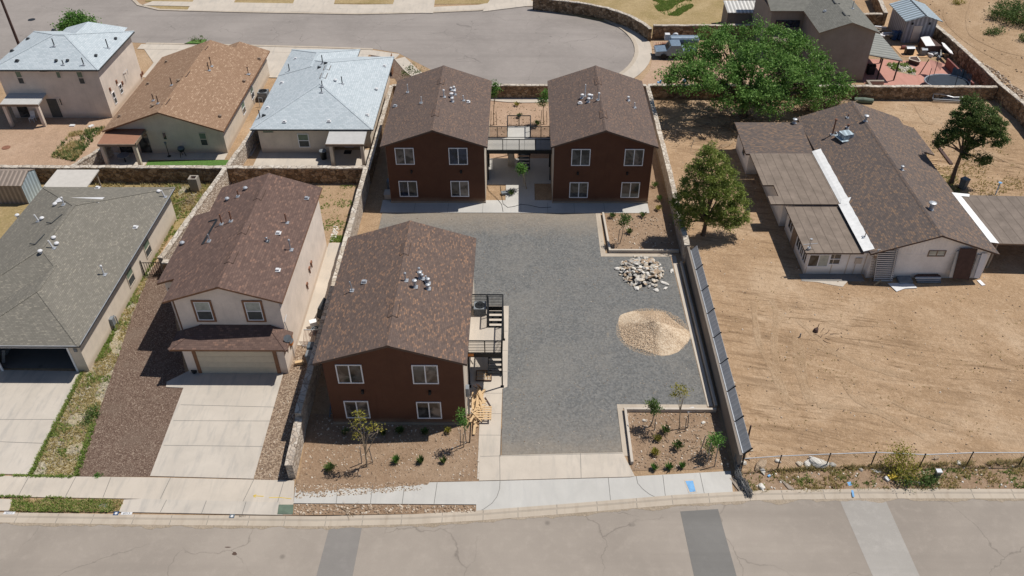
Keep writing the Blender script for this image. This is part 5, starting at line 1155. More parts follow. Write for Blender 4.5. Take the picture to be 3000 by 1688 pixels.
# ================================================================== garden walls and fences
def stone_fence(label, pts, h, th=.36, m='stonewall', cap='cap', name='stone_wall', cat='stone wall', hs=None, group=None):
    """rubble wall along a polyline with a slightly uneven coping"""
    t = thing(name, label, cat, (*pts[0], 0), group)
    L = []; 
    for k in range(len(pts)-1):
        a, c = Vector((*pts[k], 0)), Vector((*pts[k+1], 0)); n = max(1, int((c-a).length/.7))
        for q in range(n): L.append((a.lerp(c, q/n), (hs[k]+(hs[k+1]-hs[k])*q/n) if hs else h))
    L.append((Vector((*pts[-1], 0)), hs[-1] if hs else h))
    def run(w, zl, zh, jit, mat, nm):
        b = MB(); n = len(L)
        for k, (p, hh) in enumerate(L):
            d = (L[min(k+1, n-1)][0]-L[max(k-1, 0)][0]).normalized(); s = Vector((-d.y, d.x, 0))*w/2
            j = R(-jit, jit)
            for q in ((p-s, zl(hh)), (p+s, zl(hh)), (p+s*(1+R(-.1, .1)*(jit > 0)), zh(hh)+j), (p-s*(1+R(-.1, .1)*(jit > 0)), zh(hh)+j+R(-jit, jit)*.5)): b.v.append(Vector((q[0].x, q[0].y, q[1])))
        for k in range(n-1):
            for q in range(4): i = k*4; b.f.append([i+q, i+4+q, i+4+(q+1) % 4, i+(q+1) % 4]); b.mi.append(0)
        e = (n-1)*4; b.f.append([0, 1, 2, 3]); b.mi.append(0); b.f.append([e+3, e+2, e+1, e]); b.mi.append(0)
        return b.build(nm, M[mat], t)
    run(th, lambda q: 0, lambda q: q-.09, 0, m, 'stonework')
    if cap: run(th+.06, lambda q: q-.088, lambda q: q, .035, cap, 'coping')
    return t
stone_fence('long brown rubble wall behind the left yards, below the tan and pale houses', [(-62, 64.45), (-13.95, 64.35)], 1.6, .4)
stone_fence('pale rubble wall between the grey roofed house and the beige house', [(-26.45, 64.1), (-27.55, 52.4), (-27.7, 50.8)], 1.6, .36, 'stonewall_pale')
stone_fence('short stone wall end joining the beige house beside the iron gate', [(-27.5, 50.6), (-24.45, 50.6)], 1.45, .4)
stone_fence('stone boundary wall running down between the beige house and the nearest brown building', [(-13.75, 64.1), (-13.75, 60), (-13.7, 46), (-13.7, 34.75)], 1.85, .36, 'stonewall_pale', 'cap')
stone_fence('lower pale stone end of the boundary wall by the front sidewalk', [(-13.65, 34.7), (-13.55, 31.15)], 1.45, .4, 'stonewall_pale', 'stonewall_pale', hs=[1.55, 1.3])
stone_fence('pale stone wall between the two storey house yard and the tan roofed house', [(-38.9, 69.2), (-40.6, 65.0), (-40.6, 64.7)], 1.3, .34, 'stonewall_pale')
stone_fence('pale stone wall in the gap between the tan roofed and pale roofed houses', [(-25.55, 73.5), (-26.4, 64.8)], 1.5, .36, 'stonewall_pale')
stone_fence('brown stone wall behind the two far brown buildings, along the cul-de-sac', [(-13.6, 81.25), (13.1, 81.25)], 1.5, .36)
stone_fence('brown stone wall under the big tree, bounding the sandy lot at the back', [(13.3, 81.3), (49.5, 80.95)], 1.5, .4)
pw = [at(q, 1.7) for q in (t3(1330, -40), t3(1555, 200), t3(1730, 350), t3(1935, 535), t3(2130, 720), t3(2330, 890))]
stone_fence('tall brown stone wall running diagonally round the red patio and lot', [(q.x, q.y) for q in pw]+[(49.0, 60)], 1.75, .45)
pw = [at(q, 1.6) for q in (t3(930, -30), t3(1215, 150))]
stone_fence('stone wall in shade behind the grey blue shed', [(46.3, 110), (44.8, 101.2)], 1.6, .45)
stone_fence('short stone wall joining the tall grey stucco house to the shed', [(37.7, 101.6), (44.5, 101.4)], 1.4, .45)
pw = [at(q, 1.6) for q in (t2(470, -25), t2(700, 0), t2(900, 25), t2(1100, 65), t2(1280, 125), t2(1400, 190), t2(1462, 235))]
stone_fence('curved brown stone wall wrapping the head of the cul-de-sac', [(q.x, q.y) for q in pw]+[(15.3, 96.2)], 1.6, .4)
stone_fence('dark shaded stone wall behind the parked tank trailer', [(15.75, 97.0), (30, 97.2)], 1.7, .4)
stone_fence('low stone wall along the walk left of the far left brown building', [(-13.7, 64.1), (-13.65, 81.2)], 1.5, .34)
# right boundary: plastered wall, stone at the back, sheet metal panels on the front part
t = thing('boundary_wall', 'grey plastered boundary wall along the paved court, topped with sheet metal panels', 'wall', (12.95, 52, 0))
b = MB(); b.prism([(12.9, 31.9), (13.08, 31.9), (13.16, 52.6), (12.98, 52.6)], 0, 1.52); b.build('masonry', M['block_dark'], t)
for k in range(8):
    y0 = 32.0+k*2.52; x = 13.12+.01*k; p = MB(); p.shell([(x, y0, 1.5), (x+.4, y0, 2.0), (x+.4, y0+2.46, 2.0), (x, y0+2.46, 1.5), (x+.03, y0, 1.47), (x+.43, y0, 1.97), (x+.43, y0+2.46, 1.97), (x+.03, y0+2.46, 1.47)], [(0, 1, 2, 3), (4, 7, 6, 5), (0, 4, 5, 1), (1, 5, 6, 2), (2, 6, 7, 3), (3, 7, 4, 0)]); f = p.build('metal_panel', M['panel'], t)
    q = MB(); q.bar((x-.02, y0-.03, 1.45), (x+.45, y0-.03, 2.06), .06, .08); q.bar((x+.06, y0-.03, 0), (x+.1, y0-.03, 1.55), .06); q.build('panel_post', M['black_metal'], f); q = MB(); q.bar((x-.02, y0+.02, 1.53), (x-.02, y0+2.44, 1.53), .06, .05); q.build('panel_rail', M['galv'], f)
b = MB(); b.box(12.55, 12.7, 37, 52.3, .0, .3); b.build('footing', M['concrete'], t)
stone_fence('cream topped stone wall to the right of the far right brown building', [(13.0, 52.7), (13.15, 66), (13.2, 81)], 1.6, .36, 'stonewall_pale')
# iron gate left
t = thing('gate', 'small black iron gate beside the grey roofed house', 'gate', (-28.4, 50.6, 0))
b = MB(); 
for k in range(9): x = -29.2+k*.19; b.bar((x, 50.6, .08), (x, 50.6, 1.35), .03)
for z in (.12, 1.3): b.bar((-29.25, 50.6, z), (-27.65, 50.6, z), .045)
b.build('bars', M['black_metal'], t)
b = MB(); b.bar((-29.22, 50.6, 0), (-29.22, 50.6, 1.5), .07); b.build('gate_post', M['black_metal'], t)
# chain link fence
t = thing('chain_link_fence', 'sagging chain link fence along the front of the sandy lot', 'fence', (13.2, 32.0, 0))
fpts = [(13.2, 31.9)]+[tuple(at(q)[:2]) for q in (k2(715, 320), k2(1080, 305), k2(1420, 292), k2(1785, 310), k2(2140, 295), k2(2535, 295))]+[(34, 33.1), (38, 33.3)]
b = MB(); b.tube([(x, y, 1.2) for x, y in fpts], .028, 6); b.build('top_rail', M['galv'], t)
for x, y in fpts: b = MB(); b.tube([(x, y, 0), (x, y, 1.25)], .035, 7); b.tube([(x, y, 1.25), (x, y, 1.3)], [.05, .02], 7); b.build('fence_post', M['black_metal'], t)
b = MB()
for (x0, y0), (x1, y1) in zip(fpts, fpts[1:]):
    a, c = Vector((x0, y0, 0)), Vector((x1, y1, 0)); L = (c-a).length; n = int(L/.16)
    for k in range(-8, n+1):
        for sg in (0, 1):
            u0, u1 = k*.16, k*.16+1.15; z0, z1 = (.03, 1.18) if sg else (1.18, .03)
            c0, c1 = max(u0, 0), min(u1, L)
            if c1 <= c0: continue
            zz0 = z0+(z1-z0)*(c0-u0)/1.15; zz1 = z0+(z1-z0)*(c1-u0)/1.15
            p, q = a.lerp(c, c0/L)+Vector((0, 0, zz0)), a.lerp(c, c1/L)+Vector((0, 0, zz1))
            b.bar(p, q, .005, .005)
b.build('wire_mesh', M['wire'], t)
# rolled up old wire fencing at the corner
t = thing('wire_roll', 'heap of rolled grey wire fencing and boards at the wall end by the street', 'wire roll', (13.6, 31, 0))
b = MB(); pa, pb, pc = at(fcn(860, 480)), at(fcn(880, 800)), at(fcn(1180, 1240))
for k in range(60):
    o = lambda: Vector((R(-.22, .22), R(-.22, .22), R(.02, .45)))
    b.tube([pa+o()+Vector((0, 0, .5)), pa.lerp(pb, .5)+o()+Vector((0, 0, .25)), pb+o(), pb.lerp(pc, .5)+o(), pc+o()*.8], .012, 4)
b.build('wire_bundle', M['wire'], t)
b = MB()
for k in range(5): p = at(fcn(680+k*35, 790+k*12)); q = at(fcn(950+k*30, 1150-k*15)); b.bar(p+Vector((0, 0, .06)), q+Vector((0, 0, .08)), .08, .03)
b.build('old_board', M['wood_grey'], t)
b = MB(); p, q = at(fcn(940, 230)), at((1884, 1047), 2.0); b.bar((13.45, 32.6, 0), (13.75, 33.5, 2.3), .1); tag(recenter(b.build('fence_post', M['wood_dk'])), 'leaning brown wooden post beside the end of the grey metal panels', 'post')

# ================================================================== vegetation
LC = 0
def leaves(name, blobs, n, size, mat, parent, clump=.3, per=26, seed=1, updown=.3, shell=.55):
    rnd = random.Random(seed); g = rnd.gauss; V = []; F = []
    tot = sum(r**2 for *_, r in blobs)
    for x, y, z, r in blobs:
        cl = max(3, int(n*r*r/tot/per))
        for _ in range(cl):
            d = Vector((g(0, 1), g(0, 1), g(0, 1)*.85)); d.normalize(); rr = r*(shell+(1-shell)*rnd.random())*rnd.choice((1, 1, 1, 1.12))
            c = Vector((x, y, z))+Vector((d.x*rr, d.y*rr, d.z*rr*.85)); sg = clump*rnd.uniform(.6, 1.3)
            for _ in range(per):
                p = c+Vector((g(0, sg), g(0, sg), g(0, sg*.6)))
                if p.z < .05: p.z = .05
                nn = Vector((g(0, .7), g(0, .7), g(.5, .6))).normalized(); t_ = nn.cross(Vector((g(0, 1), g(0, 1), g(0, 1)))).normalized(); s_ = nn.cross(t_)
                a = size*rnd.uniform(.6, 1.35); w = a*rnd.uniform(.35, .6); i = len(V)
                V += [p-t_*a*.5, p+s_*w*.5, p+t_*a*.5, p-s_*w*.5]; F.append((i, i+1, i+2, i+3))
    return fast(name, V, F, M[mat], parent)
def limbs(parent, base, targets, r0, mat, name='trunk', fork=.45, seed=1, n=7):
    rnd = random.Random(seed); b = MB(); base = Vector(base)
    top = sum((Vector(t_) for t_ in targets), Vector())/len(targets); f = base.lerp(top, fork)
    f += Vector((rnd.uniform(-.1, .1), rnd.uniform(-.1, .1), 0))
    b.tube([base-Vector((0, 0, .05)), base+(f-base)*.12, base.lerp(f, .5)+Vector((rnd.uniform(-.06, .06), 0, 0)), f], [r0*1.35, r0, r0*.85, r0*.7], n)
    for q in targets:
        q = Vector(q); m1_ = f.lerp(q, .5)+Vector((rnd.uniform(-.25, .25), rnd.uniform(-.25, .25), rnd.uniform(0, .3)))*(q-f).length*.25
        b.tube([f-(f-base).normalized()*.05, m1_, q], [r0*.55, r0*.32, r0*.1], max(5, n-2))
        for k in range(3):
            s_ = f.lerp(q, rnd.uniform(.5, .9)); e = s_+Vector((rnd.uniform(-1, 1), rnd.uniform(-1, 1), rnd.uniform(.1, .8)))*(q-f).length*.3
            b.tube([s_, e], [r0*.18, r0*.05], 4)
    return b.build(name, M[mat], parent)
def tree(name, label, base, blobs, nl, size, lm, bm, r0, clump=.3, fork=.45, seed=1, cat='tree', group=None, per=26, shell=.55):
    t = thing(name, label, cat, base, group)
    limbs(t, base, [(x, y, z-.1*r) for x, y, z, r in blobs], r0, bm, fork=fork, seed=seed)
    leaves('crown', blobs, nl, size, lm, t, clump, per, seed, shell=shell); return t
def blob(px, Y, r): q = ony(px, Y); return (q.x, q.y, q.z, r)
BT = [blob((1745, 150), 78.5, 1.7), blob((1715, 190), 76.5, 1.5), blob((1800, 95), 80.5, 1.8), blob((1850, 145), 78.5, 2.1), blob((1905, 90), 81, 1.7), blob((1960, 105), 81, 1.9), blob((2010, 130), 80, 1.8), blob((2045, 175), 79, 1.8),
      blob((2085, 205), 78.3, 1.5), blob((2112, 228), 77.6, 1.0), blob((1800, 190), 75.5, 1.7), blob((1870, 200), 75, 1.9), blob((1950, 185), 76, 2.0), blob((2010, 215), 76.4, 1.8), blob((1925, 243), 74.6, 1.4), blob((1985, 245), 75.6, 1.2), blob((1860, 243), 74.3, 1.0), blob((2060, 225), 77, 1.2),
      blob((1730, 165), 77.5, 1.5), blob((1820, 135), 78.5, 1.8), blob((1980, 150), 79, 2.0), blob((1815, 250), 75.2, .8), blob((1690, 185), 76.5, .9), blob((1770, 215), 75.2, 1.0), blob((1900, 150), 77.5, 1.8), blob((1825, 75), 81, .9), blob((2100, 205), 78, 1.0), blob((1760, 190), 74.5, 1.3), blob((1900, 262), 74.0, 1.1), blob((1960, 262), 74.8, 1.1), blob((1845, 262), 74.0, .7), blob((2040, 248), 76.2, 1.0), blob((2100, 242), 77, .8), blob((1700, 215), 75.5, .7)]
bt = tree('mulberry_tree', 'huge bright green spreading tree overhanging the stone wall at the back of the lot', (22.6, 77.2, 0), BT, 42000, .26, 'leaf_mul', 'bark', .42, .37, .36, 3, per=95, shell=.85)
JB = [blob((1785, 372), 56.6, .5), blob((1772, 400), 56.4, .65), blob((1805, 405), 56.6, .7), blob((1750, 430), 56.1, .7), blob((1790, 435), 55.9, .8), blob((1828, 440), 56.5, .75), blob((1735, 470), 56.0, .75), blob((1775, 475), 55.6, .8), blob((1845, 480), 56.6, .8), blob((1815, 480), 55.8, .8),
      blob((1715, 505), 55.9, .7), blob((1755, 515), 55.3, .7), blob((1860, 515), 56.5, .75), blob((1825, 525), 55.8, .8), blob((1700, 530), 55.6, .5), blob((1735, 545), 55.4, .65), blob((1865, 548), 56.2, .6), blob((1835, 560), 55.9, .6), blob((1795, 550), 55.6, .6), blob((1720, 560), 55.6, .45)]
tree('juniper_tree', 'olive green cone shaped tree leaning over the boundary wall', (15.05, 56.3, 0), JB, 36000, .15, 'leaf_jun', 'bark', .2, .19, .35, 5, per=70, shell=.8)
PB_ = [blob((2445, 258), 64.9, .75), blob((2435, 290), 64.7, 1.2), blob((2475, 300), 64.6, 1.3), blob((2410, 320), 64.4, .95), blob((2380, 345), 64.1, .7), blob((2505, 320), 64.4, 1.0), blob((2510, 350), 64.2, .75), blob((2450, 345), 64.4, .95), blob((2470, 400), 63.9, .6), blob((2432, 385), 64.2, .45), blob((2365, 360), 64.0, .5)]
tree('cypress_tree', 'tall dark green tree with a bare leaning trunk right of the white ranch house', (38.66, 64.45, 0), PB_, 27000, .17, 'leaf_pine', 'bark', .2, .18, .62, 8, per=80, shell=.7)
tree('street_tree', 'green tree behind the two storey pale roofed house', (-50.2, 90.5, 0), [blob((170, 62), 90, 1.0), blob((200, 58), 90.5, 1.2), blob((190, 45), 90.5, 1.0), blob((222, 62), 90, .9), blob((155, 70), 90, .6)], 4500, .24, 'leaf_young', 'bark', .14, .3, .5, 11)
tree('street_tree', 'small sparse grey green tree at the kerb bend of the cul-de-sac', (-12.6, 84.6, 0), [blob((1035, 172), 84.8, .55), blob((1050, 178), 84.6, .5), blob((1020, 185), 84.6, .5)], 500, .16, 'leaf_shrub', 'bark_pale', .05, .25, .5, 12, shell=.4)
tree('sapling', 'thin green sapling at the driveway edge behind the tan roofed house', (-34.3, 91.5, 0), [blob(t0(1640, 340), 91.5, .4), blob(t0(1715, 330), 91.5, .4)], 260, .16, 'leaf_shrub', 'bark_pale', .03, .2, .4, 13, shell=.3)
def sapling(label, base, blobs, n, size, lm, seed, stakes=(), fork=.5, r0=.05, group=None, cl=.14, shell=.35):
    t = tree('sapling', label, (base.x, base.y, 0), blobs, n, size, lm, 'bark_pale', r0, cl, fork, seed, group=group, shell=shell, per=12)
    for sx, sy, h in stakes: b = MB(); b.bar((base.x+sx, base.y+sy, 0), (base.x+sx*.8, base.y+sy*.8, h), .05); b.build('stake', M['wood_grey'], t)
    return t
G_ = 'young staked trees in the planting beds'
p = at(fy(925, 935)); sapling('bare branched yellowing young tree in the bed in front of the nearest brown building', p, [blob(fy(820, 280), p.y+.1, .28), blob(fy(760, 400), p.y+.1, .25), blob(fy(880, 380), p.y, .25), blob(fy(1000, 420), p.y+.1, .25), blob(fy(800, 520), p.y, .25), blob(fy(950, 480), p.y-.1, .2), blob(fy(1090, 450), p.y, .12)], 420, .13, 'leaf_yel', 21, ((-.35, .25, 1.6), (.3, .3, 1.5)), .3, .06, G_)
p = at(fy(2140, 690)); sapling('slim green young tree at the right corner of the nearest brown building', p, [blob(fy(2120, 250), p.y, .2), blob(fy(2110, 330), p.y, .28), blob(fy(2150, 380), p.y, .25)], 560, .12, 'leaf_young', 22, ((-.2, .1, 1.5), (.15, .3, 1.4)), .6, .035, G_, .12)
p = at(b2(1462, 1160)); sapling('round headed dark green young tree in the front corner bed', p, [blob(b2(1490, 960), p.y, .3), blob(b2(1480, 1000), p.y, .3), blob(b2(1525, 985), p.y, .28), blob(b2(1500, 1030), p.y, .22)], 700, .14, 'leaf_shrub', 23, ((.25, -.3, 1.0),), .6, .045, G_, .13)
p = at(b2(1715, 1180)); sapling('wispy yellow green young tree in the front corner bed', p, [blob(b2(1690, 820), p.y, .3), blob(b2(1740, 830), p.y, .3), blob(b2(1660, 880), p.y, .25), blob(b2(1760, 880), p.y, .25), blob(b2(1710, 860), p.y, .25)], 420, .12, 'leaf_yel', 24, ((.3, -.2, 1.2), (.5, .1, 1.3)), .45, .04, G_, .15)
p = at(b2(2015, 1440)); sapling('bushy green young tree against the metal panels in the front corner bed', (Vector((11.6, 32.8, 0))), [(11.6, 33.0, 1.5, .45), (11.9, 33.3, 1.3, .4), (11.4, 32.9, 1.1, .3)], 900, .13, 'leaf_young', 25, ((-.4, -.4, 1.9), (.1, -.55, 1.9), (-.7, .3, 1.9)), .5, .04, G_, .14)
p = at(fc(690, 1110)); sapling('young tree with a bright green head in the courtyard under the footbridge', p, [blob(fc(590, 760), p.y-.1, .3), blob(fc(630, 810), p.y, .35), blob(fc(600, 840), p.y, .25)], 900, .15, 'leaf_young', 26, ((-.35, .3, 1.4), (-.1, .4, 1.3)), .6, .045, G_, .14)
p = at(m2(1205, 765)); sapling('slim staked young tree in the bed behind the rock pile', p, [blob(m2(1240, 540), p.y, .35), blob(m2(1270, 560), p.y, .3), blob(m2(1225, 590), p.y, .25)], 700, .15, 'leaf_shrub', 27, ((-.15, .1, 1.3),), .65, .04, G_, .14)
for k, (bx, cx_, lab) in enumerate((((t2(135, 1060)), (t2(140, 760)), 'young green tree by the wall, left side of the yard between the far brown buildings'), ((t2(560, 1055)), (t2(565, 830)), 'young green tree by the wall, right side of the yard between the far brown buildings'))):
    p = at(bx); sapling(lab, p, [blob(cx_, p.y, .5), blob((cx_[0]-5, cx_[1]+12), p.y, .4), blob((cx_[0]+4, cx_[1]-14), p.y, .35)], 800, .17, 'leaf_young', 30+k, ((.3, 0, 1.5), (-.3, .1, 1.5)), .6, .045, G_, .17)
p = at(fc(565, 300)); sapling('loose green young tree behind the footbridge railing', Vector((-.4, 70.6, 0)), [(-.4, 70.6, 1.5, .4), (-.2, 70.5, 2.0, .35), (-.6, 70.7, 1.1, .35)], 500, .18, 'leaf_shrub', 33, (), .4, .04, G_, .2)
# shrubs
def shrub(label, base, r, h, n, lm, seed, group='small shrubs in the planting beds', spiky=False):
    rnd = random.Random(seed); t = thing('shrub', label, 'shrub', (base.x, base.y, 0), group); V = []; F = []; b = MB()
    for k in range(n):
        a = rnd.uniform(0, 6.283); tl = rnd.uniform(.15, 1.0); L = h*rnd.uniform(.6, 1.1)
        d = Vector((math.cos(a)*tl*r/h, math.sin(a)*tl*r/h, 1)).normalized(); s_ = Vector((-math.sin(a), math.cos(a), 0))*rnd.uniform(.02, .045)*(1 if spiky else 1.6); p = Vector((base.x, base.y, .02))+Vector((math.cos(a), math.sin(a), 0))*rnd.uniform(0, r*.3)
        st = 0 if spiky else rnd.uniform(.2, .8)
        q0 = p+d*L*st; q1 = p+d*(L if spiky else L*st+rnd.uniform(.08, .2)); m_ = q0.lerp(q1, .45); i = len(V)
        V += [q0, m_+s_, q1, m_-s_]; F.append((i, i+1, i+2, i+3))
    fast('foliage', V, F, M[lm], t)
    for k in range(6):
        a = rnd.uniform(0, 6.283); b.tube([(base.x, base.y, 0), (base.x+math.cos(a)*r*.5, base.y+math.sin(a)*r*.5, h*.7)], [.012, .004], 4)
    b.build('stem', M['bark'], t); return t
SH = [(fy(1290, 880), .38, .55, 160, 'leaf_young', 'largest spiky green shrub in the middle of the front bed'), (fy(1600, 885), .34, .5, 130, 'leaf_shrub', 'middle of the three spiky shrubs in the sunny front bed'), (fy(1890, 885), .3, .5, 80, 'leaf_shrub', 'sparse spiky shrub nearest the walkway in the front bed'),
      (fy(465, 980), .45, .5, 260, 'leaf_shrub', 'dark rounded shrub near the stone wall in the front bed'), (fy(1945, 510), .3, .4, 120, 'leaf_yel', 'brownish shrub at the shade edge by the building corner'), (fy(1340, 520), .4, .5, 200, 'leaf_shrub', 'leafy shrub in the building shade below the middle of the wall'), (fy(1130, 540), .28, .35, 110, 'leaf_shrub', 'small shrub in the building shade left of the leafy one'), (fy(650, 530), .35, .45, 130, 'leaf_shrub', 'shrub in the shade behind the bare branched tree'), (fy(1660, 530), .35, .45, 150, 'leaf_shrub', 'shrub in the shade near the right end of the bed'),
      (b2(1590, 1210), .4, .5, 200, 'leaf_shrub', 'dark shrub between the two young trees of the corner bed'), (b2(1525, 1280), .35, .35, 130, 'leaf_yel', 'dry brown low shrub in the corner bed'), (b2(1690, 1345), .5, .6, 260, 'leaf_shrub', 'largest dark shrub of the corner bed'), (b2(1500, 1395), .38, .35, 160, 'leaf_yel', 'dry dark shrub near the bed wall of the corner bed'),
      (k1(2360, 325), .35, .5, 150, 'leaf_young', 'green spiky shrub by the sidewalk, leftmost of the corner bed row'), (k1(2475, 320), .35, .5, 150, 'leaf_young', 'green spiky shrub by the sidewalk, middle of the corner bed row'), (k1(2570, 310), .3, .5, 120, 'leaf_young', 'green spiky shrub by the sidewalk, rightmost of the corner bed row'),
      (fc(455, 1200), .4, .45, 170, 'leaf_shrub', 'sunlit low shrub in the courtyard bed'), (m2(1140, 545), .4, .45, 160, 'leaf_shrub', 'shrub at the top left of the bed behind the rocks'), (m2(1400, 540), .4, .45, 170, 'leaf_shrub', 'shrub near the boundary wall in the bed behind the rocks'), (m2(1285, 680), .4, .45, 160, 'leaf_shrub', 'shrub beside the staked tree in the bed behind the rocks'), (m2(1500, 285), .45, .5, 160, 'leaf_shrub', 'shrub in the strip right of the far right brown building, further back'), (m2(1540, 400), .45, .5, 170, 'leaf_shrub', 'shrub in the strip right of the far right brown building, nearer'), (m2(1530, 480), .4, .4, 140, 'leaf_yel', 'dry shrub at the corner by the end of the walkway'),
      (fc(850, 140), .5, .5, 200, 'leaf_shrub', 'low shrub behind the footbridge near the right building'), (t2(330, 900), .45, .4, 140, 'leaf_yel', 'dry weed patch in the yard between the far brown buildings'), (t2(350, 1000), .4, .5, 160, 'leaf_shrub', 'weedy shrub in the yard between the far brown buildings')]
for k, (px, r, h, n, lm, lab) in enumerate(SH): shrub(lab, at(px), r, h, int(n*(.5 if lm == 'leaf_young' else .75)), lm, 50+k, spiky=(lm == 'leaf_young' or 'spiky' in lab))
# bushes
def bush(label, blobs, n, size, lm, seed, clump=.25, name='bush'):
    bx = sum(q[0] for q in blobs)/len(blobs); by = sum(q[1] for q in blobs)/len(blobs)
    return tree(name, label, (bx, by, 0), blobs, n, size, lm, 'bark', .05, clump, .25, seed, cat='bush', shell=.45, per=18)
p = at(k2(1650, 420)); bush('yellow green broom bush growing through the chain link fence', [(p.x, p.y+.3, .6, .6), (p.x+.3, p.y+.9, 1.0, .7), (p.x-.2, p.y+1.0, .9, .6), (p.x+.5, p.y+.6, .5, .6), (p.x+.1, p.y+1.2, 1.35, .5), (p.x-.6, p.y+.9, .6, .4)], 1700, .13, 'leaf_yel', 81)
p = at(k2(1680, 440)); bush('dark green low bush beside the yellow broom at the verge', [(p.x+.1, p.y, .35, .4), (p.x+1.1, p.y+.15, .3, .4), (p.x+1.5, p.y+.1, .25, .35)], 900, .13, 'leaf_shrub', 82, .2)
p = at(t3(2230, 200)); bush('large green desert bush on the dirt beyond the diagonal stone wall', [(p.x, p.y, 1.0, 1.5), (p.x+1.5, p.y+1.5, 1.2, 1.6), (p.x-1.3, p.y+1.6, .8, 1.2), (p.x+1.5, p.y-1.2, .8, 1.2), (p.x+.3, p.y+2.8, 1.0, 1.4)], 7000, .2, 'leaf_shrub', 83, .35)
p = at(t3(2050, 290)); bush('small dry green bush left of the large desert bush', [(p.x, p.y, .4, .6), (p.x+.9, p.y+.4, .4, .5), (p.x-.7, p.y, .3, .4)], 1000, .16, 'leaf_shrub', 84)
p = at(t3(1745, 35)); bush('sparse grey weed tuft by the dirt track above the shed', [(p.x, p.y, .3, .5), (p.x+.6, p.y+.3, .3, .4)], 400, .16, 'leaf_yel', 85)
p = at(t3(2320, 350)); bush('dark shaded scrub at the edge below the large desert bush', [(p.x, p.y, .4, .7), (p.x+.8, p.y+.2, .4, .6)], 900, .18, 'leaf_shrub', 86)
p = at(k0(735, 378)); 
bush('green weed tuft at the inner edge of the front sidewalk by the red gravel', [(p.x, p.y, .1, .15), (p.x+.15, p.y, .1, .1)], 160, .1, 'leaf_young', 87, .08)
bush('dark green weed between the two gravel strips left of the driveway', [(at(b0(790, 1060)).x, at(b0(790, 1060)).y, .2, .4), (at(b0(740, 1130)).x, at(b0(740, 1130)).y, .15, .35)], 700, .12, 'leaf_shrub', 88, .16)

# grass, weeds and pebbles (uncountable)
def inside(poly, x, y):
    c = False; n = len(poly)
    for i in range(n):
        (x0, y0), (x1, y1) = poly[i], poly[(i+1) % n]
        if (y0 > y) != (y1 > y) and x < (x1-x0)*(y-y0)/(y1-y0)+x0: c = not c
    return c
def samples(poly, n, rnd, dens=None):
    xs = [q[0] for q in poly]; ys = [q[1] for q in poly]; o = []; tries = 0
    while len(o) < n and tries < n*60:
        tries += 1; x, y = rnd.uniform(min(xs), max(xs)), rnd.uniform(min(ys), max(ys))
        if inside(poly, x, y) and (dens is None or rnd.random() < dens(x, y)): o.append((x, y))
    return o
from mathutils import noise as mn
def grass(label, poly, n, h, mat, seed, z=.01, freq=.6, thr=0., cat='grass', name='grass', w=.03):
    rnd = random.Random(seed); V = []; F = []
    pts = samples(poly, n, rnd, lambda x, y: 1 if mn.noise(Vector((x*freq+seed, y*freq, 0))) > thr else .06)
    for x, y in pts:
        for _ in range(4):
            a = rnd.uniform(0, 6.283); L = h*rnd.uniform(.5, 1.3); lean = rnd.uniform(.1, .9); p = Vector((x+rnd.uniform(-.06, .06), y+rnd.uniform(-.06, .06), z))
            s_ = Vector((-math.sin(a), math.cos(a), 0))*w*rnd.uniform(.6, 1.4); q = p+Vector((math.cos(a)*lean*L, math.sin(a)*lean*L, L)); i = len(V)
            V += [p-s_, p+s_, q]; F.append((i, i+1, i+2))
    o = fast(name, V, F, M[mat]); return stuff(o, label, cat)
strip1 = A((72, 1196), (185, 1199), (262, 1000), (330, 800), (380, 680), (430, 590), (455, 520), (205, 938))
grass('green weeds along the wall of the grey roofed house', A((205, 938), (260, 900), (330, 760), (400, 640), (470, 500), (450, 500)), 1500, .2, 'grass_blade', 101, freq=.8, thr=-.25)
grass('dry grass on the weedy gravel strip', strip1, 3600, .13, 'grass_dry', 102, thr=-.15)
grass('green tufts scattered on the weedy gravel strip', strip1, 900, .16, 'grass_blade', 103, freq=.7, thr=.2)
grass('green grass edging the left driveway', A((72, 1196), (82, 1196), (212, 938), (204, 936)), 800, .15, 'grass_blade', 104, thr=-.5)
grass('green weeds along the edge of the red gravel', A((185, 1199), (200, 1199), (250, 1040), (235, 1040)), 260, .15, 'grass_blade', 105, thr=-.2)
grass('green grass on the kerb verge at the lower left', A((34, 1259), (312, 1260), (301, 1289), (28, 1288)), 1300, .12, 'grass_blade', 106, .06, .5, -.05)
grass('dry grass on the kerb verge at the lower left', A((34, 1259), (312, 1260), (301, 1289), (28, 1288)), 900, .12, 'grass_dry', 107, .06, .5, -.2)
grass('weeds in the sidewalk cracks', A((0, 1196), (185, 1199), (185, 1203), (0, 1200))+A((0, 1249), (180, 1253), (180, 1256), (0, 1252)), 320, .1, 'grass_blade', 108, .07, .8, -.2)
grass('dry yellow grass in the back yard of the grey roofed house', [(-38.5, 58.9), (-27.5, 58.9), (-26.8, 64), (-38.5, 64)], 2400, .22, 'grass_dry', 109, freq=.5, thr=-.15)
grass('green tufts in the back yard of the grey roofed house', [(-32, 58.0), (-27.4, 55), (-26.8, 63.8), (-32, 63.8)], 700, .2, 'grass_blade', 110, freq=.7, thr=.1)
grass('sparse green grass in the small yard behind the beige house', [(-16.5, 56), (-14.0, 55.5), (-14.0, 63.8), (-19, 63.8)], 500, .1, 'grass_blade', 111, freq=.6, thr=.18)
grass('strip of green grass at the end of the concrete side path', [(-15.6, 55.1), (-14.0, 55.1), (-14.0, 56.0), (-15.6, 56.0)], 500, .12, 'grass_blade', 112, thr=-1)
verge = A((1850, 1192), (2575, 1170), (2900, 1160), (2900, 1228), (2575, 1230), (1860, 1242))
grass('dry weeds along the verge of the sandy lot', verge, 1500, .16, 'grass_dry', 113, freq=.6, thr=.02)
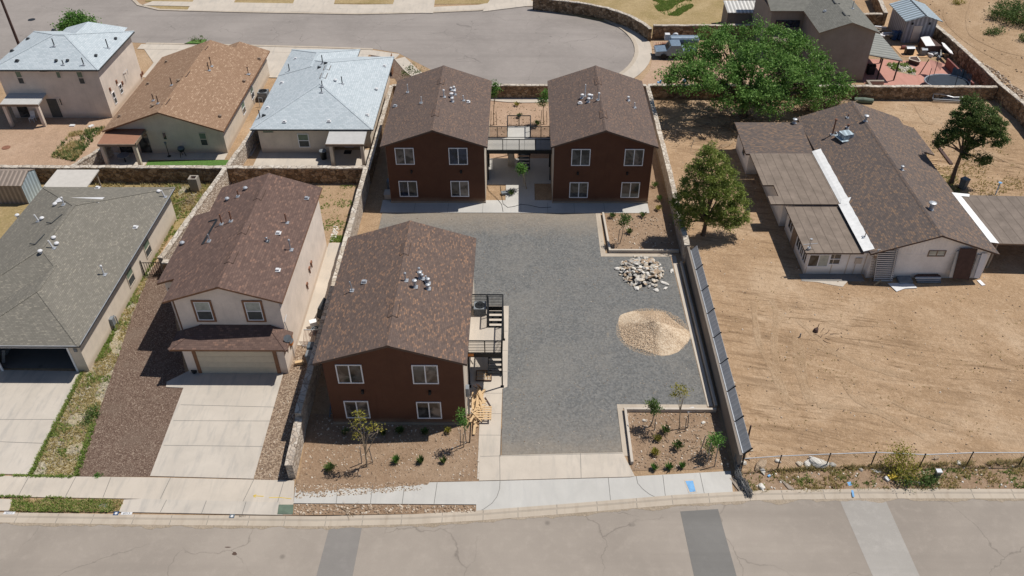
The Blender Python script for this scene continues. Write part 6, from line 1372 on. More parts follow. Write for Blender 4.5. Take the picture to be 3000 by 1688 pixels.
grass('green weeds along the verge of the sandy lot', verge, 600, .16, 'grass_blade', 114, freq=.8, thr=.2)
grass('line of weeds at the foot of the chain link fence', A((1880, 1183), (2575, 1158), (2900, 1150), (2900, 1160), (2575, 1168), (1880, 1192)), 900, .22, 'grass_dry', 115, freq=.7, thr=-.2)
grass('dry tufts scattered on the sandy lot', [(14, 33), (45, 33), (45, 49), (14, 49)], 260, .07, 'grass_dry', 116, freq=.35, thr=.3)
grass('dry grass behind the white ranch house', [(36.2, 58.8), (46, 58.8), (46, 70), (37, 76), (31, 78)], 1500, .14, 'grass_dry', 117, freq=.4, thr=.1)
grass('green grass at the foot of the dark leaning tree', [(36.4, 61), (39.5, 61.5), (39.5, 66), (37, 66)], 450, .12, 'grass_blade', 118, freq=.7, thr=-.2)
grass('dry scrub along the stone wall below the two storey house', A(t0(430, 1340), t0(600, 1130), t0(900, 1080), t0(640, 1370)), 700, .25, 'grass_dry', 119, freq=.6, thr=-.1)
grass('grey green scrub along the stone wall below the two storey house', A(t0(430, 1340), t0(600, 1130), t0(900, 1080), t0(640, 1370)), 350, .28, 'leaf_shrub', 120, freq=.6, thr=0, w=.05)
grass('patch of thin green lawn behind the curved stone wall', LG, 3200, .12, 'grass_blade', 122, .04, .5, -.1, w=.06)
grass('weeds among the rubble of the red patio', A(fp(460, 880), fp(900, 880), fp(1100, 1000), fp(1130, 1110), fp(640, 1030)), 260, .25, 'grass_blade', 121, .05, .9, -.1, w=.06)
def pebbles(label, poly, n, s0, s1, mat, seed, z=.01, name='pebbles', dens=None):
    rnd = random.Random(seed); V = []; F = []
    for x, y in samples(poly, n, rnd, dens):
        s = rnd.uniform(s0, s1); i = len(V); zz_ = z
        pts = [(rnd.uniform(.7, 1.2), rnd.uniform(.7, 1.2)) for _ in range(5)]; a0 = rnd.uniform(0, 6)
        for k in range(5): a = a0+k*1.2566; V.append((x+s*pts[k][0]*math.cos(a), y+s*pts[k][1]*math.sin(a), zz_))
        for k in range(5): a = a0+k*1.2566+.3; V.append((x+s*.6*pts[k][0]*math.cos(a), y+s*.6*math.sin(a), zz_+s*rnd.uniform(.5, .9)))
        for k in range(5): j = (k+1) % 5; F.append((i+k, i+j, i+5+j, i+5+k))
        F.append(tuple(i+5+k for k in range(5)))
    o = fast(name, V, F, M[mat]); return stuff(o, label, 'pebbles')
lotp = [(13.4, 33), (45, 33), (45, 80), (13.4, 80)]
pebbles('small stones scattered on the sandy lot', lotp, 900, .03, .08, 'pebble', 201)
pebbles('dark clods scattered on the sandy lot', lotp, 420, .02, .07, 'stick', 202, .01, 'pebbles', lambda x, y: 1 if mn.noise(Vector((x*.25, y*.25, 3))) > .05 else .12)
pebbles('small stones in the front planting bed', A((755, 1212), (1203, 1210), (1206, 1080), (785, 1045)), 900, .025, .07, 'pebble', 203, .03)
pebbles('small stones spilled over the front sidewalk', A((744, 1220), (1080, 1214), (1060, 1235), (1010, 1240), (745, 1256)), 700, .02, .06, 'pebble', 204, .076)
pebbles('stones on the narrow kerb verge', A((742, 1272), (1195, 1275), (1195, 1291), (742, 1296)), 500, .03, .09, 'pebble', 205, .07)
pebbles('stones in the front corner bed', [(6.9, 32), (12.6, 32.2), (12.6, 36.6), (6.9, 36.6)], 500, .03, .09, 'pebble', 206, .02)
pebbles('stones in the bed behind the rock pile', [(7.3, 54), (12.6, 54), (12.6, 59.2), (7.3, 59.2)], 300, .03, .1, 'pebble', 207, .02)
pebbles('white rubble along the verge of the sandy lot', verge+[], 150, .03, .1, 'rock_white', 208, .01)
pebbles('litter of stones on the paved court', court, 600, .015, .045, 'pebble', 209, .024)
pebbles('stones on the brown gravel strip', A((638, 1207), (741, 1211), (775, 1010), (765, 870), (735, 940)), 700, .02, .06, 'pebble', 210, .012)
pebbles('stones on the dirt beyond the wall', [(50, 82), (80, 82), (80, 120), (47, 120)], 300, .06, .14, 'stick', 211)
pebbles('rubble along the diagonal wall', A(t3(1950, 530), t3(2140, 640), t3(2318, 800), t3(2318, 870)), 160, .08, .2, 'pebble', 212)
pebbles('weed clumps and stones in the far courtyard yard', [(-3.2, 69.5), (2.7, 69.5), (2.7, 80.5), (-3.2, 80.5)], 260, .04, .1, 'stick', 213, .02)
pebbles('cobble rubble in the red patio bed', A(fp(460, 880), fp(900, 880), fp(1100, 1000), fp(1130, 1110), fp(640, 1030)), 120, .08, .2, 'rock_white', 214, .05)
pebbles('white stones along the foot of the beige house', [(-15.65, 55.2), (-15.3, 55.2), (-15.2, 57.5), (-15.7, 57.5)], 60, .05, .12, 'rock_white', 215)
# tyre tracks pressed in the lot
TK = [0]
def track(px, w=.22):
    b = MB(); TK[0] += 1; zo = TK[0]*.0016; pts = [at(q, .0) for q in px]
    # smooth
    P = []
    for k in range(len(pts)-1):
        p0, p1, p2, p3 = pts[max(k-1, 0)], pts[k], pts[k+1], pts[min(k+2, len(pts)-1)]
        for q in range(6):
            s = q/6; P.append(.5*((2*p1)+(p2-p0)*s+(2*p0-5*p1+4*p2-p3)*s*s+(3*p1-p0-3*p2+p3)*s**3))
    P.append(pts[-1]); n = len(P)
    for k, p in enumerate(P):
        d = (P[min(k+1, n-1)]-P[max(k-1, 0)]).normalized(); s = Vector((-d.y, d.x, 0))*w/2*R(.8, 1.2)
        for f, z in ((-2.0, .0095), (-1.2, .02), (-.7, .0125), (.7, .0125), (1.2, .019), (1.9, .0095)): b.v.append(p+s*f+Vector((0, 0, z+(zo if 0 < f*f < 3 else zo*.5))))
    for k in range(n-1):
        for q in range(5): i = k*6; b.f.append([i+q, i+6+q, i+7+q, i+q+1]); b.mi.append(0)
    return struct(b.build('tyre_track', M['dirt_track'], recalc=False))
for pl in ([b3(170, 80), b3(215, 190), b3(190, 420), b3(215, 680), b3(270, 900), b3(360, 980)], [b3(300, 180), b3(215, 290), b3(205, 560), b3(250, 760), b3(310, 930)], [b3(370, 330), b3(385, 560), b3(420, 760), b3(500, 960)], [b3(420, 420), b3(440, 620), b3(470, 800), b3(540, 960)],
           [b3(20, 100), b3(60, 420), b3(160, 640), b3(230, 800)], [b3(400, 260), b3(650, 480), b3(850, 590), b3(1100, 690), b3(1400, 760)], [b3(480, 450), b3(760, 560), b3(1000, 660), b3(1350, 720)], [b3(780, 760), b3(860, 900), b3(1060, 1030), b3(1350, 1180), b3(1480, 1250)], [b3(900, 900), b3(1060, 1010), b3(1250, 1110)], [b3(1200, 940), b3(1400, 1040), b3(1720, 1140)], [b3(560, 980), b3(800, 1000), b3(1080, 1040)],
           [t3(1700, 0), t3(1640, 130), t3(1720, 260), t3(1900, 400), t3(2200, 560)], [t3(1880, 0), t3(1840, 150), t3(1870, 300), t3(2100, 420), t3(2318, 480)], [t3(2200, 1000), t3(2000, 1150), t3(1900, 1250), t3(2100, 1420)], [t3(1400, 900), t3(1500, 1050), t3(1600, 1000)], [m3(2318, 130), m3(2000, -20), m3(1900, -150)]):
    track(pl)

# ================================================================== heaps
# tan gravel heap
cx0, cy0 = 9.45, 44.35
def heap(cx, cy, rx, ry, h, seed):
    V = []; F = []; nr, na = 16, 56
    for i in range(nr+1):
        for j in range(na):
            a = j*2*math.pi/na; f = i/nr; wob = 1+.09*math.sin(2*a+seed)+.06*math.sin(5*a+2)+.05*mn.noise(Vector((math.cos(a)*3, math.sin(a)*3, seed)))
            x = cx+rx*f*wob*math.cos(a); y = cy+ry*f*wob*math.sin(a)
            z = h*(1-f)**1.15*(1+.25*mn.noise(Vector((x*.9, y*.9, 0))))+.07*mn.noise(Vector((x*3, y*3, 1)))*(1-f)
            rid = math.exp(-((x-cx)*.75+(y-cy)*.55-.35)**2*2.0)*.22*(1-f); V.append((x, y, max(z+rid, .02)+(.0 if i < nr else -.01)))
    for i in range(nr):
        for j in range(na): a, b_ = i*na+j, i*na+(j+1) % na; F.append((a, b_, b_+na, a+na))
    return V, F
V, F = heap(cx0, cy0, 2.5, 2.45, .88, 3.)
gh = fast('gravel_heap', V, F, M['gravelheap']); stuff(gh, 'heap of tan crushed gravel dumped on the grey pavers', 'gravel heap')
for p in gh.data.polygons: p.use_smooth = True
rnd = random.Random(77); V2 = []; F2 = []
def zheap(x, y):
    f = math.hypot((x-cx0)/2.5, (y-cy0)/2.45); 
    return 0.88*max(0, 1-f)**1.15*(1+.25*mn.noise(Vector((x*.9, y*.9, 0))))+math.exp(-((x-cx0)*.75+(y-cy0)*.55-.35)**2*2.0)*.22*max(0, 1-f)
for k in range(9000):
    a = rnd.uniform(0, 6.283); f = math.sqrt(rnd.random())*1.05; x, y = cx0+2.5*f*math.cos(a), cy0+2.45*f*math.sin(a); z = zheap(x, y)+.02; s = rnd.uniform(.015, .034); i = len(V2)
    for q in range(4): aa = q*1.57+rnd.random(); V2.append((x+s*math.cos(aa), y+s*math.sin(aa), z+rnd.uniform(-.01, .02)))
    V2.append((x, y, z+s)); F2 += [(i, i+1, i+4), (i+1, i+2, i+4), (i+2, i+3, i+4), (i+3, i, i+4)]
gs = fast('gravel', V2, F2, M['gravelpile']); stuff(gs, 'loose tan gravel stones covering the heap', 'gravel')
# rock pile: individual rocks copied from six shapes
protos = []
for k in range(6):
    bm = bmesh.new(); bmesh.ops.create_icosphere(bm, subdivisions=2, radius=1)
    sx, sy, sz = R(.9, 1.7), R(.6, 1.0), R(.28, .5)
    for v in bm.verts:
        d = v.co.copy(); q = 1+.35*mn.noise(d*1.3+Vector((k*7, 0, 0))); v.co = Vector((round(d.x*q*1.6)/1.6*.75+d.x*q*.25, d.y*q, max(-.75, min(.75, d.z*q))*1.1)); v.co.x *= sx; v.co.y *= sy; v.co.z *= sz
    me = bpy.data.meshes.new('rock'); bm.to_mesh(me); bm.free(); me.materials.append(M['rock']); protos.append(me)
def rockmat(name, c):
    m = plain(name, c, .9, 0, .3, 5); return m
rms = [rockmat('pale_limestone', (.56, .52, .46)), rockmat('white_limestone', (.64, .61, .56)), rockmat('grey_stone', (.38, .36, .33)), rockmat('rusty_stone', (.40, .30, .21)), rockmat('tan_stone', (.52, .45, .36))]
rp = []
for k, me in enumerate(protos):
    for j, mm in enumerate(rms):
        c = me.copy(); c.materials.clear(); c.materials.append(mm); rp.append(c)
pcx, pcy = 9.45, 51.25
rnd = random.Random(5)
for k in range(210):
    a = rnd.uniform(0, 6.283); f = math.sqrt(rnd.random()); x, y = pcx+1.75*f*math.cos(a), pcy+2.05*f*math.sin(a)
    z = .05+.75*max(0, 1-f)**.9*rnd.uniform(.75, 1.05); s = rnd.uniform(.09, .21)*(1.1 if f < .7 else .8)
    o = bpy.data.objects.new('rock', rnd.choice(rp[:10]+rp)); COL.objects.link(o); o.location = (x, y, z); o.scale = (s, s, s); o.rotation_euler = (rnd.uniform(-.5, .5), rnd.uniform(-.5, .5), rnd.uniform(0, 6.28))
    tag(o, 'broken pale limestone rock lying in the rock pile on the grey pavers', 'rock', 'rocks of the pile on the pavers')
for k, (px, s) in enumerate(((m2(1185, 985), .22), (m2(1645, 1000), .16), (m2(1580, 1105), .2), (m2(1590, 1150), .15), (m2(1350, 1150), .22), (m2(1515, 1165), .2))):
    q = at(px); o = bpy.data.objects.new('rock', rp[(k*5+1) % 30]); COL.objects.link(o); o.location = (q.x, q.y, .08); o.scale = (s, s, s); o.rotation_euler = (0, 0, k*1.3)
    tag(o, 'single pale rock lying loose at the edge of the rock pile', 'rock', 'loose rocks beside the pile')
for k, (px, s) in enumerate(((k2(460, 280), .2), (k2(590, 295), .32), (k2(600, 335), .22), (k2(715, 262), .18), (k2(880, 285), .2), (k2(940, 290), .22), (k2(1000, 285), .42), (k2(1040, 290), .38), (k2(1130, 293), .2), (k2(595, 460), .25), (k2(1455, 340), .14), (k2(1910, 240), .18), (k2(2080, 280), .18), (k2(1345, 330), .14), (k2(500, 180), .16), (k2(1780, 435), .14), (k2(490, 240), .18), (b2(1410, 1110), .14), (b2(1910, 1130), .14))):
    q = at(px); o = bpy.data.objects.new('rock', rp[(k*7+1) % 30 if k % 3 else 1]); COL.objects.link(o); o.location = (q.x, q.y, s*.35); o.scale = (s, s, s*1.2); o.rotation_euler = (0, 0, k*.9)
    lab = 'white rock by the foot of the chain link fence' if k not in (9, 16, 17, 18) else {9: 'pale flat rock by the kerb near the wire roll', 16: 'small pale rock beside the top of the leaning brown post', 17: 'white stone near the round headed young tree of the corner bed', 18: 'tan stone near the boundary wall in the corner bed'}[k]
    if k == 6: lab = 'largest pale boulder by the chain link fence'
    tag(o, lab, 'rock', 'stones along the fence and bed')
# lumber heap beside the front building
rnd = random.Random(9)
def board(label, p, q, w=.12, th=.035, z0=.1, z1=.1, m='wood', group='boards of the lumber heap', name='board'):
    a, c = at(p), at(q); b = MB(); b.bar((a.x, a.y, z0), (c.x, c.y, z1), w, th); return tag(recenter(b.build(name, M[m])), label, 'board', group)
for k in range(22):
    c = at(b1(1960+rnd.uniform(0, 120), 890+rnd.uniform(0, 230)), .1); a = rnd.uniform(-.9, .9)+1.4; L = rnd.uniform(.5, 1.5)
    if c.x < -3.2+abs(math.cos(a))*L/2: c.x = -3.2+abs(math.cos(a))*L/2+.05
    b = MB(); b.obox((c.x, c.y, .08+.022*k), (L, rnd.uniform(.07, .14), .035), a, Matrix.Rotation(rnd.uniform(-.06, .06), 3, 'Y')); tag(recenter(b.build('board', M['wood'])), 'short sawn board jumbled in the lumber heap by the walkway', 'board', 'boards of the lumber heap')
board('longest pale plank leaning out over the edge of the front bed', b1(1995, 1240), b1(2040, 850), .16, .04, .15, .5)
board('broad orange plank lying across the upper lumber heap', b1(2040, 900), b1(2085, 1010), .2, .04, .55, .5)
board('dark thin board at the right edge of the lumber heap', b1(2090, 920), b1(2140, 1000), .07, .03, .1, .1, 'wood_dk')
t = thing('pallet', 'pale slatted wooden pallet on the lumber heap', 'pallet', (at(b1(2080, 1080)).x, at(b1(2080, 1080)).y, .3))
pc_ = ROOTLOC[t.name]
for k in range(6): b = MB(); b.obox(pc_+Vector((0, -.5+k*.2, .12)), (1.0, .12, .025)); b.build('slat', M['wood'], t)
for k in range(3): b = MB(); b.obox(pc_+Vector((-.43+k*.43, 0, .06)), (.07, 1.1, .09)); b.build('stringer', M['wood'], t)
b = MB(); p = at(fy(2215, 635)); b.bar((p.x, p.y, 0), (p.x+.1, p.y+.35, 1.5), .07); tag(recenter(b.build('post', M['black_metal'])), 'black metal post standing in the bed by the lumber heap', 'post')
b = MB(); p, q = at(b1(2000, 800)), at(b1(2030, 800)); b.bar((-2.9, 38.6, .1), (-3.0, 37.4, 1.6), .06); b.bar((-2.6, 38.6, .1), (-2.75, 37.3, 1.8), .18, .04); tag(recenter(b.build('board', M['wood_dk'])), 'dark boards leaning at the back of the lumber heap', 'board')
t = thing('lattice_frame', 'wooden lattice frame lying under the steel balcony', 'frame', (-2.4, 39.8, .05))
b = MB()
for k in range(6): b.bar((-2.9+k*.18, 39.3, .12), (-2.9+k*.18, 40.2, .12), .03)
for k in range(4): b.bar((-2.95, 39.35+k*.27, .15), (-1.95, 39.35+k*.27, .15), .03)
b.build('lattice', M['wood'], t); b = MB(); 
for a, c in (((-2.97, 39.28), (-1.95, 39.28)), ((-1.95, 39.28), (-1.95, 40.22)), ((-1.95, 40.22), (-2.97, 40.22)), ((-2.97, 40.22), (-2.97, 39.28))): b.bar((*a, .13), (*c, .13), .06)
b.build('frame_edge', M['wood_dk'], t)

# ================================================================== bins and clutter between the beige house and the wall
def wheelie(label, x, y, m='plastic_blue', group=None, rz=0, name='trash_bin'):
    t = thing(name, label, 'bin', (x, y, 0), group)
    b = MB(); a = [(-.27, -.3), (.27, -.3), (.27, .3), (-.27, .3)]; c_, s_ = math.cos(rz), math.sin(rz); T = lambda u, v, z: (x+u*c_-v*s_, y+u*s_+v*c_, z)
    b.shell([T(u*.8, v*.8, .06) for u, v in a]+[T(u, v, 1.0) for u, v in a], [(0, 3, 2, 1), (0, 1, 5, 4), (1, 2, 6, 5), (2, 3, 7, 6), (3, 0, 4, 7), (4, 5, 6, 7)]); b.build('bin_body', M[m], t)
    b = MB(); b.shell([T(u*1.08, v*1.08, 1.003) for u, v in a]+[T(u*.95, v*.95, 1.09) for u, v in a], [(0, 3, 2, 1), (0, 1, 5, 4), (1, 2, 6, 5), (2, 3, 7, 6), (3, 0, 4, 7), (4, 5, 6, 7)]); b.bar(T(-.25, .34, .98), T(.25, .34, .98), .04); b.build('lid', M[m], t)
    for u in (-.27, .27): b = MB(); b.tube([T(u-.03, .26, .1), T(u+.03, .26, .1)], .1, 10); b.build('wheel', M['tyre'], t)
    return t
p = at(fg(320, 800)); wheelie('dark grey wheeled bin beside the boundary wall, further from the street', -14.35, 41.7); wheelie('lighter grey wheeled bin beside the boundary wall, nearer the street', -14.3, 40.9, 'plastic_grey')
t = thing('rack', 'folded slatted metal rack leaning behind the wheeled bins', 'rack', (-14.9, 42.9, 0)); b = MB()
for k in range(10): b.bar((-15.25+k*.1, 42.6, .15), (-15.15+k*.1, 43.3, 1.0), .025)
b.build('slats', M['rust'], t); b = MB(); b.bar((-15.3, 42.6, .12), (-14.3, 42.6, .12), .05); b.build('rail', M['galv'], t); b = MB(); b.bar((-15.2, 43.3, 1.02), (-14.2, 43.3, 1.02), .05); b.build('rail', M['galv'], t)
t = thing('wheelbarrow', 'upturned black wheelbarrow tray against the wall behind the bins', 'wheelbarrow', (-14.3, 46.0, 0))
b = MB(); b.shell([(-14.75, 45.2, .5), (-14.1, 45.0, .35), (-13.95, 46.7, .4), (-14.5, 46.9, .95), (-14.6, 45.4, 1.2), (-14.1, 45.2, 1.15), (-14.0, 46.4, 1.2), (-14.35, 46.5, 1.3)], [(0, 1, 5, 4), (1, 2, 6, 5), (2, 3, 7, 6), (3, 0, 4, 7), (4, 5, 6, 7), (0, 3, 2, 1)]); b.build('tray', M['plastic_black'], t)
b = MB(); b.bar((-14.7, 45.3, .05), (-14.2, 46.8, .9), .04); b.bar((-14.2, 45.1, .05), (-14.0, 46.6, .9), .04); b.build('handle', M['wood_dk'], t)
t = thing('hose_reel', 'grey hose reel with coiled hose behind the wheeled bins', 'hose reel', (-14.6, 44.0, 0))
b = MB()
for k in range(4): b.tube([(-14.6+.3*math.cos(a*.5), 44.0+.3*math.sin(a*.5), .3+.05*k) for a in range(13)], .03, 5)
b.build('hose', M['plastic_blue'], t); b = MB(); b.tube([(-14.6, 44, 0), (-14.6, 44, .55)], .12, 8); b.obox((-14.6, 44, .05), (.6, .5, .06)); b.build('reel_stand', M['plastic_grey'], t)
b = MB(); b.obox((-14.9, 44.7, .3), (.5, .4, .6), .4); tag(recenter(b.build('crate', M['white_trim'])), 'small white crate between the hose reel and the house wall', 'crate')
for k in range(4): b = MB(); b.obox((-15.15, 40.9-.02*k, .08+.07*k), (.5, .25, .06), .1*k); tag(recenter(b.build('plank', M['wood'])), 'short pale plank stacked at the foot of the beige house wall', 'plank', 'planks stacked by the beige wall')
b = MB(); p = at(b0(1655, 705)); b.tube([(p.x, p.y, .08), (p.x, p.y, .3)], [.16, .2], 10); tag(recenter(b.build('flower_pot', M['plastic_black'])), 'black pot with coiled hose at the left of the garage door', 'pot')
# left building side: white crate beside H2 and blue ladder
b = MB(); p = at(m1(1240, 390)); b.box(-11.95, -11.35, 61.5, 62.3, .02, .5); b.box(-12.0, -11.3, 61.45, 62.35, .5, .55); tag(recenter(b.build('utility_box', M['concrete'])), 'pale concrete utility box at the left corner of the far left brown building', 'box')
for k in range(5): b = MB(); b.box(-11.95, -11.4, 63.2+k*1.5, 63.9+k*1.5, 0, .75); b.box(-11.9, -11.45, 63.3+k*1.5, 63.8+k*1.5, .75, .8); tag(recenter(b.build('condenser', M['plastic_grey'])), 'grey condenser in the dark passage left of the far left brown building', 'air conditioner', 'condensers in the passage')
t = thing('ladder', 'grey blue ladder lying against the left side of the nearest brown building', 'ladder', (-12.05, 37, 0)); b = MB()
for x in (-12.15, -11.9): b.bar((x, 35.9, .2), (x, 38.4, 1.9), .06, .1)
b.build('rails', M['plastic_blue'], t); b = MB()
for k in range(8): b.bar((-12.15, 36.1+k*.29, .33+k*.2), (-11.9, 36.1+k*.29, .33+k*.2), .035)
b.build('rungs', M['plastic_blue'], t)
# hose on walkway
b = MB(); b.tube([at(q, .07) for q in (fc(90, 1060), fc(110, 1130), fc(230, 1240), fc(310, 1340), fc(330, 1449))], .018, 5); tag(b.build('hose', M['black_metal']), 'thin dark hose snaking down the left of the courtyard walk', 'hose')
b = MB(); b.tube([at(q, .07) for q in (fc(290, 1060), fc(310, 1200), fc(330, 1330), fc(400, 1385), fc(500, 1370), fc(600, 1340), fc(720, 1350), fc(900, 1390), fc(1060, 1380))], .018, 5); tag(b.build('hose', M['black_metal']), 'thin dark hose curving across the shaded front walk', 'hose')
b = MB(); p = at(fc(350, 1180), .05); b.obox(p+Vector((0, 0, .1)), (.55, .4, .2), .3); tag(recenter(b.build('tool_box', M['plastic_grey'])), 'grey tool box lying by the courtyard bed', 'box')
# concrete block yard incinerator on the back lawn
t = thing('chimney_block', 'square tan block barbecue with open top by the rubble wall', 'barbecue', (-29.6, 62.2, 0))
p = at(m0(1610, 255)); x, y = -29.0, 63.0
b = MB(); z1 = 1.35
for a in ((x-.38, x-.24, y-.35, y+.35), (x+.24, x+.38, y-.35, y+.35), (x-.24, x+.24, y-.35, y-.22), (x-.24, x+.24, y+.22, y+.35)): b.box(*a, 0, z1)
b.build('masonry', M['block_grey'], t); b = MB(); b.box(x-.24, x+.24, y-.22, y+.22, 0, z1-.25); b.build('ash_pit', M['rust'], t)
def sticks(label, c, n, L, z, seed, m='stick', name='branch_pile', cat='branches', spread=.6, rad=.03):
    rnd = random.Random(seed); b = MB()
    for k in range(n):
        a = rnd.uniform(0, 6.283); p = Vector((c[0]+rnd.gauss(0, spread), c[1]+rnd.gauss(0, spread), rnd.uniform(.03, z))); l = L*rnd.uniform(.4, 1); d = Vector((math.cos(a), math.sin(a), rnd.uniform(-.15, .25)))*l/2; s = Vector((-math.sin(a), math.cos(a), .2))*l*rnd.uniform(-.15, .15)
        q0, q1 = p-d, p+d; q0.z = max(q0.z, .02); q1.z = max(q1.z, .02)
        b.tube([q0, p+s, q1], [rad, rad*.8, rad*.35], 5)
    return tag(recenter(b.build(name, M[m])), label, cat)
p = at(m0(1610, 410)); sticks('pale cut branches on the grass by the rubble wall of the left yard', (p.x, p.y), 14, 1.8, .25, 301, spread=.3)
p = at(t3(540, 880)); sticks('large tangled heap of dry branches behind the white ranch house', (p.x+.6, p.y-1.6), 190, 3.2, 1.1, 302, spread=1.1, rad=.045)
sticks('dead branches strewn on the ground under the big tree', (21, 74.6), 110, 2.6, .3, 303, spread=2.2, rad=.04)
sticks('dry twigs strewn near the foot of the bare branched young tree', (at(fy(880, 930)).x, at(fy(880, 930)).y), 16, 1.1, .08, 304, spread=.7, rad=.014)
sticks('dry twigs strewn on the soil of the front corner bed', (9.6, 34.2), 30, 1.0, .08, 305, spread=1.2, rad=.016)
p = at(k1(60, 640)); sticks('dry branch lying on the narrow kerb verge', (p.x, p.y), 9, 1.3, .15, 306, spread=.25, rad=.018)
t = thing('roll', 'dark green rolled tarpaulin lying below the stone wall behind the ranch house', 'tarpaulin', (34.5, 79, 0))
p, q = at(t3(870, 870)), at(t3(1030, 880)); b = MB(); b.tube([p+Vector((0, 0, .28)), p.lerp(q, .5)+Vector((0, 0, .32)), q+Vector((0, 0, .28))], [.26, .3, .26], 12); b.build('tarpaulin_roll', M['green_box'], t)
p, q = at(t3(1540, 870)), at(t3(1840, 885))
for k in range(4): b = MB(); b.bar(p+Vector((.05*k, .25*k, .15+.1*(k % 2))), q+Vector((.1-.2*k, .2*k, .15+.1*(k % 2))), .1, .1); tag(recenter(b.build('beam', M['galv' if k % 2 else 'wood_grey'])), 'long %s beam stacked below the stone wall behind the dark tree' % ('grey metal' if k % 2 else 'weathered timber'), 'beam', 'beams stacked at the wall')
b = MB(); b.tube([p+Vector((0, .2, .35)), p+Vector((.1, .5, .7)), p+Vector((.8, .5, .7)), p.lerp(q, .6)+Vector((0, .4, .5)), q+Vector((-.3, .4, .6))], .05, 6); tag(b.build('bent_pipe', M['galv']), 'bent grey pipe lying on the beams below the stone wall', 'pipe')
wheelie('blue grey wheeled bin beside the dark leaning tree', at(m3(1790, 300)).x, at(m3(1790, 300)).y, 'plastic_blue', None, .5)
for k in range(5): p = at(frame(2680, 260, 1364/320)(200+k*30, 900+k*45)); b = MB(); b.obox(p+Vector((0, 0, .05)), (R(.6, 1.3), .12, .06), R(-.4, .2)); tag(recenter(b.build('board', M['wood'])), 'pale board lying in the grass along the right side of the ranch house', 'board', 'boards along the ranch house')
p, q = at(t3(1550, 1200)), at(t3(1700, 1400)); b = MB(); b.bar(p+Vector((0, 0, .06)), q+Vector((0, 0, .06)), .3, .12); tag(recenter(b.build('timber_edging', M['wood_dk'])), 'long dark timber edging on the sand beside the ranch house', 'timber')
p = at(m3(2075, 350)); b = MB(); b.tube([p, p+Vector((.05, .1, 1.1))], .04, 6); b.tube([p+Vector((.05, .1, 1.1)), p+Vector((.05, .1, 1.2))], [.06, .16], 10); tag(recenter(b.build('yard_lamp', M['blue_paint'])), 'small blue topped yard post by the carport roof', 'post')
# clutter in front of the ranch house
t = thing('security_grille', 'tall pale metal slatted security panel leaning on the ranch house wall', 'panel', (28, 50.4, 0))
p0, p1 = ony(fw(190, 940), 50.25), ony(fw(560, 935), 50.25); T0, T1 = ony(fw(270, 345), 50.55), ony(fw(690, 325), 50.55)
p0.z = p1.z = .05
b = MB()
for k in range(17): f = k/16; b.bar(p0.lerp(T0, f), p1.lerp(T1, f), .03, .085)
b.build('slats', M['white_metal'], t); b = MB(); o = Vector((0, .06, 0)); b.shell([p0+o, p1+o, T1+o, T0+o], [(0, 1, 2, 3)]); b.build('added_dark_sheet', M['plastic_black'], t); b = MB()  # black sheet added behind the slats to make the gaps look dark
for f in (0.02, .88): b.bar(p0.lerp(p1, f)+Vector((0, -.06, 0)), T0.lerp(T1, f)+Vector((0, -.06, 0)), .06, .05)
b.build('uprights', M['galv'], t); b = MB(); o = Vector((-.35, .0, -.02))
for k in range(20): f = k/19; b.bar(p0.lerp(T0, f)+o, p0.lerp(T0, f)+o*.35, .03)
b.build('folded_mesh', M['wood_grey'], t)
def leaner(label, name, pxs, y0, y1, m, th=.05, cat='door'):
    a, c, d, e = ony(pxs[0], y0), ony(pxs[1], y0), ony(pxs[2], y1), ony(pxs[3], y1); a.z = max(a.z, .03); c.z = max(c.z, .03); n = Vector((0, -th, 0))
    b = MB(); b.shell([a, c, d, e, a+n, c+n, d+n, e+n], [(0, 1, 2, 3), (4, 7, 6, 5), (0, 4, 5, 1), (1, 5, 6, 2), (2, 6, 7, 3), (3, 7, 4, 0)]); return tag(recenter(b.build(name, M[m])), label, cat)
leaner('dark brown wooden door leaning on the ranch house wall', 'door', (fw(1720, 890), fw(2030, 915), fw(2205, 325), fw(1870, 315)), 50.05, 50.45, 'wood_dk')
leaner('narrow grey window sash leaning left of the dark brown door', 'window_sash', (fw(1645, 870), fw(1715, 870), fw(1850, 370), fw(1800, 370)), 50.1, 50.5, 'galv', .05, 'window')
leaner('tall white door leaning at the right corner of the ranch house', 'door', (fw(2130, 880), fw(2230, 890), fw(2405, 405), fw(2290, 410)), 50.15, 50.55, 'white_trim')
leaner('grey panelled screen door leaning behind the white door', 'screen_door', (fw(2050, 870), fw(2140, 880), fw(2290, 440), fw(2205, 430)), 50.2, 50.58, 'galv')
def slab(label, name, pxs, z, m, th=.04, cat='sheet'):
    pts = [at(q, z) for q in pxs]; b = MB(); b.prism([(q.x, q.y) for q in pts], z-th, z); return tag(recenter(b.build(name, M[m])), label, cat)
slab('white sheet lying on the sand in front of the ranch house', 'metal_sheet', (fw(470, 990), fw(640, 1150), fw(800, 1090), fw(1040, 1080), fw(960, 1000), fw(680, 985)), .08, 'white_metal')
slab('dark grey folded tarpaulin beside the white sheet', 'tarpaulin', (fw(640, 860), fw(700, 970), fw(960, 960), fw(900, 850), fw(760, 810)), .22, 'plastic_grey', .2, 'tarpaulin')
t = thing('board_stack', 'stack of dark and white framed panels lying by the ranch house wall', 'panels', (30, 50, 0))
for k, (m_, z) in enumerate((('plastic_grey', .12), ('galv', .22), ('white_metal', .34), ('wood_dk', .42))):
    pts = [at(q, z) for q in (fw(1040-20*k, 890+40*(2-k)), fw(1500, 890+40*(2-k)), fw(1420, 760+14*k), fw(1050, 770+14*k))]; b = MB(); b.prism([(q.x, q.y) for q in pts], z-.08, z); b.build('panel', M[m_], t)
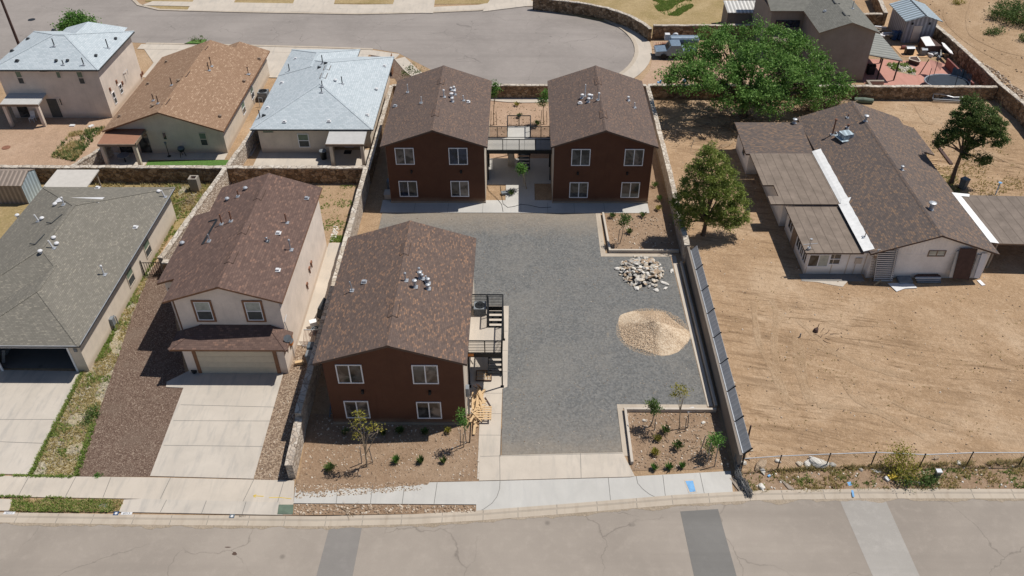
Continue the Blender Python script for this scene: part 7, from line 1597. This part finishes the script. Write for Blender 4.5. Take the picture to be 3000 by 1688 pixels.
b = MB(); p = at(fw(1520, 830)); b.tube([p+Vector((0, .2, .0)), p+Vector((0, .2, .7))], [.35, .3], 14); tag(recenter(b.build('barrel', M['plastic_grey'])), 'small grey barrel between the panel stack and the ranch house wall', 'barrel')
slab('pale blue grey board leaning low along the ranch house wall', 'board', (fw(780, 790), fw(1180, 760), fw(1160, 735), fw(800, 730)), .35, 'shed_blue', .05, 'board')
b = MB(); p, q = at(fw(200, 1040)), at(fw(330, 960)); b.bar(p+Vector((0, 0, .06)), q+Vector((0, 0, .1)), .1, .06); tag(recenter(b.build('board', M['wood'])), 'short pale board end below the slatted panel', 'board')
b = MB(); p, q = at(fw(2220, 940)), at(fw(2320, 1040)); b.bar(p+Vector((0, 0, .04)), q+Vector((0, 0, .04)), .3, .04); tag(recenter(b.build('board', M['white_trim'])), 'white board scrap on the sand below the white door', 'board')
pl = [at(q, .04) for q in (m3(415, 1080), m3(820, 1085), m3(780, 1130), m3(690, 1115), m3(560, 1090))]; b = MB(); b.prism([(q.x, q.y) for q in pl], 0, .04); struct(b.build('path', M['concrete']))
# dead stump in the lot
t = thing('stump', 'lone dark charred stump standing in the sandy lot', 'stump', (at(b3(545, 355)).x, at(b3(545, 355)).y, 0)); p = ROOTLOC[t.name]
b = MB(); b.tube([p, p+Vector((.05, .05, .18)), p+Vector((.15, .1, .3))], [.2, .17, .07], 8); b.tube([p+Vector((.1, .05, .2)), p+Vector((.22, .2, .6))], [.04, .02], 5); b.build('trunk', M['wood_dk'], t)
sticks('broken dark sticks scattered beside the charred stump', (p.x+.7, p.y-.4), 8, .9, .06, 307, 'wood_dk', spread=.35, rad=.02)
b = MB(); p = at(b3(415, 400)); b.tube([p, p+Vector((0, 0, .35))], [.06, .04], 6); tag(recenter(b.build('stake', M['plastic_grey'])), 'short grey stake standing in the lot near the tyre tracks', 'stake')
# verge litter
slab('bent brown timber strip on the verge of the lot', 'board', (k2(735, 395), k2(800, 470), k2(850, 475), k2(760, 405)), .08, 'wood_grey', .06, 'board')
slab('blue paint mark board on the verge', 'board', (k2(1240, 420), k2(1270, 415), k2(1280, 440), k2(1255, 448)), .03, 'blue_paint', .02, 'board')
t = thing('utility_pedestal', 'small green utility post with grey cap on the verge', 'utility post', (at(k2(1908, 390)).x, at(k2(1908, 390)).y, 0)); p = ROOTLOC[t.name]
b = MB(); b.box(p.x-.14, p.x+.14, p.y-.12, p.y+.12, 0, .6); b.build('post', M['green_box'], t); b = MB(); b.box(p.x-.16, p.x+.16, p.y-.14, p.y+.14, .602, .72); b.build('cap', M['galv'], t)
b = MB(); p = at(k2(1580, 390)); b.obox(p+Vector((0, 0, .12)), (.55, .3, .2), .2); tag(recenter(b.build('plastic_sack', M['yellow'])), 'crumpled yellow sack lying below the yellow broom bush', 'sack')
b = MB(); p = at(k2(1540, 402)); b.obox(p+Vector((0, 0, .08)), (.2, .3, .14), .5); tag(recenter(b.build('plastic_bottle', M['white_metal'])), 'white plastic bottle beside the yellow sack', 'bottle')
b = MB(); p = at(k2(650, 378)); b.obox(p+Vector((0, 0, .06)), (.16, .12, .1), .5); tag(recenter(b.build('plastic_tub', M['blue_paint'])), 'tiny teal plastic tub on the verge near the wire roll', 'litter')
p = at(b2(1805, 1020), .03); b = MB(); b.obox(p+Vector((0, 0, .04)), (.55, .35, .06), .3); b.obox(p+Vector((.2, 0, .06)), (.3, .3, .05), .8); tag(recenter(b.build('plastic_sheet', M['white_metal'])), 'scrap of white plastic on the edge of the court above the corner bed', 'litter')
def ragged(name, top, bot, z, m, seed, amp=.12):
    rnd = random.Random(seed); n = 90; a0, a1 = at(top[0]), at(top[1]); b0_, b1_ = at(bot[0]), at(bot[1]); P = [tuple(a0[:2]), tuple(a1[:2])]
    for k in range(n+1):
        f = 1-k/n; q = b0_.lerp(b1_, f); w = amp*(mn.noise(Vector((f*9, seed, 0)))*1.6+mn.noise(Vector((f*40, seed, 3))))
        P.append((q.x, q.y+w))
    return sheet(name, P, z, m)
for (xa, ya), (xb, yb) in zip(kb[1:-1], kb[2:-1]):
    rnd = random.Random(int(xa*10)); n = 40; P = [(xa, ya+.02), (xb, yb+.02)]
    for k in range(n+1):
        f = 1-k/n; x = xa+(xb-xa)*f; y = ya+(yb-ya)*f; w = .16+.28*mn.noise(Vector((x*.7, 9, 0)))+.12*mn.noise(Vector((x*3, 4, 0))); P.append((x, y-max(.02, w)))
    sheet('gutter_dirt', P, .0138, M['gutter'])
ragged('spilled_soil', ((746, 1208), (1090, 1205)), ((744, 1241), (1075, 1222)), SW+.0055, M['dirt_bed'], 3, .16)
# street fittings
t = thing('meter_cover', 'blue water meter lid set in the front sidewalk', 'meter cover', (at((1737, 1223)).x, at((1737, 1223)).y, SW))
pts = [at(q, SW) for q in (k2(8, 402), k2(85, 400), k2(110, 498), k2(48, 505))]; b = MB(); b.prism([(q.x, q.y) for q in pts], SW+.001, SW+.012); b.build('frame', M['concrete'], t)
pts = [at(q, SW) for q in (k2(20, 412), k2(78, 410), k2(98, 490), k2(55, 496))]; b = MB(); b.prism([(q.x, q.y) for q in pts], SW+.012, SW+.022); b.build('lid', M['blue_paint'], t)
t = thing('utility_box', 'flat green utility box lid in the verge beside the driveway apron', 'utility box', (at(k0(2160, 630)).x, at(k0(2160, 630)).y, .06))
pts = [at(q, .1) for q in (k0(2105, 590), k0(2215, 590), k0(2210, 660), k0(2095, 660))]; b = MB(); b.prism([(q.x, q.y) for q in pts], .05, .12); b.build('lid', M['green_box'], t)
b = MB(); p = at(k0(785, 600), .07); b.tube([p, p+Vector((0, 0, .03))], [.3, .28], 18); tag(recenter(b.build('manhole_cover', M['plastic_grey'])), 'round grey cover in the grass of the kerb verge', 'manhole cover')
b = MB(); p = at(t0(268, 168), .01); b.tube([p, p+Vector((0, 0, .02))], [.45, .45], 18); tag(recenter(b.build('manhole_cover', M['plastic_black'])), 'dark manhole cover in the road at the top left', 'manhole cover')
b = MB(); p = at(t0(52, 1255), .01); b.tube([p, p+Vector((0, 0, .05))], [.4, .38], 18); tag(recenter(b.build('tree_ring', M['rust'])), 'round brown lid on the bare yard of the two storey house', 'lid')
# house numbers on the kerb
fc_ = bpy.data.fonts[0] if bpy.data.fonts else None
def ktext(s, px, size, m, z, rz=0):
    cu = bpy.data.curves.new('kerb_number', 'FONT'); cu.body = s; cu.size = size; cu.align_x = 'CENTER'; cu.align_y = 'CENTER'
    o = bpy.data.objects.new('tmp', cu); COL.objects.link(o); dg = bpy.context.evaluated_depsgraph_get(); me = bpy.data.meshes.new_from_object(o.evaluated_get(dg)); bpy.data.objects.remove(o)
    n = bpy.data.objects.new('kerb_number', me); COL.objects.link(n); me.materials.append(M[m]); p = at(px, z); n.location = p; n.rotation_euler = (0, 0, rz); return n
def knum(s, px, label, badge=None, plate=True):
    p = at(px, .095); t = thing('kerb_number', label, 'kerb number', (p.x, p.y, .094))
    if plate: b = MB(); b.box(p.x-.32, p.x+.32, p.y-.09, p.y+.09, .0945, .0965); b.build('plate', M['white_metal'], t)
    if badge:
        b = MB(); b.box(p.x-.75, p.x-.45, p.y-.13, p.y+.13, .0945, .097); q = b.build('badge', M[badge], t)
        b = MB(); b.tube([(p.x-.6, p.y, .097), (p.x-.6, p.y, .0985)], .08, 10); b.build('badge_disc', M['white_metal'], t)
    o = ktext(s, px, .2, 'black_ink', .0975); o.name = 'digits'; o.parent = t; o.location = Vector(o.location)-Vector((p.x, p.y, .094))
knum('6015', k0(70, 652), 'white house number plate on the kerb at the far left')
knum('6013', k0(955, 655), 'house number with navy badge on the kerb left of the driveway', 'blue_dark')
knum('6011', k0(1830, 676), 'house number with pale blue badge on the kerb right of the driveway', 'plastic_blue', False)
def paint(name, label, pts, w, z, m):
    b = MB(); P = [at(q, z) for q in pts]
    for a, c in zip(P, P[1:]):
        d = (c-a).normalized(); n = Vector((-d.y, d.x, 0))*w/2; b.face([a-n, c-n, c+n, a+n])
    return b
b = paint('a', '', [k0(1990, 526), k0(1915, 522)], .05, SW+.007, 'yellow'); c = paint('a', '', [k0(1935, 512), k0(1912, 522), k0(1928, 534)], .05, SW+.0075, 'yellow'); b.shell(c.v, c.f)
e = paint('a', '', [k0(2030, 536), k0(2110, 534), k0(2200, 545)], .04, SW+.0072, 'yellow'); b.shell(e.v, e.f)
tag(b.build('painted_arrow', M['yellow']), 'yellow spray painted arrow on the sidewalk by the driveway', 'painted mark')
b = paint('a', '', [k2(1280, 480), k2(1290, 530)], .12, .096, 'blue_paint'); tag(b.build('painted_mark', M['blue_paint']), 'blue painted mark across the kerb in front of the lot', 'painted mark')
# utility pole at the top left
t = thing('utility_pole', 'tall dark wooden utility pole at the top left corner', 'utility pole', (-54.3, 87.5, 0)); p = at((74, 180))
b = MB(); b.tube([(p.x, p.y, 0), (p.x, p.y, 11)], [.17, .12], 10); b.build('pole', M['wood_dk'], t); b = MB(); b.bar((p.x-1.1, p.y, 10.3), (p.x+1.1, p.y, 10.3), .12, .12); b.build('crossarm', M['wood_dk'], t)

# ================================================================== red patio yard
t = thing('trampoline', 'round navy trampoline with folded net beside the stone wall', 'trampoline', (45, 83.6, 0)); c0 = at(fp(1700, 1230), .7)
c0 = Vector((45.6, 83.6, .75)); ring = [(c0.x+2.3*math.cos(a*.2618), c0.y+1.9*math.sin(a*.2618), .75) for a in range(25)]
b = MB(); b.face(ring[:-1]); b.build('mat', M['trampoline'], t); b = MB(); b.tube(ring, .07, 6); b.build('rim', M['galv'], t)
for k in range(6): a = k*1.047+.4; x, y = c0.x+2.25*math.cos(a), c0.y+1.85*math.sin(a); b = MB(); b.tube([(x, y, 0), (x, y, .75)], .03, 6); b.build('leg', M['galv'], t)
for k in range(4): a = k*1.4+.5; x, y = c0.x+2.25*math.cos(a), c0.y+1.85*math.sin(a); b = MB(); b.tube([(x, y, .75), (x+.1, y+.3, 2.3)], .03, 6); b.build('net_pole', M['plastic_black'], t)
b = MB(); rnd = random.Random(4)
for k in range(12):
    a0 = -.6+k*.14; b.face([(c0.x+2.3*math.cos(a0), c0.y+1.9*math.sin(a0), .8), (c0.x+2.3*math.cos(a0+.14), c0.y+1.9*math.sin(a0+.14), .8), (c0.x+2.25*math.cos(a0+.14)+.1, c0.y+1.85*math.sin(a0+.14)+.2, 1.5+rnd.uniform(-.2, .2)), (c0.x+2.25*math.cos(a0)+.1, c0.y+1.85*math.sin(a0)+.2, 1.5+rnd.uniform(-.2, .2))])
b.build('net', M['plastic_blue'], t)
b = MB(); p, q = at(fp(1900, 750), .9), at(fp(2510, 1340), .9); b.bar((p.x, p.y, .5), (q.x, q.y, .5), .18, 1.0); tag(recenter(b.build('red_wall', M['red_brick'])), 'low dark red wall with pale top between the trampoline and stone wall', 'low wall')
t = thing('storage_box', 'large dark storage chest with a cream lid by the diagonal wall', 'chest', (49, 92, 0)); pts = [at(q, 1.1) for q in (fp(1265, 240), fp(1460, 200), fp(1610, 435), fp(1390, 440))]
pts2 = [at(q, 1.1) for q in (fp(1265, 240), fp(1460, 200), fp(1600, 290), fp(1770, 430), fp(1390, 440))]
b = MB(); b.prism([(q.x, q.y) for q in pts2], 0, 1.04); b.build('chest', M['wood_dk'], t); b = MB(); b.prism([(q.x, q.y) for q in pts], 1.045, 1.11); b.build('lid', M['white_coat'], t)
slab('long cream surfboard shaped board leaning along the diagonal wall', 'board', (fp(1760, 350), fp(1830, 380), fp(2000, 560), fp(2035, 630), fp(1960, 600), fp(1800, 440)), 1.2, 'white_coat', .08, 'board')
for k, (px, sx, sy, h, m_, lab) in enumerate(((fp(1000, 560), .9, .6, .8, 'plastic_black', 'black gas grill on the orange patio floor'), (fp(1330, 590), .6, .5, .7, 'plastic_grey', 'grey toolbox on the orange patio floor'), (fp(860, 490), .5, .3, .3, 'red_brick', 'small red bag on the orange patio floor'), (fp(90, 1000), .7, .7, 1.0, 'plastic_black', 'dark bin under the lean-to patio roof'))):
    p = at(px, h*.5); t = thing('grill' if k == 0 else 'bin' if k == 3 else 'tool_box', lab, 'grill' if k == 0 else 'bin' if k == 3 else 'box', (p.x, p.y, .05))
    b = MB(); b.box(p.x-sx/2, p.x+sx/2, p.y-sy/2, p.y+sy/2, .05, h); b.build('body', M[m_], t); b = MB(); b.extr([(p.y-sy/2-.03, h+.002), (p.y-sy/4, h+.14), (p.y+sy/4, h+.14), (p.y+sy/2+.03, h+.002)], 'x', p.x-sx/2-.03, p.x+sx/2+.03); b.build('lid', M['galv' if k < 2 else m_], t)
t = thing('fire_pit', 'square cream edged fire pit table full of dark ash', 'fire pit', (43, 88.5, 0)); pts = [at(q, .55) for q in (fp(1010, 700), fp(1180, 690), fp(1260, 790), fp(1220, 815), fp(1000, 750))]
b = MB(); b.prism([(q.x, q.y) for q in pts], .05, .5); b.build('base', M['wood_dk'], t)
b = MB(); 
for a, c in zip(pts, pts[1:]+pts[:1]): b.bar((a.x, a.y, .53), (c.x, c.y, .53), .14, .06)
b.build('rim', M['st_cream'], t); 
for k in range(2): wheelie('tall navy wheeled bin beside the grey blue shed, %s' % ('nearer the shed door' if k else 'nearer the house'), at(fp(620+130*k, 300)).x, at(fp(620+130*k, 300)).y, 'blue_dark', 'bins beside the grey blue shed')
rnd = random.Random(12)
for k in range(9):
    p = at(t3(1080+rnd.uniform(0, 110), 215+rnd.uniform(0, 110)), .3); b = MB(); b.obox((p.x, p.y, .2+.05*k), (rnd.uniform(.8, 1.7), .2, .12), rnd.uniform(-.4, .4)); tag(recenter(b.build('plank', M['wood_grey' if k % 2 else 'white_trim'])), ('weathered' if k % 2 else 'white')+' plank in the scrap stack between the grey house and the shed', 'plank', 'planks in the scrap stack')
for k, (px, m_) in enumerate(((fp(1560, 590), 'white_metal'), (fp(1640, 620), 'galv'), (fp(1700, 700), 'plastic_grey'), (fp(1500, 640), 'white_trim'), (fp(1850, 640), 'wood'))):
    p = at(px, .3); b = MB(); b.obox((p.x, p.y, .3), (.7, .15, .15), k*.7); b.obox((p.x+.1, p.y+.1, .15), (.4, .4, .3), k*.5); tag(recenter(b.build('scrap', M[m_])), ('white pipe', 'metal tube', 'grey crate', 'white board', 'yellow timber')[k]+' in the dark scrap heap beside the cream lidded chest', 'scrap', 'scrap by the chest')
p = at(fp(1650, 650)); b = MB()
V, F = heap(p.x, p.y+.5, 1.7, 1.3, .5, 8.); tag(recenter(fast('tarpaulin', V, F, M['plastic_black'])), 'black tarpaulin spread under the scrap beside the chest', 'tarpaulin')
t = thing('canopy', 'pinkish shade cloth hung on a leaning pole beside the trampoline', 'canopy', (45, 87, 0)); a, c, d, e = at(fp(1470, 760), 1.6), at(fp(1590, 790), 1.5), at(fp(1780, 860), 1.4), at(fp(1740, 1020), .9)
f_ = at(fp(1540, 1060), .8); b = MB(); b.shell([a, c, d, e, f_, (c+e)/2+Vector((0, 0, -.1))], [(0, 1, 5), (1, 2, 5), (2, 3, 5), (3, 4, 5), (4, 0, 5)]); b.build('cloth', M['red_patio'], t); b = MB(); b.bar(at(fp(1240, 1110), .05), at(fp(1460, 760), 1.7), .07); b.build('pole', M['black_metal'], t)
# trailer and truck parked under the big tree
t = thing('tank_trailer', 'pale blue tank trailer with a white drum end under the big tree', 'trailer', (17.5, 94.5, 0)); p = at(fq(430, 480)); x0, y0 = 16.9, 93.9
b = MB(); b.tube([(x0+.3, y0, 1.15), (x0+.5, y0, 1.15), (x0+3.6, y0, 1.15), (x0+3.8, y0, 1.15)], [.3, .55, .55, .3], 16); b.build('tank', M['rust_truck'], t)
b = MB(); b.box(x0-.4, x0+4, y0-.6, y0+.6, .5, .6); b.bar((x0-.4, y0, .55), (x0-1.3, y0, .5), .12); 
for k in range(4): b.bar((x0-1.1+k*.25, y0-.9, .4), (x0-1.0+k*.25, y0+.9, .5), .06)
b.build('chassis', M['rust'], t); b = MB(); b.box(x0-.2, x0+.35, y0-.3, y0+.3, 1.2, 1.9); b.build('pump_box', M['white_metal'], t)
b = MB(); b.tube([(x0+1.1, y0+.45, 1.5), (x0+1.1, y0+.6, 1.6)], .33, 14); b.build('spare_drum', M['white_metal'], t)
for xx in (x0+1.2, x0+2.6):
    for yy in (y0-.65, y0+.65): b = MB(); b.tube([(xx, yy-.1, .35), (xx, yy+.1, .35)], .35, 14); b.build('wheel', M['tyre'], t)
t = thing('pickup_truck', 'old dark pickup truck parked half hidden below the big tree', 'truck', (17, 91.5, 0)); x0, y0 = 15.4, 91.0
b = MB(); b.extr([(x0, .45), (x0, .95), (x0+1.2, 1.0), (x0+1.6, 1.65), (x0+2.8, 1.65), (x0+3.1, 1.0), (x0+4.7, 1.0), (x0+4.7, .45)], 'x', 0, 1); 
b = MB(); prof = [(0, .45), (0, .95), (1.2, 1.02), (1.65, 1.65), (2.8, 1.65), (3.1, 1.02), (4.7, 1.0), (4.7, .45)]
n = len(prof); b.shell([(x0+u, y0, z) for u, z in prof]+[(x0+u, y0+1.75, z) for u, z in prof], [tuple(range(n)), tuple(range(2*n-1, n-1, -1))]+[(k, k+n, (k+1) % n+n, (k+1) % n) for k in range(n)]); b.build('body', M['rust_truck'], t)
b = MB(); b.shell([(x0+1.25, y0+.15, 1.06), (x0+1.25, y0+1.6, 1.06), (x0+1.62, y0+1.55, 1.62), (x0+1.62, y0+.2, 1.62)], [(0, 1, 2, 3)]); 
for v in b.v: v.x -= .03; v.z += .02
b.build('windscreen', M['glass'], t)
for xx in (.9, 3.7):
    for yy in (-.03, 1.78): b = MB(); b.tube([(x0+xx, y0+yy-.1, .36), (x0+xx, y0+yy+.1, .36)], .36, 14); b.build('wheel', M['tyre'], t)
b = MB(); p = at(fq(590, 275), .4); b.tube([(p.x, p.y-.1, .4), (p.x, p.y+.12, .4)], .36, 14); tag(recenter(b.build('tyre', M['tyre'])), 'loose black tyre leaning on the shaded stone wall', 'tyre')
for k, (px, lab) in enumerate(((fq(225, 1335), 'pale blue plastic toy on the dirt behind the stone wall'), (fq(760, 1290), 'blue plastic bag on the dirt under the big tree'))):
    p = at(px, .2); b = MB(); b.obox((p.x, p.y, .2), (.4, .3, .3), k); b.obox((p.x+.15, p.y, .4), (.15, .2, .25), k); tag(recenter(b.build('litter', M['blue_paint'])), lab, 'litter')
# rubble heap at left wall, round lid etc.
for k, (px, lab) in enumerate(((t0(615, 1070), 'white plastic scrap on the bare yard, left one'), (t0(775, 1075), 'white plastic scrap on the bare yard, right one'))):
    p = at(px); b = MB(); b.obox((p.x, p.y, .06), (.5, .35, .1), k); tag(recenter(b.build('litter', M['white_metal'])), lab, 'litter')

# ================================================================== light
SUN = Vector((2.6, 1.12, 5.5)).normalized()
w = bpy.data.worlds.new('World'); sc.world = w; w.use_nodes = True; nt = w.node_tree
sk = nt.nodes.new('ShaderNodeTexSky'); sk.sky_type = 'NISHITA'; sk.sun_disc = False
sk.sun_elevation = math.asin(SUN.z); sk.sun_rotation = math.atan2(SUN.x, SUN.y); sk.dust_density = 1.0; sk.altitude = 1100
nt.links.new(sk.outputs[0], nt.nodes['Background'].inputs[0]); nt.nodes['Background'].inputs[1].default_value = .066
L = bpy.data.lights.new('sun', 'SUN'); L.energy = 4.0; L.angle = math.radians(.5); L.color = (1, .95, .87)
lo = bpy.data.objects.new('sun', L); COL.objects.link(lo); lo.rotation_euler = SUN.to_track_quat('Z', 'Y').to_euler(); lo.location = SUN*80
sc.view_settings.view_transform = 'Standard'; sc.view_settings.look = 'None'; sc.view_settings.exposure = .11; sc.view_settings.gamma = 1
sc.view_settings.use_curve_mapping = False
